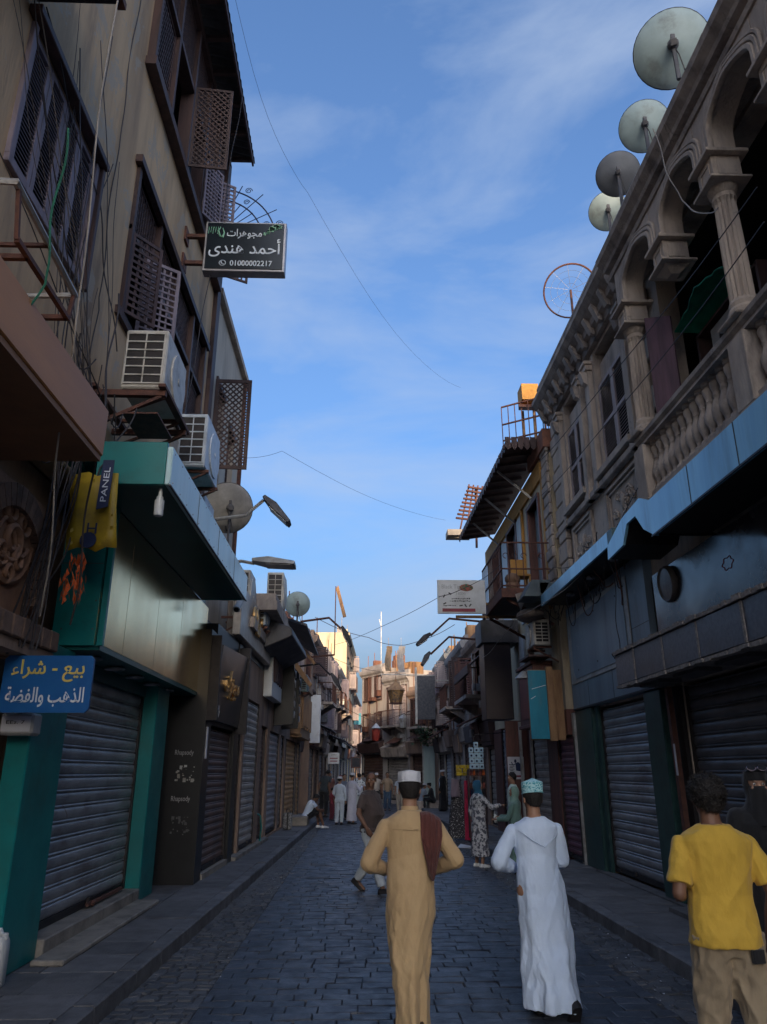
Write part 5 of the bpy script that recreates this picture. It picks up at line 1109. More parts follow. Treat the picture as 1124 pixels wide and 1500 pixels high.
b.obj('mesh', metal_pale, md); b = B(); b.bar(c, (c.x, c.y, 10.3), .04); b.obj('mast', metal_rust, md)
# ------------------------------------------------------------------ RIGHT: shopfronts of the stone house
sf = thing('granite_shopfront', 'shuttered black granite shopfront under the arcaded balcony', 'shopfront', (4.2, 7, 0))
b = B(); b.fb(FR, -2, 10.3, .003, .2, 3.43, 4.46); b.obj('granite_wall', granite, sf)
b = B(); b.fb(FR, 10.3, 10.75, .003, .04, 3.43, 4.5); b.obj('recess', dark_void, sf)
b = B(); b.fb(FR, -2, 10.83, .003, .64, 2.95, 3.40); b.obj('canopy_core', mortar, sf)
random.seed(13)
for u0, u1 in ((10.06, 10.8), (9.08, 10.02), (8.08, 9.04), (7.05, 8.04), (5.95, 7.01), (4.85, 5.91), (3.8, 4.81)):
    b = B(); b.fb(FR, u0, u1, .642, .69 + random.uniform(-.004, .004), 2.965, 3.375); b.obj('granite_slab', granite_slab, sf, bevel=.006)
B().fb(FR, 10.835, 10.86, .02, .63, 2.975, 3.38).obj('granite_slab', granite_slab, sf)
b = B()
for u in (10.04, 9.05, 8.06, 7.03, 5.93, 4.83): b.fb(FR, u - .022, u + .022, .645, .70 + .004 * math.sin(u * 9), 2.967, 3.372)
b.obj('mortar_joint', mortar, sf)
b = B(); random.seed(19); u = -2
while u < 10.8:
    e = min(10.84, u + random.uniform(.06, .16)); o = random.uniform(-.012, .016)
    b.fb(FR, u, e - .002, .58, .715 + o, 3.385, 3.43 + random.uniform(-.012, .015)); b.fb(FR, u, e - .002, .6, .70 + o, 2.915 + random.uniform(-.012, .01), 2.955); u = e
b.obj('broken_mortar', mortar, sf)
b = B(); b.hexa([FR.P(3, .5, 3.435), FR.P(9.6, .5, 3.435), FR.P(9.9, .66, 3.435), FR.P(3, .66, 3.435), FR.P(3, .42, 3.56), FR.P(9.4, .42, 3.5), FR.P(9.6, .46, 3.5), FR.P(3, .46, 3.56)]); b.obj('loose_plate', metal_dark, sf)
for i in range(4): b = B(); b.fb(FR, 6.3 + i * 1.15, 7.0 + i * 1.15, .2, .5, 2.90, 2.946); b.obj('soffit_light', sheet_grey, sf)
md_ = B(); md_.lathe([(.02, .05), (.21, .04), (.23, .06), (.25, .03), (.25, -.02)], FR.P(9.72, .22, 4.2), 22, (-1, 0, -.1)); md_.obj('medallion', M('bronze_medallion', (.16, .14, .13), (.09, .08, .08), .4, .2, scale=8, bump=.1), sf, smooth=40)
b = B(); b.tube([FR.P(8.1 + .12 * math.cos(a) * (1 + .15 * math.cos(6 * a)), .202, 4.05 + .07 * math.sin(a) * (1 + .15 * math.cos(6 * a))) for a in [6.28 * i / 36 for i in range(37)]], .006, 4); b.obj('faint_emblem', red_print, sf)
shutter(FR, 5.65, 10.15, .2, 2.9, sf, steel_dark, pitch=.15, d=-.06); shutter(FR, -.95, 5.15, .2, 2.9, sf, steel_dark, pitch=.15, d=-.06)
b = B(); b.fb(FR, 5.2, 5.6, .003, .14, .153, 2.91); b.obj('pilaster', green_dark, sf)
b = B(); b.fb(FR, 10.72, 11.35, .003, .13, .153, 2.91); b.obj('pilaster', green_dark, sf, bevel=.012)
b = B(); b.fb(FR, 10.22, 10.5, .003, .06, .153, 2.91); b.obj('jamb', metal_dark, sf)
b = B(); b.bar(FR.P(10.36, .12, .155), FR.P(10.42, .12, 2.9), .09, .07); b.obj('rusty_post', metal_rust, sf); b = B(); b.fb(FR, 10.31, 10.36, .162, .17, 1.75, 2.15); b.obj('paper_strip', paper, sf)
b = B(); b.fb(FR, 10.4, 14.3, .003, .2, .15, .17); b.fb(FR, 9.2, 10.3, .1, .5, .15, .2); b.obj('doorstep', slab_m, sf)
bf = thing('blue_canopy', 'bright blue stepped metal canopy running under the stone balcony', 'canopy', (3.7, 6, 4.4))
b = B(); b.fb(FR, -2, 8.42, .86, .9, 4.47, 4.92); b.fb(FR, -2, 8.42, .1, .858, 4.90, 4.92)
up = [(8.42, 4.92), (8.82, 5.1), (9.5, 5.05), (10.15, 4.86)]; lo_ = [(8.42, 4.47), (8.78, 4.67), (9.0, 4.92), (9.33, 4.92), (9.54, 4.69), (10.18, 4.66)]
b.prism([FR.P(u, .82, z) for u, z in up + lo_[::-1]], (-.035, 0, 0)); b.obj('fascia', blue_fascia, bf)
b = B(); b.fb(FR, -2, 8.5, .203, .858, 4.50, 4.53); b.obj('soffit', metal_dark, bf)
b = B()
for (a, za), (e, ze) in zip(lo_[:-1], lo_[1:]): b.hexa([FR.P(a, .1, za + .01), FR.P(e, .1, ze + .01), FR.P(e, .815, ze + .01), FR.P(a, .815, za + .01), FR.P(a, .1, za + .03), FR.P(e, .1, ze + .03), FR.P(e, .815, ze + .03), FR.P(a, .815, za + .03)])
b.obj('stepped_soffit', metal_dark, bf)
b = B()
for u in [1 + i * 1.05 for i in range(7)]: b.fb(FR, u, u + .012, .9, .904, 4.47, 4.92)
b.fb(FR, -2, 8.42, .9, .912, 4.455, 4.475); b.obj('panel_joints', metal_dark, bf)
cf2 = thing('blue_grey_shopfront', 'blue grey clad shopfront with a framed blank sign panel and dark green pilasters', 'shopfront', (4.2, 13, 0))
b = B(); b.fb(FR, 10.76, 15.1, .003, .14, 2.93, 4.95); b.obj('cladding', blue_grey, cf2)
b = B()
for u in (11.2, 12.6, 14.0): b.fb(FR, u, u + .008, .14, .1435, 2.94, 3.41)
b.fb(FR, 10.77, 11.49, .14, .1435, 3.9, 3.908); b.fb(FR, 10.78, 15.08, .14, .152, 2.93, 2.96); b.obj('panel_joints', metal_dark, cf2)
b = B(); b.fb(FR, 11.5, 15.0, .142, .16, 3.42, 4.78); b.obj('sign_frame', metal_pale, cf2, bevel=.006)
b = B(); b.prism([FR.P(u, .163, z) for u, z in ((11.75, 3.5), (14.6, 3.5), (14.75, 3.65), (14.75, 4.6), (11.75, 4.72), (11.66, 4.6), (11.66, 3.6))], (-.012, 0, 0)); b.obj('sign_panel', blue_grey, cf2)
b = B()
for u in (12.0, 13.2, 14.4):
    for z in (3.65, 4.55): b.lathe([(.018, 0), (.018, .008)], FR.P(u, .174, z), 8, (-1, 0, 0))
b.obj('screws', metal_dark, cf2)
b = B(); b.fb(FR, 14.05, 15.1, .003, .12, .153, 2.925); b.obj('pilaster', green_dark, cf2, bevel=.015)
b = B(); b.fb(FR, 13.86, 14.04, .003, .06, .153, 2.925); b.fb(FR, 11.36, 11.45, .003, .06, .153, 2.925); b.obj('jamb', green_dark, cf2)
shutter(FR, 11.5, 13.82, .2, 2.86, cf2, steel, pitch=.15, d=-.04)
b = B(); b.fb(FR, 15.11, 15.25, .02, .16, .153, 2.9); b.obj('pipe_cover', metal_pale, cf2)
c2 = thing('pale_canopy', 'shorter pale blue canopy with spotlights and dangling wires above the framed sign panel', 'canopy', (3.8, 12.6, 5))
b = B(); b.fb(FR, 10.45, 14.85, .66, .7, 4.98, 5.2); b.fb(FR, 10.45, 14.85, .05, .658, 5.18, 5.2); b.obj('fascia', blue_fascia, c2)
b = B(); b.fb(FR, 10.2, 10.44, .3, .75, 4.92, 5.16); b.obj('end_box', M('box_teal_grey', (.10, .17, .18), None, .5), c2, bevel=.01)
b = B(); b.fb(FR, 10.46, 14.84, .05, .655, 5.0, 5.02); b.obj('soffit', black, c2)
for u in (11.2, 12.4, 13.7): B().lathe([(.03, .07), (.08, .03), (.08, 0), (.02, .01)], FR.P(u, .42, 4.94), 10).obj('spotlight', alu, c2)
random.seed(23)
for i in range(6):
    u = 10.7 + i * .62 + random.uniform(-.2, .2); w_ = random.uniform(-.25, .6); h_ = random.uniform(.15, .7); b = B(); b.tube([FR.P(u + w_ * t + .04 * math.sin(9 * t + i), .5 - .25 * t, 5.0 - h_ * math.sin(math.pi * t * (.6 + .08 * i)) - .1 * t) for t in [k / 12 for k in range(13)]], .010, 4); b.obj('loose_wire', cable_m if i % 2 else metal_rust, c2)
# ------------------------------------------------------------------ RIGHT: cream house with wooden eave
H2 = [(16.6, 17.7, 5.6, 8.0), (19.2, 20.4, 6.2, 8.2), (21.6, 22.8, 6.2, 8.2), (18.1, 19.0, 3.3, 4.6)]
SH2 = [(15.15, 16.35, .15, 2.5), (17.2, 18.7, .15, 2.85), (20.4, 22.8, .15, 3.0)]
FR2 = F(4.25, 0, 0, 1, -1, 0)
ch = thing('cream_eave_house', 'cream house with a long timber eave and an iron balcony on the right', 'house', (4.25, 19, 0))
shell(FR2, 15.6, 24, 3.0, 8.8, H2, back=5).obj('wall', plaster_cream, ch)
b = B(); wall(b, FR2, 15.45, 24, .0, 2.995, SH2, .3, .05); b.obj('shop_wall', wood_red, ch)
void(FR2, H2, ch, .8)
shutter(FR2, 15.2, 16.3, .2, 2.45, ch, steel_maroon, pitch=.12, d=-.02); shutter(FR2, 17.25, 18.65, .2, 2.8, ch, steel_pale, pitch=.15, d=.0); shutter(FR2, 20.45, 22.75, .2, 2.95, ch, steel, pitch=.15, d=-.02)
for i in range(15):
    z = 5.2 + i * .25; b = B(); o = .05 if i % 2 else 0; b.fb(FR2, 15.42 + o * .3, 15.95 - o, .003, .08 + random.uniform(-.012, .012), z + .006, z + .242); b.obj('quoin_stone', stone_old2, ch, bevel=.02)
b = B(); b.fb(FR2, 15.4, 17.0, -.1, .12, 8.8, 9.25); b.obj('brick_cap', brickm, ch)
b = B(); b.fb(FR2, 16.1, 24, .003, .06, 8.3, 8.75); b.fb(FR2, 16.05, 16.2, .003, .05, 5.2, 8.3); b.fb(FR2, 18.3, 18.42, .003, .07, 5.2, 8.3); b.obj('wood_trim', orange_wood, ch)
b = B(); b.fb(FR2, 18.5, 19.15, .003, .03, 5.4, 8.2); b.fb(FR2, 20.5, 21.5, .003, .03, 5.4, 8.2); b.obj('pale_panel', M('pale_blue_panel', (.66, .72, .74), (.55, .62, .65), .7, scale=3, stretch=V, bump=.1, dirt=(.3, .3, .28)), ch)
for hh in H2[:3]:
    b = B(); b.fb(FR2, hh[0] - .08, hh[0] + .04, -.2, .05, hh[2], hh[3]); b.fb(FR2, hh[1] - .04, hh[1] + .08, -.2, .05, hh[2], hh[3]); b.fb(FR2, hh[0] - .08, hh[1] + .08, -.2, .06, hh[3], hh[3] + .1)
    wn = b.obj('window', wood_red, ch); m = (hh[0] + hh[1]) / 2
    b = B(); b.fb(FR2, hh[0] + .05, hh[1] - .05, -.16, -.14, hh[2], hh[3]); b.obj('pane', M('pane_pale', (.30, .38, .42), (.2, .27, .3), .15, scale=2, bump=.02) if 'pane_pale' not in MATS else MATS['pane_pale'], wn)
    b = B(); b.fb(FR2, m - .03, m + .03, -.13, -.1, hh[2], hh[3]); b.fb(FR2, hh[0] + .05, hh[1] - .05, -.13, -.11, hh[2] + 1.2, hh[2] + 1.26); b.obj('glazing_bar', wood_red, wn)
ev = B(); ev.hexa([FR2.P(15.9, -.2, 9.22), FR2.P(23.4, -.2, 9.22), FR2.P(23.4, .98, 9.05), FR2.P(15.9, .85, 9.05), FR2.P(15.9, -.2, 9.27), FR2.P(23.4, -.2, 9.27), FR2.P(23.4, .98, 9.1), FR2.P(15.9, .85, 9.1)]); ev.obj('eave', wood_dark, ch)
for i in range(14):
    u = 16.0 + i * .56; b = B(); b.bar(FR2.P(u, .0, 9.16), FR2.P(u, .92, 9.02), .07, .08); b.obj('rafter', wood_dark, ch)
for i in range(24):
    u = 15.9 + i * .315; d_ = .86 + .13 * (u - 15.9) / 7.5; b = B(); b.prism([FR2.P(u, d_, 9.12), FR2.P(u + .26, d_, 9.12), FR2.P(u + .26, d_, 8.98), FR2.P(u + .13, d_, 8.9), FR2.P(u, d_, 8.98)], (-.02, 0, 0)); b.obj('fringe_board', wood_dark, ch)
for i in range(6):
    d_ = .0 + i * .15; b = B(); b.prism([FR2.P(15.88, d_, 9.25), FR2.P(15.88, d_ + .13, 9.25), FR2.P(15.88, d_ + .13, 9.0), FR2.P(15.88, d_ + .065, 8.92), FR2.P(15.88, d_, 9.0)], (0, .02, 0)); b.obj('fringe_board', wood_dark, ch)
b = B()
for u in (17.2, 19.2, 21.4): b.bar(FR2.P(u, .03, 8.2), FR2.P(u + .2, .8, 9.0), .05)
b.obj('strut', metal_pale, ch)
# iron balcony
ib = thing('iron_balcony', 'iron railed balcony cluttered with chairs on the cream house', 'balcony', (3.7, 17, 5.4))
b = B(); b.box(3.1, 4.22, 15.75, 18.3, 5.4, 5.52); b.obj('floor', metal_dark, ib); b = B(); b.box(3.06, 3.12, 15.7, 18.35, 5.36, 5.56); b.box(3.12, 4.22, 15.7, 15.76, 5.36, 5.56); b.bar((4.2, 15.9, 4.8), (3.2, 15.9, 5.36), .06); b.bar((4.2, 18.1, 4.8), (3.2, 18.1, 5.36), .06); b.obj('edge_beam', metal_rust, ib)
b = B()
for z in (6.6, 6.0, 5.62): b.bar((3.1, 15.73, z), (3.1, 18.3, z), .03); b.bar((3.1, 15.73, z), (4.22, 15.73, z), .03)
for i in range(17): y = 15.73 + i * .16; b.bar((3.1, y, 5.56), (3.1, y, 6.6), .018)
for i in range(8): x = 3.1 + i * .16; b.bar((x, 15.73, 5.56), (x, 15.73, 6.6), .018)
for i in range(5): x = 3.2 + i * .2; b.tube([(x + .06 * math.cos(a), 15.73, 6.3 + .06 * math.sin(a)) for a in [.6 * k for k in range(9)]], .009, 4)
b.obj('railing', metal_rust, ib)
b = B(); b.box(3.5, 3.9, 16.4, 16.8, 6.02, 6.06); b.box(3.52, 3.88, 16.78, 16.82, 6.06, 6.5)
for x in (3.53, 3.87):
    for y in (16.43, 16.77): b.bar((x, y, 5.53), (x, y, 6.02), .035)
tag(b.obj('wooden_chair', orange_wood), 'orange wooden chair standing on the iron balcony', 'chair')
b = B(); b.lathe([(.1, 0), (.14, .02), (.16, .22), (.14, .24)], (3.4, 16.1, 5.525), 12); b.ell((3.4, 16.1, 5.85), (.18, .18, .15), 8, 6); tag(b.obj('bundle', M('bundle_cloth', (.28, .17, .11), (.18, .11, .08), .9, bump=.4, obj=True), smooth=60), 'brown bundle piled in a tub behind the balcony railing', 'bundle')
b = B(); b.prism([(3.35, 15.7, 5.42), (3.6, 15.7, 5.5), (3.52, 15.7, 5.2), (3.45, 15.7, 5.05), (3.4, 15.7, 5.25)], (0, -.02, 0)); tag(b.obj('rag', M('rag', (.30, .27, .25), None, .9, bump=.3)), 'grey rag hanging over the near edge of the iron balcony', 'rag')
b = B(); b.box(3.7, 4.2, 14.9, 15.6, 5.25, 5.5); b.hexa([(3.35, 14.9, 5.2), (3.75, 14.9, 5.2), (3.75, 15.55, 5.2), (3.35, 15.55, 5.2), (3.55, 14.9, 5.55), (3.95, 14.9, 5.55), (3.95, 15.55, 5.55), (3.55, 15.55, 5.55)]); tag(b.obj('light_box', M('box_blue_grey', (.10, .135, .155), None, .5), bevel=.01), 'tilted blue grey metal box between the pale canopy and the iron balcony', 'box')
# white sign board
wb = thing('sign_board', 'white sign board with a jewel photo and red band hung off the iron balcony', 'sign', (2.4, 17.5, 5.35))
b = B(); b.box(1.86, 3.02, 17.5, 17.56, 5.36, 6.18); b.obj('board', white_sheet, wb, bevel=.006)
b = B(); b.bar((3.0, 17.53, 5.6), (3.15, 17.53, 5.6), .05); b.bar((2.3, 17.6, 5.3), (4.2, 17.6, 5.3), .06); b.obj('bracket', wood_raw, wb)
lettering('lettering', 'Black Tiger', wb, M('print_grey', (.36, .38, .40), None, .6, bump=0), (2.24, 17.497, 6.0), (1, 0, 0), (0, 0, 1), .55, .13, ext=.003)
lettering('lettering', 'Tattoo', wb, MATS['print_grey'], (2.42, 17.497, 5.86), (1, 0, 0), (0, 0, 1), .24, .08, ext=.003)
b = B(); b.box(1.97, 2.76, 17.493, 17.499, 5.40, 5.48); b.obj('red_band', red_print, wb)
b = B(); b.ell((2.56, 17.494, 5.99), (.17, .006, .09), 12, 6); b.obj('picture', M('jewel_print', (.32, .06, .04), (.03, .08, .03), .5, scale=22, bump=0, lo=.45, hi=.55), wb)
b = B(); random.seed(8)
for z, x0, x1 in ((5.72, 2.2, 2.62), (5.66, 2.15, 2.66), (5.55, 2.0, 2.3)):
    x = x0
    while x < x1: w_ = random.uniform(.015, .05); b.box(x, x + w_, 17.494, 17.499, z - random.uniform(.004, .02), z + random.uniform(.004, .018)); x += w_ + .012
for x, z, an in ((2.02, 5.78, 1), (2.16, 5.84, -.6), (2.03, 5.6, .5), (2.42, 5.55, .2), (2.53, 5.55, -1), (2.64, 5.56, .9)): b.bar((x - .04 * math.cos(an), 17.495, z - .04 * math.sin(an)), (x + .04 * math.cos(an), 17.495, z + .04 * math.sin(an)), .03, .006, up=(0, 1, 0))
b.obj('small_print', dark_print, wb)
# boards, boxes and cupboard above the shops
dk = thing('box_sign', 'big dark brown blank box sign standing out above the right hand shutters', 'sign', (3.6, 20, 3.05)); b = B(); b.box(3.27, 3.98, 19.6, 20.4, 3.06, 5.0); b.obj('box', M('sign_brown', (.045, .030, .032), (.035, .024, .027), .45, scale=2, bump=.04), dk, bevel=.01); b = B(); b.box(3.2, 4.2, 19.5, 20.5, 5.003, 5.6); b.obj('top_housing', sheet_grey, dk, bevel=.01)
b = B(); b.fb(FR2, 19.0, 19.6, .003, .05, 3.15, 5.15)
for i in range(6): b.fb(FR2, 19.02 + i * .1, 19.09 + i * .1, .003, .045, 3.15 - random.uniform(.02, .12), 3.16)
b.obj('whitewash_patch', white_sheet, ch)
kb_ = thing('wall_cupboard', 'red brown wooden cupboard with an octagonal panel fixed over the pale shutter', 'cupboard', (3.9, 17, 2.75))
b = B(); b.box(3.75, 4.19, 16.25, 17.75, 2.78, 4.0); b.box(3.70, 4.19, 16.2, 17.8, 4.003, 4.08); b.box(3.71, 4.19, 16.2, 17.8, 2.70, 2.777); b.obj('case', wood_red, kb_, bevel=.01)
b = B(); b.prism([(3.735, 16.45 + u, 2.9 + z) for u, z in ((.1, 0), (1.0, 0), (1.1, .15), (1.1, .85), (1.0, 1.0), (.1, 1.0), (0, .85), (0, .15))], (.014, 0, 0)); b.obj('panel', red_panel, kb_)
b = B(); b.box(3.6, 4.1, 15.9, 16.9, 4.12, 4.16); b.obj('tilted_lid', wood_dark, kb_)
b = B(); b.lathe([(.02, .16), (.05, .14), (.18, .02), (.19, 0)], (3.6, 16.5, 3.72), 12); b.bar((3.6, 16.5, 3.86), (4.1, 16.5, 3.95), .025); tag(b.obj('tin_lampshade', metal_pale, smooth=40), 'pale tin lampshade on a bracket by the red brown cupboard', 'lamp')
tb = thing('turquoise_board', 'scratched turquoise painted board with a raw timber side next to the green pilaster', 'sign', (3.7, 15.6, 2.4))
b = B(); b.box(3.49, 3.86, 15.55, 15.6, 2.42, 3.78); b.obj('face', blue_paint, tb); b = B(); b.box(3.862, 4.0, 15.5, 15.62, 2.38, 3.85); b.box(3.49, 4.2, 15.605, 15.66, 2.4, 3.8); b.obj('timber_side', wood_raw, tb)
b = B(); b.bar((3.55, 15.545, 3.4), (3.84, 15.545, 3.48), .02, .01); b.bar((3.52, 15.545, 3.2), (3.62, 15.545, 3.26), .03, .01); b.obj('scratches', white_print, tb)
for (nm, lb, y, z0, z1, fig) in (('poster', 'small typed white notice pasted above the larger poster on dark wood', 19.25, 2.2, 2.56, 0), ('poster', 'larger white poster with a portrait and red print on dark wood', 19.2, 1.62, 2.14, 1)):
    t = thing(nm, lb, 'poster', (3.9, y, z0)); w_ = .20 if fig else .16
    b = B(); b.box(3.87 - w_, 3.87 + w_, y, y + .012, z0, z1); b.obj('sheet', paper, t)
    b = B(); random.seed(3)
    for k in range(5): zz = z0 + (z1 - z0) * (.15 + .16 * k); b.box(3.87 - w_ * .6, 3.87 + w_ * random.uniform(.2, .6), y - .004, y - .0005, zz, zz + .012)
    if not fig: b.obj('print', dark_print, t)
    else:
        B().box(3.87 - w_ * .8, 3.87 + w_ * .9, y - .005, y - .001, z0 + .05, z0 + .09).obj('red_line', red_print, t)
        b = B(); b.ell((3.86, y - .003, z0 + .42), (.03, .004, .045), 10, 6); b.prism([(3.87, y - .004, z0 + .2), (4.03, y - .004, z0 + .17), (4.01, y - .004, z0 + .33), (3.93, y - .004, z0 + .4), (3.86, y - .004, z0 + .37)], (0, .003, 0)); b.tube([(3.9, y - .003, z0 + .37), (3.8, y - .003, z0 + .33), (3.76, y - .003, z0 + .4)], .012, 5); b.obj('portrait', navy, t)
        k = B()
        for m_ in range(7): k.box(3.70 + .01 * (m_ % 3), 3.8 + .03 * (m_ % 2), y - .004, y - .0005, z0 + .12 + m_ * .035, z0 + .135 + m_ * .035)
        k.obj('print', dark_print, t)
b = B(); b.box(3.66, 4.19, 19.21, 19.3, .153, 3.0); b.obj('pier', wood_red, ch)
ac_unit('white air conditioner on the cream house above the turquoise board', (3.9, 16.2, 4.35), w=.8, h=.55, dep=.35, ax='-x', mat=ac_white)
b = B(); b.ell((3.7, 15.9, 5.0), (.3, .5, .14), 10, 6); tag(b.obj('sack_roll', M('sacking', (.26, .21, .18), (.18, .14, .12), .95, scale=8, bump=.5), smooth=80), 'lumpy roll of sacking laid under the pale canopy end', 'sack')
b = B(); b.box(3.98, 4.04, 17.95, 18.0, .153, 2.9); b.box(3.9, 3.96, 18.75, 18.82, .153, 2.95)
tag(b.obj('shop_pole', metal_pale), 'pair of thin pale poles beside the pale right hand shutter', 'pole')
# things on the roof line of the cream house
rr = thing('roof_railing', 'rusty railing on the roof of the cream house catching the evening sun', 'railing', (4.2, 17, 9.3))
b = B()
for (p, q) in (((3.6, 17.2), (4.5, 16.6)), ((4.5, 16.6), (4.9, 16.6))):
    for z in (9.75, 10.2, 10.7): b.bar((*p, z), (*q, z), .035)
    for i in range(7): t = i / 6; x, y = p[0] + (q[0] - p[0]) * t, p[1] + (q[1] - p[1]) * t; b.bar((x, y, 9.2), (x, y, 10.7), .02)
b.obj('bars', metal_rust, rr)
ob = thing('roof_hutch', 'orange wooden pigeon hutch raised on posts above the roof railing', 'hutch', (4.3, 17, 10.6))
b = B(); b.box(4.12, 4.55, 17.0, 17.5, 10.85, 11.3); b.obj('box', orange_wood, ob); b = B(); b.hexa([(3.98, 16.85, 10.55), (4.42, 16.85, 10.55), (4.55, 17.5, 10.78), (4.12, 17.5, 10.78), (3.98, 16.85, 10.62), (4.42, 16.85, 10.62), (4.55, 17.5, 10.85), (4.12, 17.5, 10.85)]); b.obj('tray', metal_rust, ob); b = B(); b.bar((4.5, 17.4, 9.2), (4.5, 17.4, 10.8), .06); b.bar((4.2, 17.4, 9.2), (4.2, 17.4, 10.7), .06); b.obj('post', wood_raw, ob)
rk2 = thing('timber_rack', 'red timber drying rack jutting from the roof end of the long eave', 'rack', (3.7, 24, 9.3))
b = B()
for i in range(9): z = 9.85 + i * .14; x = 3.2 + i * .055; b.bar((x, 23.6, z), (x + .7, 23.9, z + .02), .06)
for k in range(4): b.bar((3.3 + k * .22, 23.7 + .05 * k, 9.3), (3.7 + k * .16, 23.7 + .05 * k, 11.1), .05)
b.bar((3.9, 23.9, 8.9), (3.95, 23.9, 11.0), .07); b.obj('slats', metal_rust, rk2)
b = B(); b.bar((3.9, 23.5, 9.2), (3.0, 23.9, 9.25), .06); b.box(2.9, 3.7, 23.6, 24.2, 9.25, 9.45); b.obj('shelf', plaster_pale, rk2)
b = B(); b.bar((4.35, 15.9, 9.2), (4.35, 15.9, 10.4), .02); b.bar((4.2, 15.9, 10.1), (4.5, 15.9, 10.15), .015); tag(b.obj('aerial', metal_rust), 'thin aerial rod on the brick cap of the cream house', 'aerial')
lamp_arm('upper rusty double jointed lamp arm reaching left from the right houses', (4.0, 22, 6.0), (2.1, 22, 5.6), metal_rust, head=(.3, .5), tilt=.6)
lamp_arm('lower rusty lamp arm with a square lamp head on the right', (4.0, 22.3, 5.5), (2.12, 22.3, 5.1), metal_rust, head=(.34, .42), head_mat=sheet_grey, tilt=.9)
b = B(); awning_roof(b, FR2, 22.2, 25.5, .05, 1.05, 5.6, 4.75, step=.2, amp=.02); b.fb(FR2, 22.2, 25.5, .98, 1.06, 4.55, 4.8); tag(b.obj('tin_awning', wood_dark), 'dark tin awning sloping out below the two lamp arms', 'awning')
# cables across the right fronts
for lab, pts, sg, mt in (
    ('white cable looping down from the parapet past the near column', [(3.65, 7.2, 9.5), (3.7, 6.9, 8.1), (3.6, 6.0, 7.2)], .12, cable_pale),
    ('upper black cable stretched across the balcony and shuttered windows', [(3.7, 5.5, 7.0), (4.0, 15.4, 8.4)], .1, cable_m),
    ('lower black cable stretched across the balustrade and windows', [(3.7, 5.5, 6.6), (4.0, 15.4, 7.6)], .15, cable_m),
    ('cable looping along the string course under the carved panels', [(4.15, 9.6, 6.2), (4.2, 12, 5.6), (4.1, 15.2, 5.9)], .2, cable_m),
    ('loop of cable drooping over the framed sign panel', [(4.1, 11.6, 4.9), (4.1, 11.7, 3.6), (3.65, 10.7, 3.4)], .15, cable_m),
    ('cable crossing from the iron balcony to the cupboard', [(3.2, 19.5, 4.6), (3.3, 15.5, 4.9), (3.8, 12.2, 5.0)], .1, cable_pale),
    ('cable strung over the white sign board to the balcony', [(-1.0, 30, 6.6), (1.9, 17.4, 5.75), (3.1, 15.7, 6.1)], .12, cable_m)):
    cable(lab, pts, sg, .007, mt)
b = B(); random.seed(29)
for _ in range(40):
    u = random.uniform(8.6, 15.3); z = random.uniform(4.9, 5.6); d_ = random.uniform(.15, .5); e = u + random.uniform(.2, 1.1)
    b.tube([FR.P(u + (e - u) * t, d_ + .06 * math.sin(5 * t + _), z - random.uniform(.1, .4) * 4 * t * (1 - t) + .04 * math.sin(9 * t)) for t in [k / 8 for k in range(9)]], random.choice((.006, .009)), 4)
tag(b.obj('wire_tangle', cable_m, org=(0, 0, 0)), 'tangle of loose wires along the ledge above the right canopies', kind='stuff')

# ------------------------------------------------------------------ RIGHT: far houses, street furniture over the road
FV = F(4.3, 0, 0, 1, -1, 0)
FW = F(4.3, 43.0, -.46, .888, -.888, -.46)       # the right row swings across the view where the street bends
old_house(FV, 24.1, 30, 6.4, plaster_brown, 'brown far house on the right with a jutting grey balcony behind the lamp arms', 3, [steel_pale, steel_brown, wood_raw], 1, 3, balc=[(25, 28, 4.2)], seed=14, wood=wood_red, z1=3.6)
old_house(FV, 30.05, 36, 6.8, plaster_grey, 'grey far house on the right with raw timber roof pieces', 3, [steel_brown, steel_pale], 1, 3, balc=[(31, 33.5, 4.3)], seed=15)
old_house(FV, 36.05, 42, 7.2, plaster_pale, 'pale far house on the right behind the seated pair', 2, [ac_cool, steel_brown], 2, 3, seed=16, balc=[(37, 40, 4.8)])
old_house(FW, 0, 2.8, 6.3, plaster_brown, 'low brown house where the street bends, behind the grey lantern', 1, [steel_brown], 1, 2, seed=17, balc=[(.3, 1.9, 4.2)])
old_house(FW, 2.82, 5.8, 7.4, plaster_grey, 'grey house on the bend directly behind the orange lantern', 1, [steel_pale], 1, 2, seed=18, balc=[(3.2, 5.3, 4.4)])
old_house(FW, 5.82, 8.9, 8.1, plaster_grey, 'corner house on the bend with roof terrace beside the bright gap', 1, [steel_brown], 2, 2, seed=20, z1=3.3, name='corner_house')
fe = thing('far_house', 'distant pale house closing the far end of the gap', 'house', (-2, 120, 0)); b = B(); b.box(-8, 6, 120, 128, 0, 7.5); b.box(-3, -1, 121, 127, 7.5, 9); b.obj('wall', plaster_pale, fe)
b = B()
for i in range(4): b.box(-5 + i * 2.4, -4.2 + i * 2.4, 119.9, 119.99, 3.6, 5.6)
b.obj('window_openings', dark_void, fe)
# unseen block added behind the photographer, its stepped height shades the near fronts
blocker = thing('shade_block', 'tall plain block added out of view behind the viewpoint to shade the near street', 'house', (-10, -120, 0))
b = B(); b.box(-1.5, 14, -134, -120, 0, 34.8); b.box(-50, -1.503, -134, -120.5, 0, 39.5); b.obj('wall', plaster_grey, blocker); b = B(); b.box(14.003, 60, -134, -122, 0, 20); b.obj('block_wing', plaster_brown, blocker)
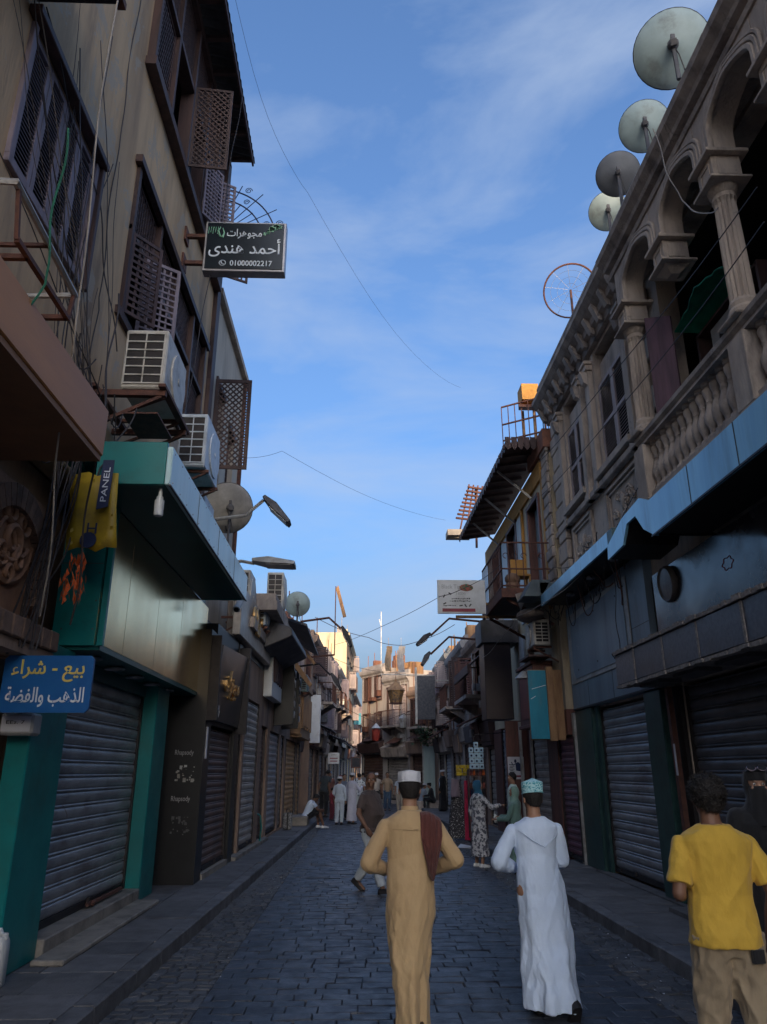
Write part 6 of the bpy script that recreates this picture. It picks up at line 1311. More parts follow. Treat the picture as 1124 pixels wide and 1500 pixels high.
# hanging lanterns and cloth over the street
ln = thing('paper_lantern', 'big house shaped orange lantern hung over the middle of the street', 'lantern', (1.93, 40, 5.15))
b = B(); b.lathe([(.30, 0), (.42, .55), (.44, .6)], (1.93, 40, 5.2), 6); b.obj('body', M('lantern_skin', (.34, .19, .07), (.12, .08, .06), .7, scale=9, bump=.1, lo=.45, hi=.6), ln)
b = B(); b.lathe([(.5, 0), (.47, .06), (.06, .5), (.03, .62)], (1.93, 40, 5.8), 6); b.obj('roof', wood_raw, ln); b = B(); b.lathe([(.36, 0), (.34, .06)], (1.93, 40, 5.13), 6); b.bar((1.93, 40, 6.3), (1.93, 40, 6.72), .03); b.obj('base_ring', metal_rust, ln)
rl2 = thing('red_lantern', 'small red hanging lantern left of the white cap', 'lantern', (.85, 38, 3.2)); b = B(); b.lathe([(.12, 0), (.2, .12), (.2, .5), (.1, .6)], (.85, 38, 3.2), 10); b.obj('body', M('lantern_red', (.38, .05, .035), None, .6, bump=.05), rl2, smooth=40); b = B(); b.lathe([(.24, 0), (.1, .16), (.02, .24)], (.85, 38, 3.8), 10); b.obj('cap', plastic_white, rl2)
ln3 = thing('street_lantern', 'grey four sided lantern on a bracket at the bend', 'lantern', (2.75, 45, 4.2)); b = B(); b.lathe([(.18, 0), (.26, .5), (.3, .52), (.05, .8)], (2.6, 45, 4.2), 4); b.obj('body', metal_pale, ln3); B().bar((2.6, 45, 4.95), (3.7, 45, 4.95), .05).obj('bracket', metal_dark, ln3)
cable('cable over the street carrying the orange lantern', [(-1.9, 39, 7.6), (1.93, 40, 6.75), (4.3, 41, 7.0)], .25, .012, cable_m)
cable('cable over the street carrying the small red lantern', [(-1.9, 38, 5.6), (.85, 38, 4.05), (4.2, 38, 5.4)], .12, .012, cable_m)
cable('sagging cable strung high over the street with ragged cloth strips', [(-2.0, 33, 8.3), (.4, 35, 7.75), (2.1, 35, 7.4), (4.4, 34, 8.2)], .12, .014, cable_m)
random.seed(33)
for lb, x, w_, z1, z0, mt in (('tan ragged cloth strip hanging from the street cable', 1.35, .26, 7.35, 6.2, M('cloth_strip_tan', (.44, .30, .19), None, .9, bump=.2)), ('pale netting strip hanging from the street cable', 1.95, .3, 7.35, 6.15, M('cloth_strip_pale', (.55, .50, .46), None, .9, bump=.2))):
    b = B(); rg = []
    for i in range(9):
        t = i / 8; z = z1 + (z0 - z1) * t; o = .05 * math.sin(5 * t + x); rg.append([(x - w_ / 2 + o, 35, z), (x + o, 35 + .03 * math.sin(7 * t), z), (x + w_ / 2 + o + random.uniform(-.03, .03), 35, z), (x + w_ / 2 + o, 35.015, z), (x - w_ / 2 + o, 35.015, z)])
    b.loft(rg); b.bar((x, 35, z1), (x, 35, 7.75), .015); tag(b.obj('cloth_strip', mt), lb, 'cloth')
b = B(); b.bar((1.1, 38, 6.4), (1.1, 38, 9.6), .03); b.bar((1.1, 38, 6.4), (1.1, 38.0, 6.3), .03); b.bar((1.1, 38, 8.8), (1.0, 38, 9.2), .03); b.bar((1.1, 38, 6.42), (4.3, 38.6, 6.42), .05)
tag(b.obj('slim_mast', metal_pale), 'slim pale mast standing on a pole arm above the street centre', 'mast')
bsn = thing('dark_sign', 'dark speckled blank sign board at the bend on the right', 'sign', (3.3, 36, 4.4)); b = B(); b.box(2.75, 3.6, 36, 36.1, 4.1, 6.1); b.obj('board', M('board_speckled', (.04, .045, .06), (.09, .09, .1), .6, scale=10), bsn); b = B(); b.box(2.65, 2.75, 36, 36.1, 3.9, 6.5); b.bar((3.6, 36.05, 5.9), (4.3, 36.05, 5.9), .06); b.obj('frame', metal_pale, bsn)
wn_ = thing('pale_door', 'tall pale green painted metal door beside the seated pair', 'door', (4.1, 43, .15)); b = B(); b.box(3.5, 4.1, 42.0, 42.08, .0, 3.1); b.obj('leaf', M('door_mint', (.42, .52, .50), (.34, .44, .43), .6, scale=3, stretch=V, bump=.05), wn_); b = B(); b.box(3.44, 3.498, 41.98, 42.1, 0, 3.2); b.obj('jamb', metal_pale, wn_)
def shrub(label, c, r, n):
    t = thing('hanging_plant', label, 'plant', c); b = B(); random.seed(int(c[1]))
    for _ in range(n):
        p = Vector(c) + Vector((random.gauss(0, r[0]), random.gauss(0, r[1]), random.gauss(0, r[2]))); s = random.uniform(.05, .13); d = Vector((random.uniform(-1, 1), random.uniform(-1, 1), random.uniform(-1, .6))).normalized() * s; q = Vector((d.y, -d.x, random.uniform(-s, s)))
        b.add([p - d, p + q * .5, p + d, p - q * .5], [(0, 1, 2, 3)])
    b.obj('leaves', M('leaf_dark', (.035, .07, .03), (.06, .10, .035), .7, obj=True, scale=6, bump=0) if 'leaf_dark' not in MATS else MATS['leaf_dark'], t); B().tube([c, (c[0] + .1, c[1], c[2] + .8)], .03, 5).obj('stem', wood_raw, t)
shrub('dark green plant spilling over the pale green door', (3.7, 41.7, 3.6), (.35, .15, .25), 260)

# ------------------------------------------------------------------ people
SK = [M('skin_mid', (.33, .18, .115), (.28, .145, .09), .55, scale=9, bump=.05, obj=True), M('skin_dark', (.20, .105, .068), (.16, .08, .052), .55, scale=9, bump=.05, obj=True), M('skin_light', (.42, .25, .17), (.36, .20, .135), .55, scale=9, bump=.05, obj=True)]
def cloth(name, c, c2=None, rough=.85, bump=.25, **k): return M(name, c, c2 or tuple(x * .86 for x in c), rough, scale=k.pop('scale', 5), bump=bump * 1.5, bscale=k.pop('bscale', 34), stretch=(1, 1, .45), obj=True, sheen=.15, **k)
hair_m = M('hair_black', (.012, .010, .010), (.022, .018, .016), .6, scale=60, bump=.6, bscale=120, obj=True)
hair_g = M('hair_grey', (.10, .095, .09), (.05, .045, .045), .6, scale=50, bump=.5, bscale=120, obj=True)
eye_w = M('eye_white', (.60, .58, .55), None, .3, bump=0); eye_d = M('eye_dark', (.02, .012, .01), None, .2, bump=0)
shoe_d = M('shoe_dark', (.03, .028, .03), None, .6, obj=True); shoe_w = M('shoe_white', (.68, .68, .66), (.6, .6, .6), .6, obj=True); sandal = M('sandal_brown', (.08, .045, .03), None, .7, obj=True)
_tmp = None
def remesh(b, vox, smooth=3):
    """fuse the builder's overlapping shells into one continuous skin; returns (verts, faces) in the builder's space"""
    me = b.mesh('tmp'); o = bpy.data.objects.new('tmp', me); COL.objects.link(o)
    m = o.modifiers.new('r', 'REMESH'); m.mode = 'VOXEL'; m.voxel_size = vox
    if smooth: s = o.modifiers.new('s', 'SMOOTH'); s.factor = .5; s.iterations = smooth
    e = o.evaluated_get(bpy.context.evaluated_depsgraph_get()).to_mesh()
    n = len(e.vertices); v = np.empty(n * 3); e.vertices.foreach_get('co', v)
    nr = np.empty(n * 3); e.vertex_normals.foreach_get('vector', nr)
    f = [tuple(p.vertices) for p in e.polygons]
    bpy.data.objects.remove(o); bpy.data.meshes.remove(me)
    return v.reshape(-1, 3), nr.reshape(-1, 3), f
def fold_push(vf, amp, f=7., slant=.35, zs=.16, seed=0., z_hi=9., z_lo=-9.):
    """ridged drapery: long soft creases that run down and across the cloth"""
    v, n, fc = vf; d = np.zeros(len(v))
    for i, p in enumerate(v):
        w = 1.0 if p[2] < z_lo else max(.25, 1 - (p[2] - z_lo) / max(.01, z_hi - z_lo)) if z_hi < 9 else 1.0
        a = mnoise.noise(Vector((p[0] * f + p[2] * f * slant + seed, p[1] * f, p[2] * f * zs + seed)))
        c = mnoise.noise(Vector((p[0] * f * 1.9 - p[2] * f * slant * 1.3 + seed * 2, p[1] * f * 1.9, p[2] * f * zs * 1.8)))
        d[i] = ((1 - 2.2 * abs(a)) * .7 + (1 - 2.2 * abs(c)) * .4 - .55) * w
    return v + n * (d * amp)[:, None], n, fc
class Pose:
    """joints in the figure's own space: x to its right, y forward, z up; scaled to height and set down at (x, y, z) facing 'face' degrees (0 = up the street)"""
    def __init__(s, x, y, z=0., face=0., h=1.75):
        s.k = h / 1.75; s.o = Vector((x, y, z)); s.rot = Matrix.Rotation(-R(face), 3, 'Z')
    def W(s, p): return s.o + s.rot @ (Vector(p) * s.k)
def place(name, P, vf, mat, parent, smooth=True):
    v, n, f = vf
    Rm = np.array(P.rot); w = (v * P.k) @ Rm.T + np.array(P.o) - np.array(ORG[parent.name])
    me = bpy.data.meshes.new(name); me.from_pydata(w.tolist(), [], f); me.materials.append(mat)
    if smooth: me.shade_smooth()
    return link(name, me, mat, parent, ORG[parent.name])
def plain(name, P, b, mat, parent, smooth=50):
    me = b.mesh('t', smooth=None); v = np.array(b.v); f = [tuple(p.vertices) for p in me.polygons]; bpy.data.meshes.remove(me)
    o = place(name, P, (v, None, f), mat, parent, False)
    bm = bmesh.new(); bm.from_mesh(o.data); bmesh.ops.recalc_face_normals(bm, faces=bm.faces[:]); bm.to_mesh(o.data); bm.free()
    o.data.shade_smooth(); o.data.set_sharp_from_angle(angle=R(smooth)); return o
def noise_push(vf, amp, sc, ax=(1, 1, 1), seed=0.):
    v, n, f = vf
    d = np.array([mnoise.noise(Vector((p[0] * sc * ax[0] + seed, p[1] * sc * ax[1], p[2] * sc * ax[2]))) for p in v])
    return v + n * (d * amp)[:, None], n, f
def head(b, c, yaw=0., pitch=0., roll=0.):
    c = Vector(c); q = Matrix.Rotation(-R(yaw), 3, 'Z') @ Matrix.Rotation(R(pitch), 3, 'X') @ Matrix.Rotation(R(roll), 3, 'Y')
    T = lambda p: c + q @ Vector(p)
    b.ell(T((0, -.012, .035)), (.076, .096, .083), 14, 10, q); b.ell(T((0, .018, -.045)), (.058, .068, .072), 12, 9, q); b.ell(T((0, .045, -.085)), (.034, .036, .03), 10, 7, q)
    b.loft([[T((x * s, y, z)) for x, z in ((-1, 0), (1, 0), (0, 1))] for s, y, z in ((.010, .07, .02), (.014, .085, -.005), (.017, .106, -.022), (.017, .085, -.032))] if False else [[T((-.010, .08, .022)), T((.010, .08, .022)), T((0, .088, .026))], [T((-.019, .082, -.028)), T((.019, .082, -.028)), T((0, .112, -.022))], [T((-.012, .07, -.036)), T((.012, .07, -.036)), T((0, .09, -.036))]])
    b.ell(T((0, .082, .032)), (.05, .014, .012), 10, 6, q)      # brow
    b.ell(T((0, .083, -.054)), (.024, .012, .008), 8, 6, q); b.ell(T((0, .08, -.066)), (.02, .012, .008), 8, 6, q)
    for s in (-1, 1):
        b.ell(T((s * .080, -.012, -.008)), (.010, .020, .032), 8, 6, q); b.ell(T((s * .045, .066, -.022)), (.022, .018, .018), 8, 6, q)
    return T, q
def hand(b, wr, d, up, k=1., curl=.35, side=1, spread=1., point=False):
    """palm and five separate fingers: wr wrist, d pointing direction, up = back of the hand"""
    d = Vector(d).normalized(); up = Vector(up); up = (up - d * up.dot(d)).normalized(); x = d.cross(up) * side; wr = Vector(wr)
    T = lambda a, f, u: wr + (x * a + d * f + up * u) * k
    b.loft([[T(-w, f, -t), T(w, f, -t), T(w, f, t), T(-w, f, t)] for f, w, t in ((-.01, .024, .017), (.03, .036, .016), (.085, .042, .013), (.095, .04, .011))])
    for i, (a, l) in enumerate(((-.031, .062), (-.0105, .078), (.0105, .084), (.031, .075))):
        c = 0.03 if point and i == 3 else curl; p = [(a, .085, 0)]; an = 0
        for j, s in enumerate((.45, .32, .26)):
            an += c * (1.0, 1.25, .9)[j]; q = p[-1]; p.append((a + spread * a * .18 * (j + 1), q[1] + l * s * math.cos(an), q[2] - l * s * math.sin(an)))
        b.tube([T(*q) for q in p], [.0095 * k, .0092 * k, .0085 * k, .0072 * k], 7, True)
    b.tube([T(.03, .022, -.004), T(.058, .05, -.014), T(.062, .078, -.024), T(.056, .098, -.030)], [.013 * k, .0115 * k, .010 * k, .008 * k], 7, True)
def limb(b, pts, rad, n=10): b.tube(pts, rad, n, True)
def mid(a, c, t=.5): return Vector(a).lerp(Vector(c), t)
STAND = dict(pel=(0, 0, .95), che=(0, .0, 1.28), nek=(0, -.005, 1.47), hed=(0, .015, 1.635),
             shl=(-.18, -.005, 1.385), shr=(.18, -.005, 1.385), ell=(-.235, -.03, 1.13), elr=(.235, -.03, 1.13), wrl=(-.245, .05, .88), wrr=(.245, .05, .88),
             hpl=(-.09, 0, .92), hpr=(.09, 0, .92), knl=(-.10, .02, .50), knr=(.10, .02, .50), anl=(-.105, -.02, .09), anr=(.105, -.02, .09), yaw=0, pitch=0, roll=0, fl=0, fr=0,
             hl=None, hr=None, hul=(-1, 0, 0), hur=(1, 0, 0), curl=.4, curll=None, pointl=False, pointr=False)
def torso_rings(J, grow=0., z0=None, belly=0.):
    p, c, n = Vector(J['pel']), Vector(J['che']), Vector(J['nek']); sw = (Vector(J['shr']) - Vector(J['shl'])); sx = sw.normalized(); hw = sw.length / 2
    up = (n - p).normalized(); fw = up.cross(sx).normalized() * 1
    rg = []
    for t, w, d, off in ((-.16, .135 if grow <= 0 else .176, .095 if grow <= 0 else .122, 0), (-.04, .165, .115, -.01), (.12, .158, .108, .01 + belly * .3), (.32, .148, .102 + belly, .012 + belly), (.55, .165, .115 + belly * .5, .012 + belly * .4), (.74, .18, .118, .008), (.865, hw * .96, .10, -.005), (.94, hw * .78, .082, -.012), (.99, hw * .52, .07, -.014), (1.04, .07, .06, -.012)):
        m = p.lerp(c, t / .62) if t < .62 else c.lerp(n, (t - .62) / .38)
        m = m + fw * off
        w_, d_ = w + grow, d + grow
        x = sx
        rg.append([m + x * (w_ * math.copysign(abs(math.cos(a)) ** .8, math.cos(a))) + fw * (d_ * math.copysign(abs(math.sin(a)) ** .9, math.sin(a))) for a in (2 * math.pi * i / 20 for i in range(20))])
    return rg
def body(P, J, skin, parent, vox=.012, legs=True, hands=True):
    b = B(); T, q = head(b, J['hed'], J['yaw'], J['pitch'], J['roll'])
    n = Vector(J['nek']); b.tube([n - Vector((0, 0, .06)), n, mid(n, J['hed'], .75)], [.075, .058, .055], 12, True)
    b.loft(torso_rings(J, -.012))
    for s in 'lr':
        sh, e, w = Vector(J['sh' + s]), Vector(J['el' + s]), Vector(J['wr' + s])
        limb(b, [sh, mid(sh, e), e], [.042, .044, .038]); limb(b, [e, mid(e, w, .4), w], [.039, .038, .026])
        d = Vector(J['h' + s]) if J['h' + s] else (w - e)
        if hands: hand(b, w, d, J['hu' + s], 1., J['curl'], -1 if s == 'l' else 1, point=J['point' + s])
        hp, k, a = Vector(J['hp' + s]), Vector(J['kn' + s]), Vector(J['an' + s])
        if legs: limb(b, [hp, mid(hp, k), k], [.088, .072, .055]); limb(b, [k, mid(k, a, .35), a], [.054, .056, .036])
        ft = a + Vector((0, 0, -.05)); an = R(J['f' + s]); f = Vector((0, math.cos(an), math.sin(an)))
        if legs: b.tube([ft - f * .03, ft + f * .06, ft + f * .15], [.036, .036, .026], 8, True)
    o = place('body', P, remesh(b, vox, 2), skin, parent)
    # eyes
    for nm, r_, fy, m in (('eye', .0125, .0735, eye_w), ('iris', .0062, .0805, eye_d)):
        b = B()
        for s in (-1, 1): b.ell(T((s * .033, fy, .008)), (r_, r_, r_ * .8), 8, 6)
        plain(nm, P, b, m, parent)
    return T, q
def shoes(P, J, mat, parent, sc_=1.):
    for s in 'lr':
        a = Vector(J['an' + s]); an = R(J['f' + s]); b = B(); f = Vector((0, math.cos(an), math.sin(an))); u = Vector((0, -math.sin(an), math.cos(an))); x = Vector((1, 0, 0)); c = a - u * .088
        rg = []
        for y, w, h in ((-.085, .025, .05), (-.07, .036, .075), (-.02, .040, .085), (.05, .044, .07), (.12, .049, .052), (.165, .042, .042), (.19, .022, .03)):
            rg.append([c + f * y + x * w * i + u * z for i, z in ((-1, 0), (1, 0), (1.02, h * .55), (.6, h), (-.6, h), (-1.02, h * .55))])
        b.loft(rg); plain('shoe', P, b, mat, parent, 60)
def tee(P, J, mat, parent, sleeve=.55, hem=-.17, vox=.012, grow=.012, belly=0., amp=.008, name='shirt', long_=False, seed=0.):
    b = B(); rg = torso_rings(J, grow, belly=belly); b.loft(rg)
    for s in 'lr':
        sh, e, w = Vector(J['sh' + s]), Vector(J['el' + s]), Vector(J['wr' + s])
        if long_:
            limb(b, [sh, mid(sh, e), e], [.056, .06, .054]); limb(b, [e, mid(e, w, .5), mid(e, w, .93)], [.054, .052, .044])
        else: b.tube([sh, mid(sh, e, sleeve * .5), mid(sh, e, sleeve)], [.056, .064, .066], 12, False); b.ell(sh, (.056, .056, .056), 10, 8)
    vf = remesh(b, vox, 2); vf = noise_push(vf, amp, 9, (1, 1, .55), seed); vf = fold_push(vf, amp * 1.1, 7.5, -.75, .35, seed)
    return place(name, P, noise_push(vf, amp * .5, 24, (1, 1, .4), seed + 3), mat, parent)
def trousers(P, J, mat, parent, short=1., vox=.012, rad=(.115, .10, .085, .078, .07), amp=.01, name='trousers', seed=0.):
    b = B(); p = Vector(J['pel'])
    b.loft([[p + Vector((.158 * g * math.cos(a), .112 * g * math.sin(a) - .005, z)) for a in (2 * math.pi * i / 18 for i in range(18))] for z, g in ((-.01, .88), (-.05, .98), (-.09, 1.04), (-.14, .9))])
    for s in 'lr':
        hp, k, a = Vector(J['hp' + s]), Vector(J['kn' + s]), Vector(J['an' + s])
        if short < .6: b.tube([hp, mid(hp, k, .5), mid(hp, k, short * 2)], [rad[0], rad[1], rad[1] * 1.02], 12)
        else: b.tube([hp, mid(hp, k), k, mid(k, a, .5), mid(k, a, .97)], list(rad), 12)
    vf = remesh(b, vox, 2); vf = noise_push(vf, amp, 8, (1, 1, .6), seed); vf = fold_push(vf, amp * 1.2, 9, .5, .6, seed)
    return place(name, P, noise_push(vf, amp * .5, 22, (1, 1, .9), seed + 5), mat, parent)
def robe(P, J, mat, parent, rings, sleeves=True, vox=.012, fold=.02, nf=9, amp=.008, twist=0., name='robe', seed=0., srad=(.058, .06, .06, .056, .05), n=72, cuff=.93, extra=None):
    """long robe: shoulders follow the torso, the skirt below the hip is rings of (z, cx, cy, rx, ry) with hanging folds"""
    rings = [(1.34, rings[0][1] * .4, 0, .13, .085)] + list(rings); b = B(); tr = torso_rings(J, .016)[2:]
    N_ = n; rg = []; zt = rings[0][0]; zb = rings[-1][0]
    steps = 40
    for i in range(steps + 1):
        t = i / steps; z = zt + (zb - zt) * t
        for j in range(len(rings) - 1):
            if rings[j][0] >= z >= rings[j + 1][0] - 1e-6:
                q = (rings[j][0] - z) / (rings[j][0] - rings[j + 1][0]); q = q * q * (3 - 2 * q); _, cx, cy, rx, ry = [a + (c - a) * q for a, c in zip(rings[j], rings[j + 1])]; break
        ring = []
        for k in range(N_):
            a = 2 * math.pi * k / N_
            f = fold * t ** 1.3 * (math.sin(nf * a + twist * t * 5 + seed) * .6 + math.sin((nf * 2 - 3) * a - twist * t * 7 + seed * 2) * .28 + math.sin((nf - 4) * a + 2 + 3 * t + seed) * .5)
            ring.append(Vector((cx + (rx + f) * math.cos(a), cy + (ry + f) * math.sin(a), z)))
        rg.append(ring)
    b.loft(rg[::-1]); b.loft(tr)
    if sleeves:
        for s in 'lr':
            sh, e, w = Vector(J['sh' + s]), Vector(J['el' + s]), Vector(J['wr' + s])
            limb(b, [sh, mid(sh, e), e], srad[:3], 12); limb(b, [e, mid(e, w, .5), mid(e, w, cuff)], srad[2:], 12)
    if extra: extra(b)
    vf = remesh(b, vox, 9 if vox < .009 else 4); vf = noise_push(vf, amp, 7, (1, 1, .45), seed); vf = fold_push(vf, amp * 1.3, 8, .3 * (1 if twist >= 0 else -1), .14, seed, 1.3, .75); vf = fold_push(vf, -amp * .7, 13, .5 * (1 if twist >= 0 else -1), .22, seed + 9, 1.35, .9)
    return place(name, P, noise_push(vf, amp * .45, 20, (1, 1, .7), seed + 4), mat, parent)
def tufts(vf, n, ln):
    """short loose strands standing off the hair mass"""
    v, nr, f = vf; vs_, fs = [tuple(p) for p in v], list(f); rs = random.Random(5)
    for _ in range(n):
        i = rs.randrange(len(v)); p = Vector(v[i]); d = (Vector(nr[i]) + Vector((rs.uniform(-.8, .8), rs.uniform(-.8, .8), rs.uniform(-.6, .9)))).normalized(); s_ = d.cross(Vector((rs.uniform(-1, 1), rs.uniform(-1, 1), .3))).normalized() * .0016; e = p + d * ln * rs.uniform(.4, 1.1); k = len(vs_)
        vs_ += [tuple(p - d * .004 - s_), tuple(p - d * .004 + s_), tuple(e)]; fs.append((k, k + 1, k + 2))
    return np.array(vs_), None, fs
def hair_cap(P, T, q, mat, parent, grow=.008, low=-.03, bushy=0., name='hair', vox=.01, front=.075):
    b = B(); rg = []; g = grow
    for i in range(12):
        z = .03 + (.092 + g) * math.cos(math.pi * i / 11 * .93)
        ring = []
        for j in range(28):
            k = 2 * math.pi * j / 28; sn = math.sin(k)
            zl = low + (.105 * sn if sn > 0 else .05 * sn) + .02
            zz = max(z, zl); c_ = min(1., max(-1., (zz - .03) / (.092 + g))); rr = math.sqrt(max(.02, 1 - c_ * c_))
            if zz < .02: rr = max(rr, .92 - (.02 - zz) * 2.2)
            ring.append(T(((.081 + g) * rr * math.cos(k), -.013 + (.101 + g) * rr * sn, zz)))
        rg.append(ring)
    b.loft(rg); vf = remesh(b, vox, 2)
    spikes = bushy
    if bushy: vf = noise_push(noise_push(vf, bushy, 30), bushy * .8, 62)
    vf = tufts(vf, 4200 if spikes else 900, .020 if spikes else .006)
    return place(name, P, vf, mat, parent)
def kufi(P, T, mat, parent, h=.085, r=.088, z0=.045, tall=False, name='cap', tilt=0.):
    b = B(); prof = [(.99, 0), (1.0, .012), (1.01, h * .5), (1.0, h * .92), (.96, h), (.9, h + .004), (.45, h + .010), (.12, h + .012)] if not tall else [(.99, 0), (1.0, .01), (1.02, h * .5), (1.03, h * .9), (1.02, h), (.94, h + .006), (.5, h + .02), (.1, h + .032)]
    b.loft([[T((r * s * math.cos(k), -.012 + r * 1.16 * s * math.sin(k), z0 + z - .014 * math.sin(k) * (1 if z < h * .6 else .5))) for k in (2 * math.pi * j / 32 for j in range(32))] for s, z in prof])
    plain(name, P, b, mat, parent, 55)
    e = B(); e.tube([T((r * 1.012 * math.cos(k), -.012 + r * 1.175 * math.sin(k), z0 + .004 - .014 * math.sin(k))) for k in (2 * math.pi * j / 32 for j in range(33))], .004, 5); e.tube([T((r * .98 * math.cos(k), -.012 + r * 1.13 * math.sin(k), z0 + h + .001 - .007 * math.sin(k))) for k in (2 * math.pi * j / 32 for j in range(33))], .003, 5); plain('cap_piping', P, e, mat, parent, 60)
def person(label, x, y, z=0., face=0., h=1.75, group=None, **kw):
    P = Pose(x, y, z, face, h); J = dict(STAND); J.update(kw)
    t = thing('person', label, 'person', (x, y, z), group); return P, J, t
def hijab(P, J, T, mat, parent, vox=.011, drape=True, name='headscarf'):
    b = B()
    rg = []
    for z, w, d, y in ((.132, .02, .02, -.01), (.12, .06, .07, -.012), (.08, .088, .106, -.014), (.02, .096, .114, -.02), (-.05, .092, .10, -.022), (-.10, .088, .088, -.012), (-.16, .11, .10, -.01), (-.21, .155, .115, -.012), (-.26, .16, .12, -.01)):
        ring = []
        for k in range(28):
            a = 2 * math.pi * k / 28; s_ = math.sin(a); open_ = -.060 < z < .09 and s_ > .45
            dd = d * (.52 if open_ else 1.0); ring.append(T((w * math.cos(a), y + dd * s_, z)))
        rg.append(ring)
    b.loft(rg[::-1] if drape else rg[:6][::-1]); vf = remesh(b, vox, 2); return place(name, P, noise_push(vf, .006, 14, (1, 1, .5), 2.), mat, parent)
beige_robe = cloth('robe_mustard', (.52, .36, .19), (.46, .31, .16)); white_robe = cloth('robe_white', (.60, .71, .88), (.54, .65, .82)); cap_white = cloth('cap_white', (.66, .67, .72), bump=.3)
maroon = cloth('shawl_maroon', (.125, .037, .028), (.085, .026, .022), bump=.4); yellow_tee = cloth('tee_yellow', (.62, .385, .05), (.55, .34, .045)); khaki = cloth('khaki', (.33, .255, .165), (.26, .20, .13)); abaya = cloth('abaya_black', (.010, .010, .012), (.014, .014, .016))
# --- man in the mustard robe, seen from behind, striding away
P, J, t = person('man from behind in a long mustard robe with a maroon shawl on one shoulder', .40, 6.15, .02, -3, 1.76,
    hed=(.0, .02, 1.635), shl=(-.188, -.01, 1.378), shr=(.188, -.01, 1.378), ell=(-.315, -.05, 1.13), elr=(.335, -.05, 1.15), wrl=(-.17, .17, 1.06), wrr=(.19, .17, 1.06), hl=(.6, .8, 0), hr=(-.6, .8, 0), hul=(0, .2, 1), hur=(0, .2, 1), knl=(-.07, .10, .5), knr=(.05, -.05, .5), anl=(-.05, .20, .09), anr=(.03, -.13, .13), fr=-35, yaw=4)
T, q = body(P, J, SK[0], t, .009); shoes(P, J, sandal, t)
hair_cap(P, T, q, hair_m, t, .004, -.06); kufi(P, T, cap_white, t, .078, .089, .05)
e = B(); e.tube([T((.035 * math.cos(k) , -.012 + .04 * math.sin(k), .139)) for k in (2 * math.pi * j / 20 for j in range(21))], .003, 4); e.ell(T((0, -.012, .142)), (.012, .012, .004), 8, 5); plain('cap_emblem', P, e, M('cap_emblem', (.05, .06, .14), None, .8, bump=0), t)
robe(P, J, beige_robe, t, [(1.12, 0, .0, .172, .122), (.98, 0, -.005, .182, .135), (.82, -.0, -.01, .182, .142), (.62, -.01, .0, .165, .16), (.42, -.01, -.02, .14, .17), (.26, -.005, -.06, .125, .17), (.10, .0, -.08, .118, .165)], vox=.0066, fold=.024, nf=6, twist=.9, amp=.009, seed=1.3, srad=(.058, .066, .066, .06, .052))
b = B(); b.tube([Vector(J['nek']) + Vector((0, .0, -.03)), Vector(J['nek']) + Vector((0, .002, .05))], [.085, .063], 16); plain('collar', P, b, beige_robe, t, 60)
b = B(); b.tube([Vector((x, -.118 - .02 * math.cos(x * 9), 1.372 - .012 * math.cos(x * 10))) for x in [-.15 + .02 * i for i in range(16)]], .0028, 4); plain('yoke_seam', P, b, beige_robe, t)
b = B(); rg = []     # shawl: pleated cloth over the right shoulder, tapering to a point down the back
for i in range(20):
    s = i / 19
    if s < .32: yy = .10 - .22 * (s / .32); zz = 1.40 + .085 * math.sin(math.pi * min(1, s / .32) * .78)
    else: yy = -.125 - .028 * math.sin((s - .32) * 3); zz = 1.45 - .40 * (s - .32) / .68
    wl, wr_ = (.065, .225) if s < .55 else (.065 + .055 * (s - .55) / .45, .225 - .06 * (s - .55) / .45)
    ring = []
    for k in range(25): u = k / 24; ring.append(Vector((wl + (wr_ - wl) * u, yy - .007 * math.sin(u * 30 + s * 2) - .02 * math.sin(math.pi * u), zz - .045 * max(0, u - .45) * 2 * (s < .5) - .03 * math.sin(math.pi * u) * (s > .9))))
    rg.append(ring + [p + Vector((0, .016, -.003)) for p in ring[::-1]])
b.loft(rg); plain('shawl', P, b, maroon, t, 70)
b = B(); b.tube([Vector((.08, -.160, 1.30)), Vector((.12, -.167, 1.22)), Vector((.165, -.168, 1.13))], .004, 4); plain('shawl_fold', P, b, maroon, t)
# --- man in the white robe
P, J, t = person('man from behind in a long white robe and embroidered turquoise cap', 1.47, 6.7, 0, -4, 1.70,
    hed=(.01, .02, 1.625), nek=(.01, -.005, 1.465), shl=(-.195, .0, 1.37), shr=(.195, -.02, 1.385), ell=(-.325, -.03, 1.13), elr=(.24, .05, 1.14), wrl=(-.15, .19, 1.07), wrr=(.19, .26, 1.10), hl=(.5, .8, .2), hr=(-.3, .9, .1), hul=(0, .0, 1), hur=(0, .0, 1), che=(.0, .0, 1.28), pel=(.03, 0, .95), knl=(-.06, .08, .5), knr=(.15, .02, .5), anl=(-.03, .08, .09), anr=(.17, -.20, .13), fr=-50, yaw=-6, curl=.8)
T, q = body(P, J, SK[0], t, .009); shoes(P, J, shoe_d, t); hair_cap(P, T, q, hair_m, t, .004, -.045)
km = M('kuma_turquoise', (.03, .25, .31), None, .8, bump=0, obj=True); n_ = km.node_tree; bs_ = n_.nodes['Principled BSDF']
tx = N(n_, 'ShaderNodeTexCoord'); vo = N(n_, 'ShaderNodeTexVoronoi', feature='DISTANCE_TO_EDGE'); vo.inputs['Scale'].default_value = 48; wv = N(n_, 'ShaderNodeTexWave', rings_direction='SPHERICAL', wave_type='RINGS'); wv.inputs['Scale'].default_value = 9; wv.inputs['Distortion'].default_value = 6; wv.inputs['Detail Scale'].default_value = 4
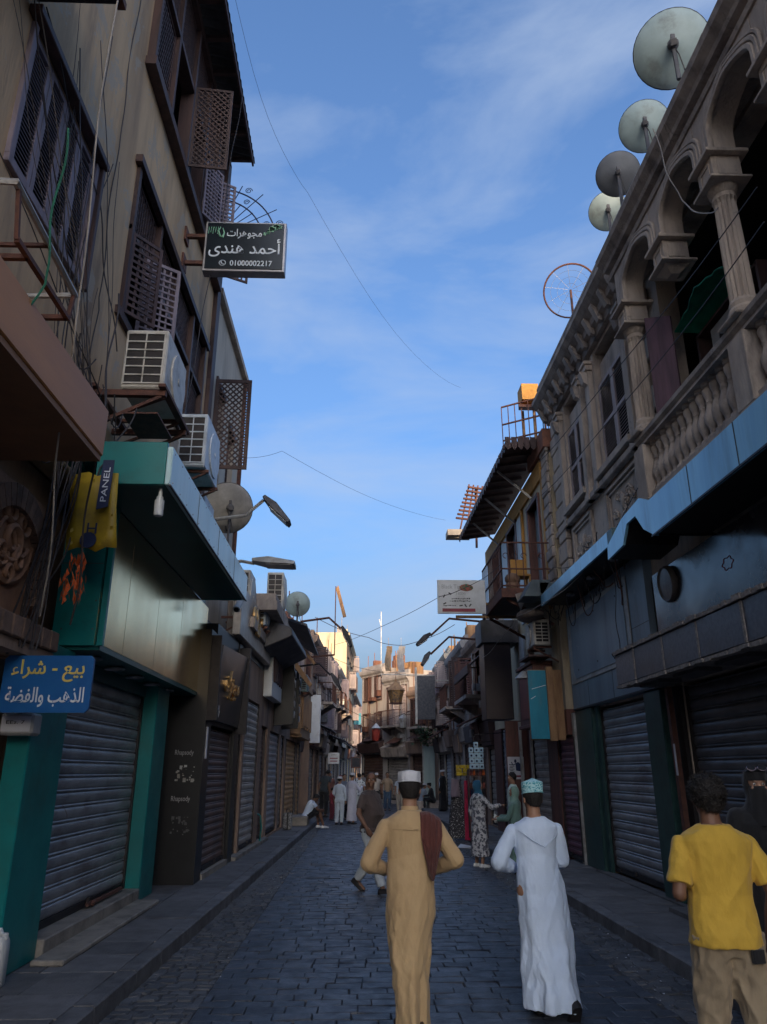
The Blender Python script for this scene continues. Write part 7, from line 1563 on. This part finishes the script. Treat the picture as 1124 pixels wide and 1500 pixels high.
cmp1 = N(n_, 'ShaderNodeMath', operation='LESS_THAN'); cmp1.inputs[1].default_value = .10; cmp2 = N(n_, 'ShaderNodeMath', operation='GREATER_THAN'); cmp2.inputs[1].default_value = .72; mx_ = N(n_, 'ShaderNodeMath', operation='MAXIMUM'); mm = N(n_, 'ShaderNodeMix', data_type='RGBA'); mm.inputs[6].default_value = (.06, .33, .40, 1); mm.inputs[7].default_value = (.42, .68, .72, 1)
L_ = n_.links.new; L_(tx.outputs['Object'], vo.inputs['Vector']); L_(tx.outputs['Object'], wv.inputs['Vector']); L_(vo.outputs['Distance'], cmp1.inputs[0]); L_(wv.outputs['Fac'], cmp2.inputs[0]); L_(cmp1.outputs[0], mx_.inputs[0]); L_(cmp2.outputs[0], mx_.inputs[1]); L_(mx_.outputs[0], mm.inputs[0]); L_(mm.outputs[2], bs_.inputs['Base Color'])
kufi(P, T, km, t, .090, .090, .045, tall=True)
robe(P, J, white_robe, t, [(1.12, .01, 0, .176, .126), (.95, .03, -.0, .195, .142), (.78, .04, -.01, .195, .155), (.55, .055, -.01, .20, .175), (.32, .045, -.03, .205, .22), (.16, .045, -.05, .215, .25), (.085, .045, -.05, .215, .25)], vox=.0066, fold=.030, nf=6, twist=-.7, amp=.009, seed=4.1, srad=(.058, .068, .072, .068, .06))
b = B(); b.tube([Vector(J['nek']) + Vector((0, .0, -.03)), Vector(J['nek']) + Vector((0, .0, .012))], [.085, .066], 16); plain('collar', P, b, white_robe, t, 60)
b = B(); y0 = -.139; b.tube([Vector((-.16, -.112, 1.385)), Vector((-.06, -.136, 1.31)), Vector((.045, -.141, 1.255)), Vector((.12, -.136, 1.31)), Vector((.18, -.115, 1.37))], .0035, 4); plain('yoke_seam', P, b, white_robe, t)
# --- man in the yellow tee
P, J, t = person('man from behind in a mustard yellow T shirt and khaki trousers', 2.09, 4.7, 0, 2, 1.78,
    shl=(-.193, -.005, 1.37), shr=(.193, -.005, 1.37), ell=(-.255, -.06, 1.125), elr=(.275, -.05, 1.13), wrl=(-.16, .16, 1.08), wrr=(.27, .06, .90), hl=(.4, .8, .2), hul=(-.6, 0, .8), knl=(-.10, .06, .5), knr=(.11, -.03, .5), anl=(-.10, .12, .09), anr=(.12, -.16, .10), hed=(0, .02, 1.62), nek=(0, -.005, 1.46))
T, q = body(P, J, SK[1], t, .009); shoes(P, J, shoe_d, t)
hair_cap(P, T, q, hair_m, t, .021, -.05, bushy=.007, vox=.008)
tee(P, J, yellow_tee, t, .80, vox=.0075, grow=.026, amp=.0075, seed=2.2); trousers(P, J, khaki, t, vox=.009, rad=(.118, .105, .092, .084, .078), amp=.013, seed=7.)
b = B(); b.tube([Vector(J['nek']) + Vector((.072 * math.cos(k), -.012 + .064 * math.sin(k), .012 + .012 * math.sin(k))) for k in (2 * math.pi * j / 24 for j in range(25))], .007, 6); plain('neckband', P, b, yellow_tee, t, 60)
b = B(); b.hexa([Vector((x, y, z)) for z in (.80, .865) for x, y in ((.07, -.125), (.14, -.105), (.14, -.135), (.07, -.155))]); plain('wallet', P, b, abaya, t)
# --- veiled woman
P, J, t = person('woman in a black niqab and abaya with sunglasses on her head', 3.08, 6.05, .15, 186, 1.66, yaw=6)
T, q = body(P, J, SK[2], t, .010); shoes(P, J, shoe_d, t)
robe(P, J, abaya, t, [(1.12, 0, 0, .19, .13), (.8, 0, 0, .21, .16), (.4, 0, 0, .25, .2), (.05, 0, 0, .3, .25)], vox=.012, fold=.03, srad=(.08, .08, .08, .08, .08))
hijab(P, J, T, abaya, t, .010)
b = B(); rg = []
for z, w, d in ((-.006, .062, .100), (-.03, .07, .118), (-.08, .075, .112), (-.15, .09, .118), (-.24, .12, .14), (-.30, .13, .15)):
    rg.append([T((w * math.sin(a), d * math.cos(a) - (0.0), z)) for a in [R(-80 + 160 * k / 14) for k in range(15)]] + [T((w * .93 * math.sin(a), d * .93 * math.cos(a), z)) for a in [R(80 - 160 * k / 14) for k in range(15)]])
b.loft(rg[::-1]); plain('veil', P, b, abaya, t, 70)
b = B(); rg = [[T((.082 * math.sin(a), .104 * math.cos(a) - .006, z)) for a in [R(-80 + 160 * k / 14) for k in range(15)]] + [T((.074 * math.sin(a), .094 * math.cos(a) - .006, z)) for a in [R(80 - 160 * k / 14) for k in range(15)]] for z in (.035, .06, .10)]
b.loft(rg); plain('brow_band', P, b, abaya, t, 70)
b = B()
for s in (-1, 1): b.tube([T((s * .042 + .034 * math.cos(k), .085 - .02 * math.sin(k), .13 + .018 * math.sin(k))) for k in (2 * math.pi * j / 16 for j in range(17))], .0035, 5); b.bar(T((s * .076, .08, .13)), T((s * .092, -.02, .09)), .005)
b.bar(T((-.012, .088, .132)), T((.012, .088, .132)), .005); plain('sunglasses_frame', P, b, M('glasses_rim', (.45, .36, .42), None, .3, .6, bump=0), t)
b = B()
for s in (-1, 1): b.lathe([(.032, -.002), (.032, .002)], T((s * .042, .085, .13)), 14, q @ Vector((0, .75, .5)))
plain('sunglasses_lens', P, b, black, t)
b = B(); b.lathe([(.05, 0), (.07, .05), (.07, .28), (.055, .33)], Vector((-.30, .05, .80)), 10); b.tube([Vector((-.30, .05, 1.1)), Vector((-.22, .03, 1.3)), Vector((-.12, .0, 1.45))], .012, 5); plain('shoulder_bag', P, b, cloth('bag_wine', (.10, .015, .02)), t)
# --- man in the brown polo turning round
P, J, t = person('grey haired man in a dark brown T shirt and pale trousers looking back', .20, 12.9, .02, 128, 1.76,
    yaw=52, shl=(-.19, 0, 1.38), shr=(.19, 0, 1.38), ell=(-.27, -.04, 1.14), elr=(.27, -.03, 1.14), wrl=(-.25, .10, .92), wrr=(.24, .12, .93), knl=(-.10, -.05, .52), knr=(.10, .12, .52), anl=(-.1, -.32, .15), anr=(.1, .32, .10), fl=-30, fr=8)
T, q = body(P, J, SK[1], t, .010); shoes(P, J, shoe_d, t); hair_cap(P, T, q, hair_g, t, .002, .0, vox=.009)
tee(P, J, cloth('tee_brown', (.075, .055, .052), (.06, .045, .044)), t, .72, belly=.05, grow=.02, vox=.011, seed=3.); trousers(P, J, cloth('trouser_pale', (.42, .46, .50)), t, seed=1.)
# --- woman pointing, patterned dress, blue scarf
pat = M('dress_floral', (.50, .50, .52), (.09, .095, .12), .85, scale=17, bump=.1, obj=True, lo=.47, hi=.55); pat2 = M('dress_dotted', (.035, .035, .042), (.46, .45, .46), .85, scale=30, bump=.1, obj=True, lo=.56, hi=.62); pat3 = M('shirt_leafy', (.60, .62, .64), (.05, .09, .12), .85, scale=18, bump=.1, obj=True, lo=.55, hi=.60)
P, J, t = person('woman in a grey leafy printed dress and blue headscarf pointing across the shopfronts', 2.45, 16.2, 0, 62, 1.62,
    elr=(.27, .16, 1.20), wrr=(.25, .40, 1.24), hr=(-.1, 1, .12), hur=(0, -.1, 1), ell=(-.24, -.04, 1.13), wrl=(-.22, .08, .90), curl=.75, pointr=True, yaw=8)
T, q = body(P, J, SK[0], t, .010); shoes(P, J, shoe_w, t); robe(P, J, pat, t, [(1.12, 0, 0, .175, .13), (.95, 0, 0, .18, .14), (.7, 0, 0, .19, .16), (.4, 0, 0, .2, .18), (.22, 0, 0, .21, .19)], vox=.011, fold=.014, nf=7)
hijab(P, J, T, cloth('scarf_blue', (.02, .11, .20)), t); b = B(); b.ell(Vector((-.26, .16, .74)), (.05, .07, .12), 10, 8); b.tube([Vector((-.25, .12, .86)), Vector((-.2, .06, 1.2)), Vector((.02, -.1, 1.46))], .008, 5); plain('handbag', P, b, cloth('bag_coral', (.30, .09, .08)), t)
b = B(); b.ell(Vector((.30, .22, .98)), (.03, .045, .09), 8, 7); b.tube([Vector((.28, .2, 1.05)), Vector((.27, .25, 1.18))], .006, 4); plain('plastic_bag', P, b, plastic_white, t)
# --- couple facing each other by the shutter
P, J, t = person('woman in a pale green headscarf holding up her hands', 3.0, 15.2, .0, -62, 1.52, elr=(.22, .12, 1.10), wrr=(.12, .38, 1.12), hr=(-.2, 1, 0), ell=(-.24, .10, 1.10), wrl=(-.12, .36, 1.08), hl=(.1, 1, .1), hul=(0, 0, 1), hur=(0, 0, 1))
T, q = body(P, J, SK[0], t, .011); shoes(P, J, shoe_d, t); gr_ = cloth('dress_green', (.15, .26, .225), (.11, .20, .18)); robe(P, J, gr_, t, [(1.12, 0, 0, .18, .13), (.8, 0, 0, .19, .15), (.4, 0, 0, .22, .18), (.06, 0, 0, .25, .21)], vox=.012); hijab(P, J, T, cloth('scarf_green', (.22, .35, .29)), t)
P, J, t = person('dark haired man in a pale mint shirt behind the woman in green', 3.45, 17.6, .15, -70, 1.62, yaw=-12)
T, q = body(P, J, SK[0], t, .012); shoes(P, J, shoe_d, t); hair_cap(P, T, q, hair_m, t, .01, -.03); tee(P, J, cloth('shirt_mint', (.48, .62, .56)), t, .6); trousers(P, J, cloth('trouser_dark', (.04, .045, .06)), t)
# --- stall keeper's clothes rack and goods
rk = thing('clothes_rack', 'rack of hanging dresses, dark dotted and bright pink, by the right kerb', 'clothes rack', (2.9, 22, 0))
b = B(); b.tube([(2.62, 22, .02), (2.62, 22, 1.62), (3.2, 22, 1.62), (3.2, 22, .02)], .018, 6); b.bar((2.62, 21.75, .03), (2.62, 22.25, .03), .03); b.bar((3.2, 21.75, .03), (3.2, 22.25, .03), .03); b.obj('frame', metal_pale, rk)
def hung(label_, x, w0, w1, z1, z0, mat, y=22.0, nf=5):
    b = B(); rg = []
    for i in range(12):
        t_ = i / 11; w_ = w0 + (w1 - w0) * t_ ** .8; rg.append([(x + w_ * math.cos(a) * (1 + .10 * t_ * math.sin(nf * a)), y + (.05 + .08 * t_) * math.sin(a) * (1 + .2 * t_ * math.sin(nf * a + 1)), z1 + (z0 - z1) * t_) for a in (2 * math.pi * k / 24 for k in range(24))])
    b.loft(rg); return b.obj(label_, mat, rk, smooth=60)
hung('dotted_dress', 2.72, .10, .27, 1.58, .10, pat2, 21.8, 7); hung('pink_dress', 3.0, .08, .11, 1.56, .06, M('dress_pink', (.42, .02, .07), (.30, .015, .05), .8, scale=12, obj=True, bump=.2), 21.75, 4); hung('navy_dress', 3.14, .07, .1, 1.5, .3, cloth('dress_navy', (.03, .04, .10)), 21.95, 4); hung('grey_top', 2.66, .1, .13, 1.6, 1.15, cloth('top_mauve', (.22, .17, .20)), 21.7, 4)
for (lb, x, y, z, mt, nx, nz, s) in (('stack of white and blue tissue packs hung high beside the pale shutter', 3.12, 21, 1.86, 'tp', 3, 5, .125), ('bunch of shiny yellow snack packets hung above the pink dress', 2.95, 22.6, 1.68, 'yp', 4, 3, .09)):
    t = thing('hanging_goods', lb, 'packets', (x, y, z)); mt = {'tp': M('tissue_pack', (.46, .62, .72), (.36, .54, .68), .5, obj=True, bump=.05), 'yp': M('packet_yellow', (.62, .46, .03), (.45, .30, .02), .35, scale=20, obj=True, bump=.2)}[mt]
    random.seed(6)
    for i in range(nx):
        for j in range(nz):
            if nx == 3 and (i != 1) and j in (0, 4) and random.random() < .7: continue
            b = B(); xx = x - .14 + i * s * 1.05 + random.uniform(-.012, .012); zz = z + j * s * 1.12
            b.box(xx, xx + s, y - .03, y + .05, zz, zz + s * 1.05); b.obj('packet', mt, t, bevel=.012)
            if nx == 3: B().lathe([(.028, 0), (.028, .006)], (xx + s / 2, y - .03, zz + s / 2), 10, (0, -1, 0)).obj('packet_print', navy, t)
    b = B(); b.bar((x, y + .06, z), (x, y + .06, z + .9), .02); b.bar((x, y + .06, z + .88), (x + .95, y + .06, z + .95), .02); b.obj('hanger', metal_dark, t)
t = thing('jar_shelf', 'small shelf of orange and brown jars under the tissue packs', 'shelf', (3.2, 21.2, .15))
b = B()
for z in (1.0, 1.35, 1.68, .6): b.box(2.98, 3.42, 21.15, 21.4, z, z + .025)
b.box(2.96, 2.98, 21.15, 21.4, .15, 1.85); b.box(3.42, 3.44, 21.15, 21.4, .15, 1.85); b.obj('frame', wood_dark, t)
for k, z in enumerate((1.025, 1.375, 1.705)):
    for i in range(5): B().lathe([(.035, 0), (.038, .1), (.02, .13), (.02, .15)], (3.04 + i * .085, 21.2, z), 8).obj('jar', (fabric_orange, metal_rust, red_panel)[(i + k) % 3], t)
b = B(); b.hexa([(2.45, 19.9, .03), (2.75, 19.7, .03), (2.85, 20.3, .03), (2.6, 20.4, .03), (2.45, 19.9, .035), (2.75, 19.7, .06), (2.85, 20.3, .035), (2.6, 20.4, .08)]); tag(b.obj('plastic_sheet', white_sheet), 'crumpled white plastic sheet lying at the foot of the clothes rack', 'sheet')
# --- man in black cloak and white turban
P, J, t = person('man in a black cloak and white turban standing by the right kerb', 3.75, 35, .15, -60, 1.72)
T, q = body(P, J, SK[0], t, .013); shoes(P, J, shoe_d, t); robe(P, J, abaya, t, [(1.12, 0, 0, .19, .14), (.8, 0, 0, .2, .16), (.4, 0, 0, .22, .18), (.05, 0, 0, .24, .2)], vox=.013); kufi(P, T, cap_white, t, .07, .098, .03, name='turban')
b = B(); b.loft([[Vector((.07 * s, .155, z)) for s in (-1, 1)] + [Vector((.07 * s, .12, z)) for s in (1, -1)] for z in (.75, 1.1, 1.38)]); plain('shirt_front', P, b, white_robe, t)
# --- seated boy on the left kerb
P, J, t = person('boy in a white T shirt and black shorts sitting on the left pavement step', -1.72, 26.6, .12, 68, 1.70, pel=(0, 0, .30), che=(0, .12, .60), nek=(0, .24, .76), hed=(0, .36, .86), shl=(-.18, .2, .72), shr=(.18, .2, .72), ell=(-.2, .36, .50), elr=(.2, .36, .50), wrl=(-.08, .55, .48), wrr=(.08, .55, .48), hpl=(-.09, .02, .28), hpr=(.09, .02, .28), knl=(-.12, .44, .46), knr=(.12, .44, .46), anl=(-.12, .50, .0), anr=(.12, .60, .0), pitch=-35)
T, q = body(P, J, SK[1], t, .012); shoes(P, J, shoe_w, t); hair_cap(P, T, q, hair_m, t, .012, -.03); tee(P, J, white_robe, t, .6); trousers(P, J, abaya, t, .45)
b = B(); b.box(-2.2, -1.62, 25.9, 27.3, .15, .42); tag(b.obj('stone_step', step_m, bevel=.02), 'low stone step under the seated boy', 'step')
# --- group further on at the left
def quick(label, x, y, z, face, h, top, bot=None, robe_=None, cap=None, hair=True, skin=0, short=1., group=None, longs=False, **kw):
    P, J, t = person(label, x, y, z, face, h, group, **kw); T, q = body(P, J, SK[skin], t, .014); shoes(P, J, shoe_d if not kw.get('sh') else shoe_w, t)
    if hair: hair_cap(P, T, q, hair_m, t, .006, -.02, vox=.012)
    if robe_ is not None: robe(P, J, robe_, t, [(1.12, 0, 0, .18, .13), (.85, 0, 0, .185, .14), (.5, 0, 0, .19, .16), (.12, 0, 0, .21, .18)], vox=.014, fold=.015, nf=6, n=48)
    else: tee(P, J, top, t, .6, vox=.014, long_=longs); trousers(P, J, bot, t, short, vox=.014)
    if cap is not None: kufi(P, T, cap, t, .075, .09, .04)
    return t
dk_tee = cloth('tee_dark_green', (.035, .045, .05)); blk_tr = cloth('trouser_black', (.016, .017, .02)); blue_jean = cloth('jeans', (.05, .09, .15)); tan_sh = cloth('shirt_tan', (.36, .26, .17)); pale_sh = cloth('shirt_pale', (.55, .60, .66)); red_c = cloth('cloth_red', (.25, .03, .05))
quick('man in a dark T shirt and black trousers leaning over beside the pale pavement', -1.35, 31.5, .1, 35, 1.82, dk_tee, blk_tr, skin=1, che=(0, .1, 1.27), nek=(0, .2, 1.44), hed=(0, .28, 1.58), shl=(-.19, .16, 1.4), shr=(.19, .16, 1.4))
quick('man in a white shirt suit and cap turning his back, left hand group', -.66, 28.6, 0, 20, 1.62, cloth('shirt_cool', (.52, .60, .70)), cloth('trouser_white', (.55, .62, .70)), cap=cap_white, longs=True, ell=(-.25, .0, 1.14), wrl=(-.2, .2, 1.0))
quick('man in an ankle length white robe and cap raising one hand', -.22, 29, 0, 42, 1.74, None, robe_=cloth('robe_lilac_white', (.58, .58, .68)), cap=cap_white, elr=(.27, .12, 1.16), wrr=(.2, .34, 1.28))
quick('man in a leafy print shirt and pale shorts beyond the long white robe', .05, 33.2, 0, 10, 1.72, pat3, cloth('shorts_pale', (.55, .6, .62)), short=.48)
quick('man with a grey backpack half hidden behind the two white robes', -.55, 31.2, 0, 150, 1.7, cloth('shirt_slate', (.14, .16, .20)), blk_tr)
quick('man in a blue cap behind the leaning man', -1.25, 34.5, .1, 160, 1.7, cloth('shirt_rust', (.20, .08, .06)), blk_tr, cap=cloth('cap_blue', (.2, .35, .6)))
quick('child in a red top beside the leaning man', -1.0, 31.0, 0, 60, 1.2, red_c, cloth('skirt_red', (.22, .04, .06)))
quick('woman in a red headscarf deep in the left hand group', -.8, 36.5, 0, 190, 1.62, red_c, robe_=cloth('robe_plum', (.10, .05, .08)), cap=red_c)
quick('man in a tan shirt and jeans with a bag strap walking nearer', 1.42, 38.5, 0, 176, 1.76, tan_sh, blue_jean)
quick('man in a cream shirt and white cap left of the tan shirt', .95, 41, 0, 170, 1.72, cloth('shirt_cream', (.48, .42, .36)), blk_tr, cap=cap_white)
quick('man in a pale shirt with white trousers right of the tan shirt', 1.95, 37, 0, 200, 1.66, pale_sh, cloth('trouser_sand', (.42, .36, .29)))
SIT = dict(pel=(0, 0, .42), che=(0, .08, .74), nek=(0, .14, .93), hed=(0, .20, 1.08), shl=(-.18, .12, .88), shr=(.18, .12, .88), ell=(-.22, .2, .63), elr=(.22, .2, .63), wrl=(-.12, .42, .60), wrr=(.12, .42, .60), hpl=(-.09, .02, .42), hpr=(.09, .02, .42), knl=(-.12, .42, .46), knr=(.12, .42, .46), anl=(-.12, .42, .06), anr=(.12, .48, .06))
quick('seated man in a grey robe and white cap facing another man by the mint door', 3.05, 38.2, .1, 70, 1.68, cloth('tee_grey_blue', (.24, .28, .33)), cloth('trouser_grey', (.22, .25, .3)), cap=cap_white, longs=True, **SIT)
quick('seated man dressed all in black by the mint door', 3.6, 38.0, .1, -75, 1.72, abaya, blk_tr, cap=abaya, longs=True, **SIT)
for x, lb in ((3.0, 'grey stone block under the seated man in grey'), (3.65, 'grey stone block under the seated man in black')): b = B(); b.box(x - .25, x + .25, 37.95, 38.45, 0, .47); tag(b.obj('stone_block', stone_old2, bevel=.02), lb, 'block')
quick('distant walker in a grey shirt far down the street', .3, 50, 0, 0, 1.72, cloth('shirt_g2', (.2, .2, .22)), blk_tr); quick('distant walker in a white shirt far down the street', .0, 47, 0, 0, 1.7, pale_sh, blue_jean)
pb = thing('placard', 'small framed dark placard raised above the far group', 'sign', (-.05, 37, 0)); b = B(); b.box(-.35, .12, 37, 37.04, 1.95, 2.45); b.obj('board', metal_rust, pb); B().box(-.30, .07, 36.99, 36.998, 2.0, 2.4).obj('face', granite, pb); B().bar((-.12, 37.02, 0), (-.12, 37.02, 1.95), .04).obj('post', metal_dark, pb)
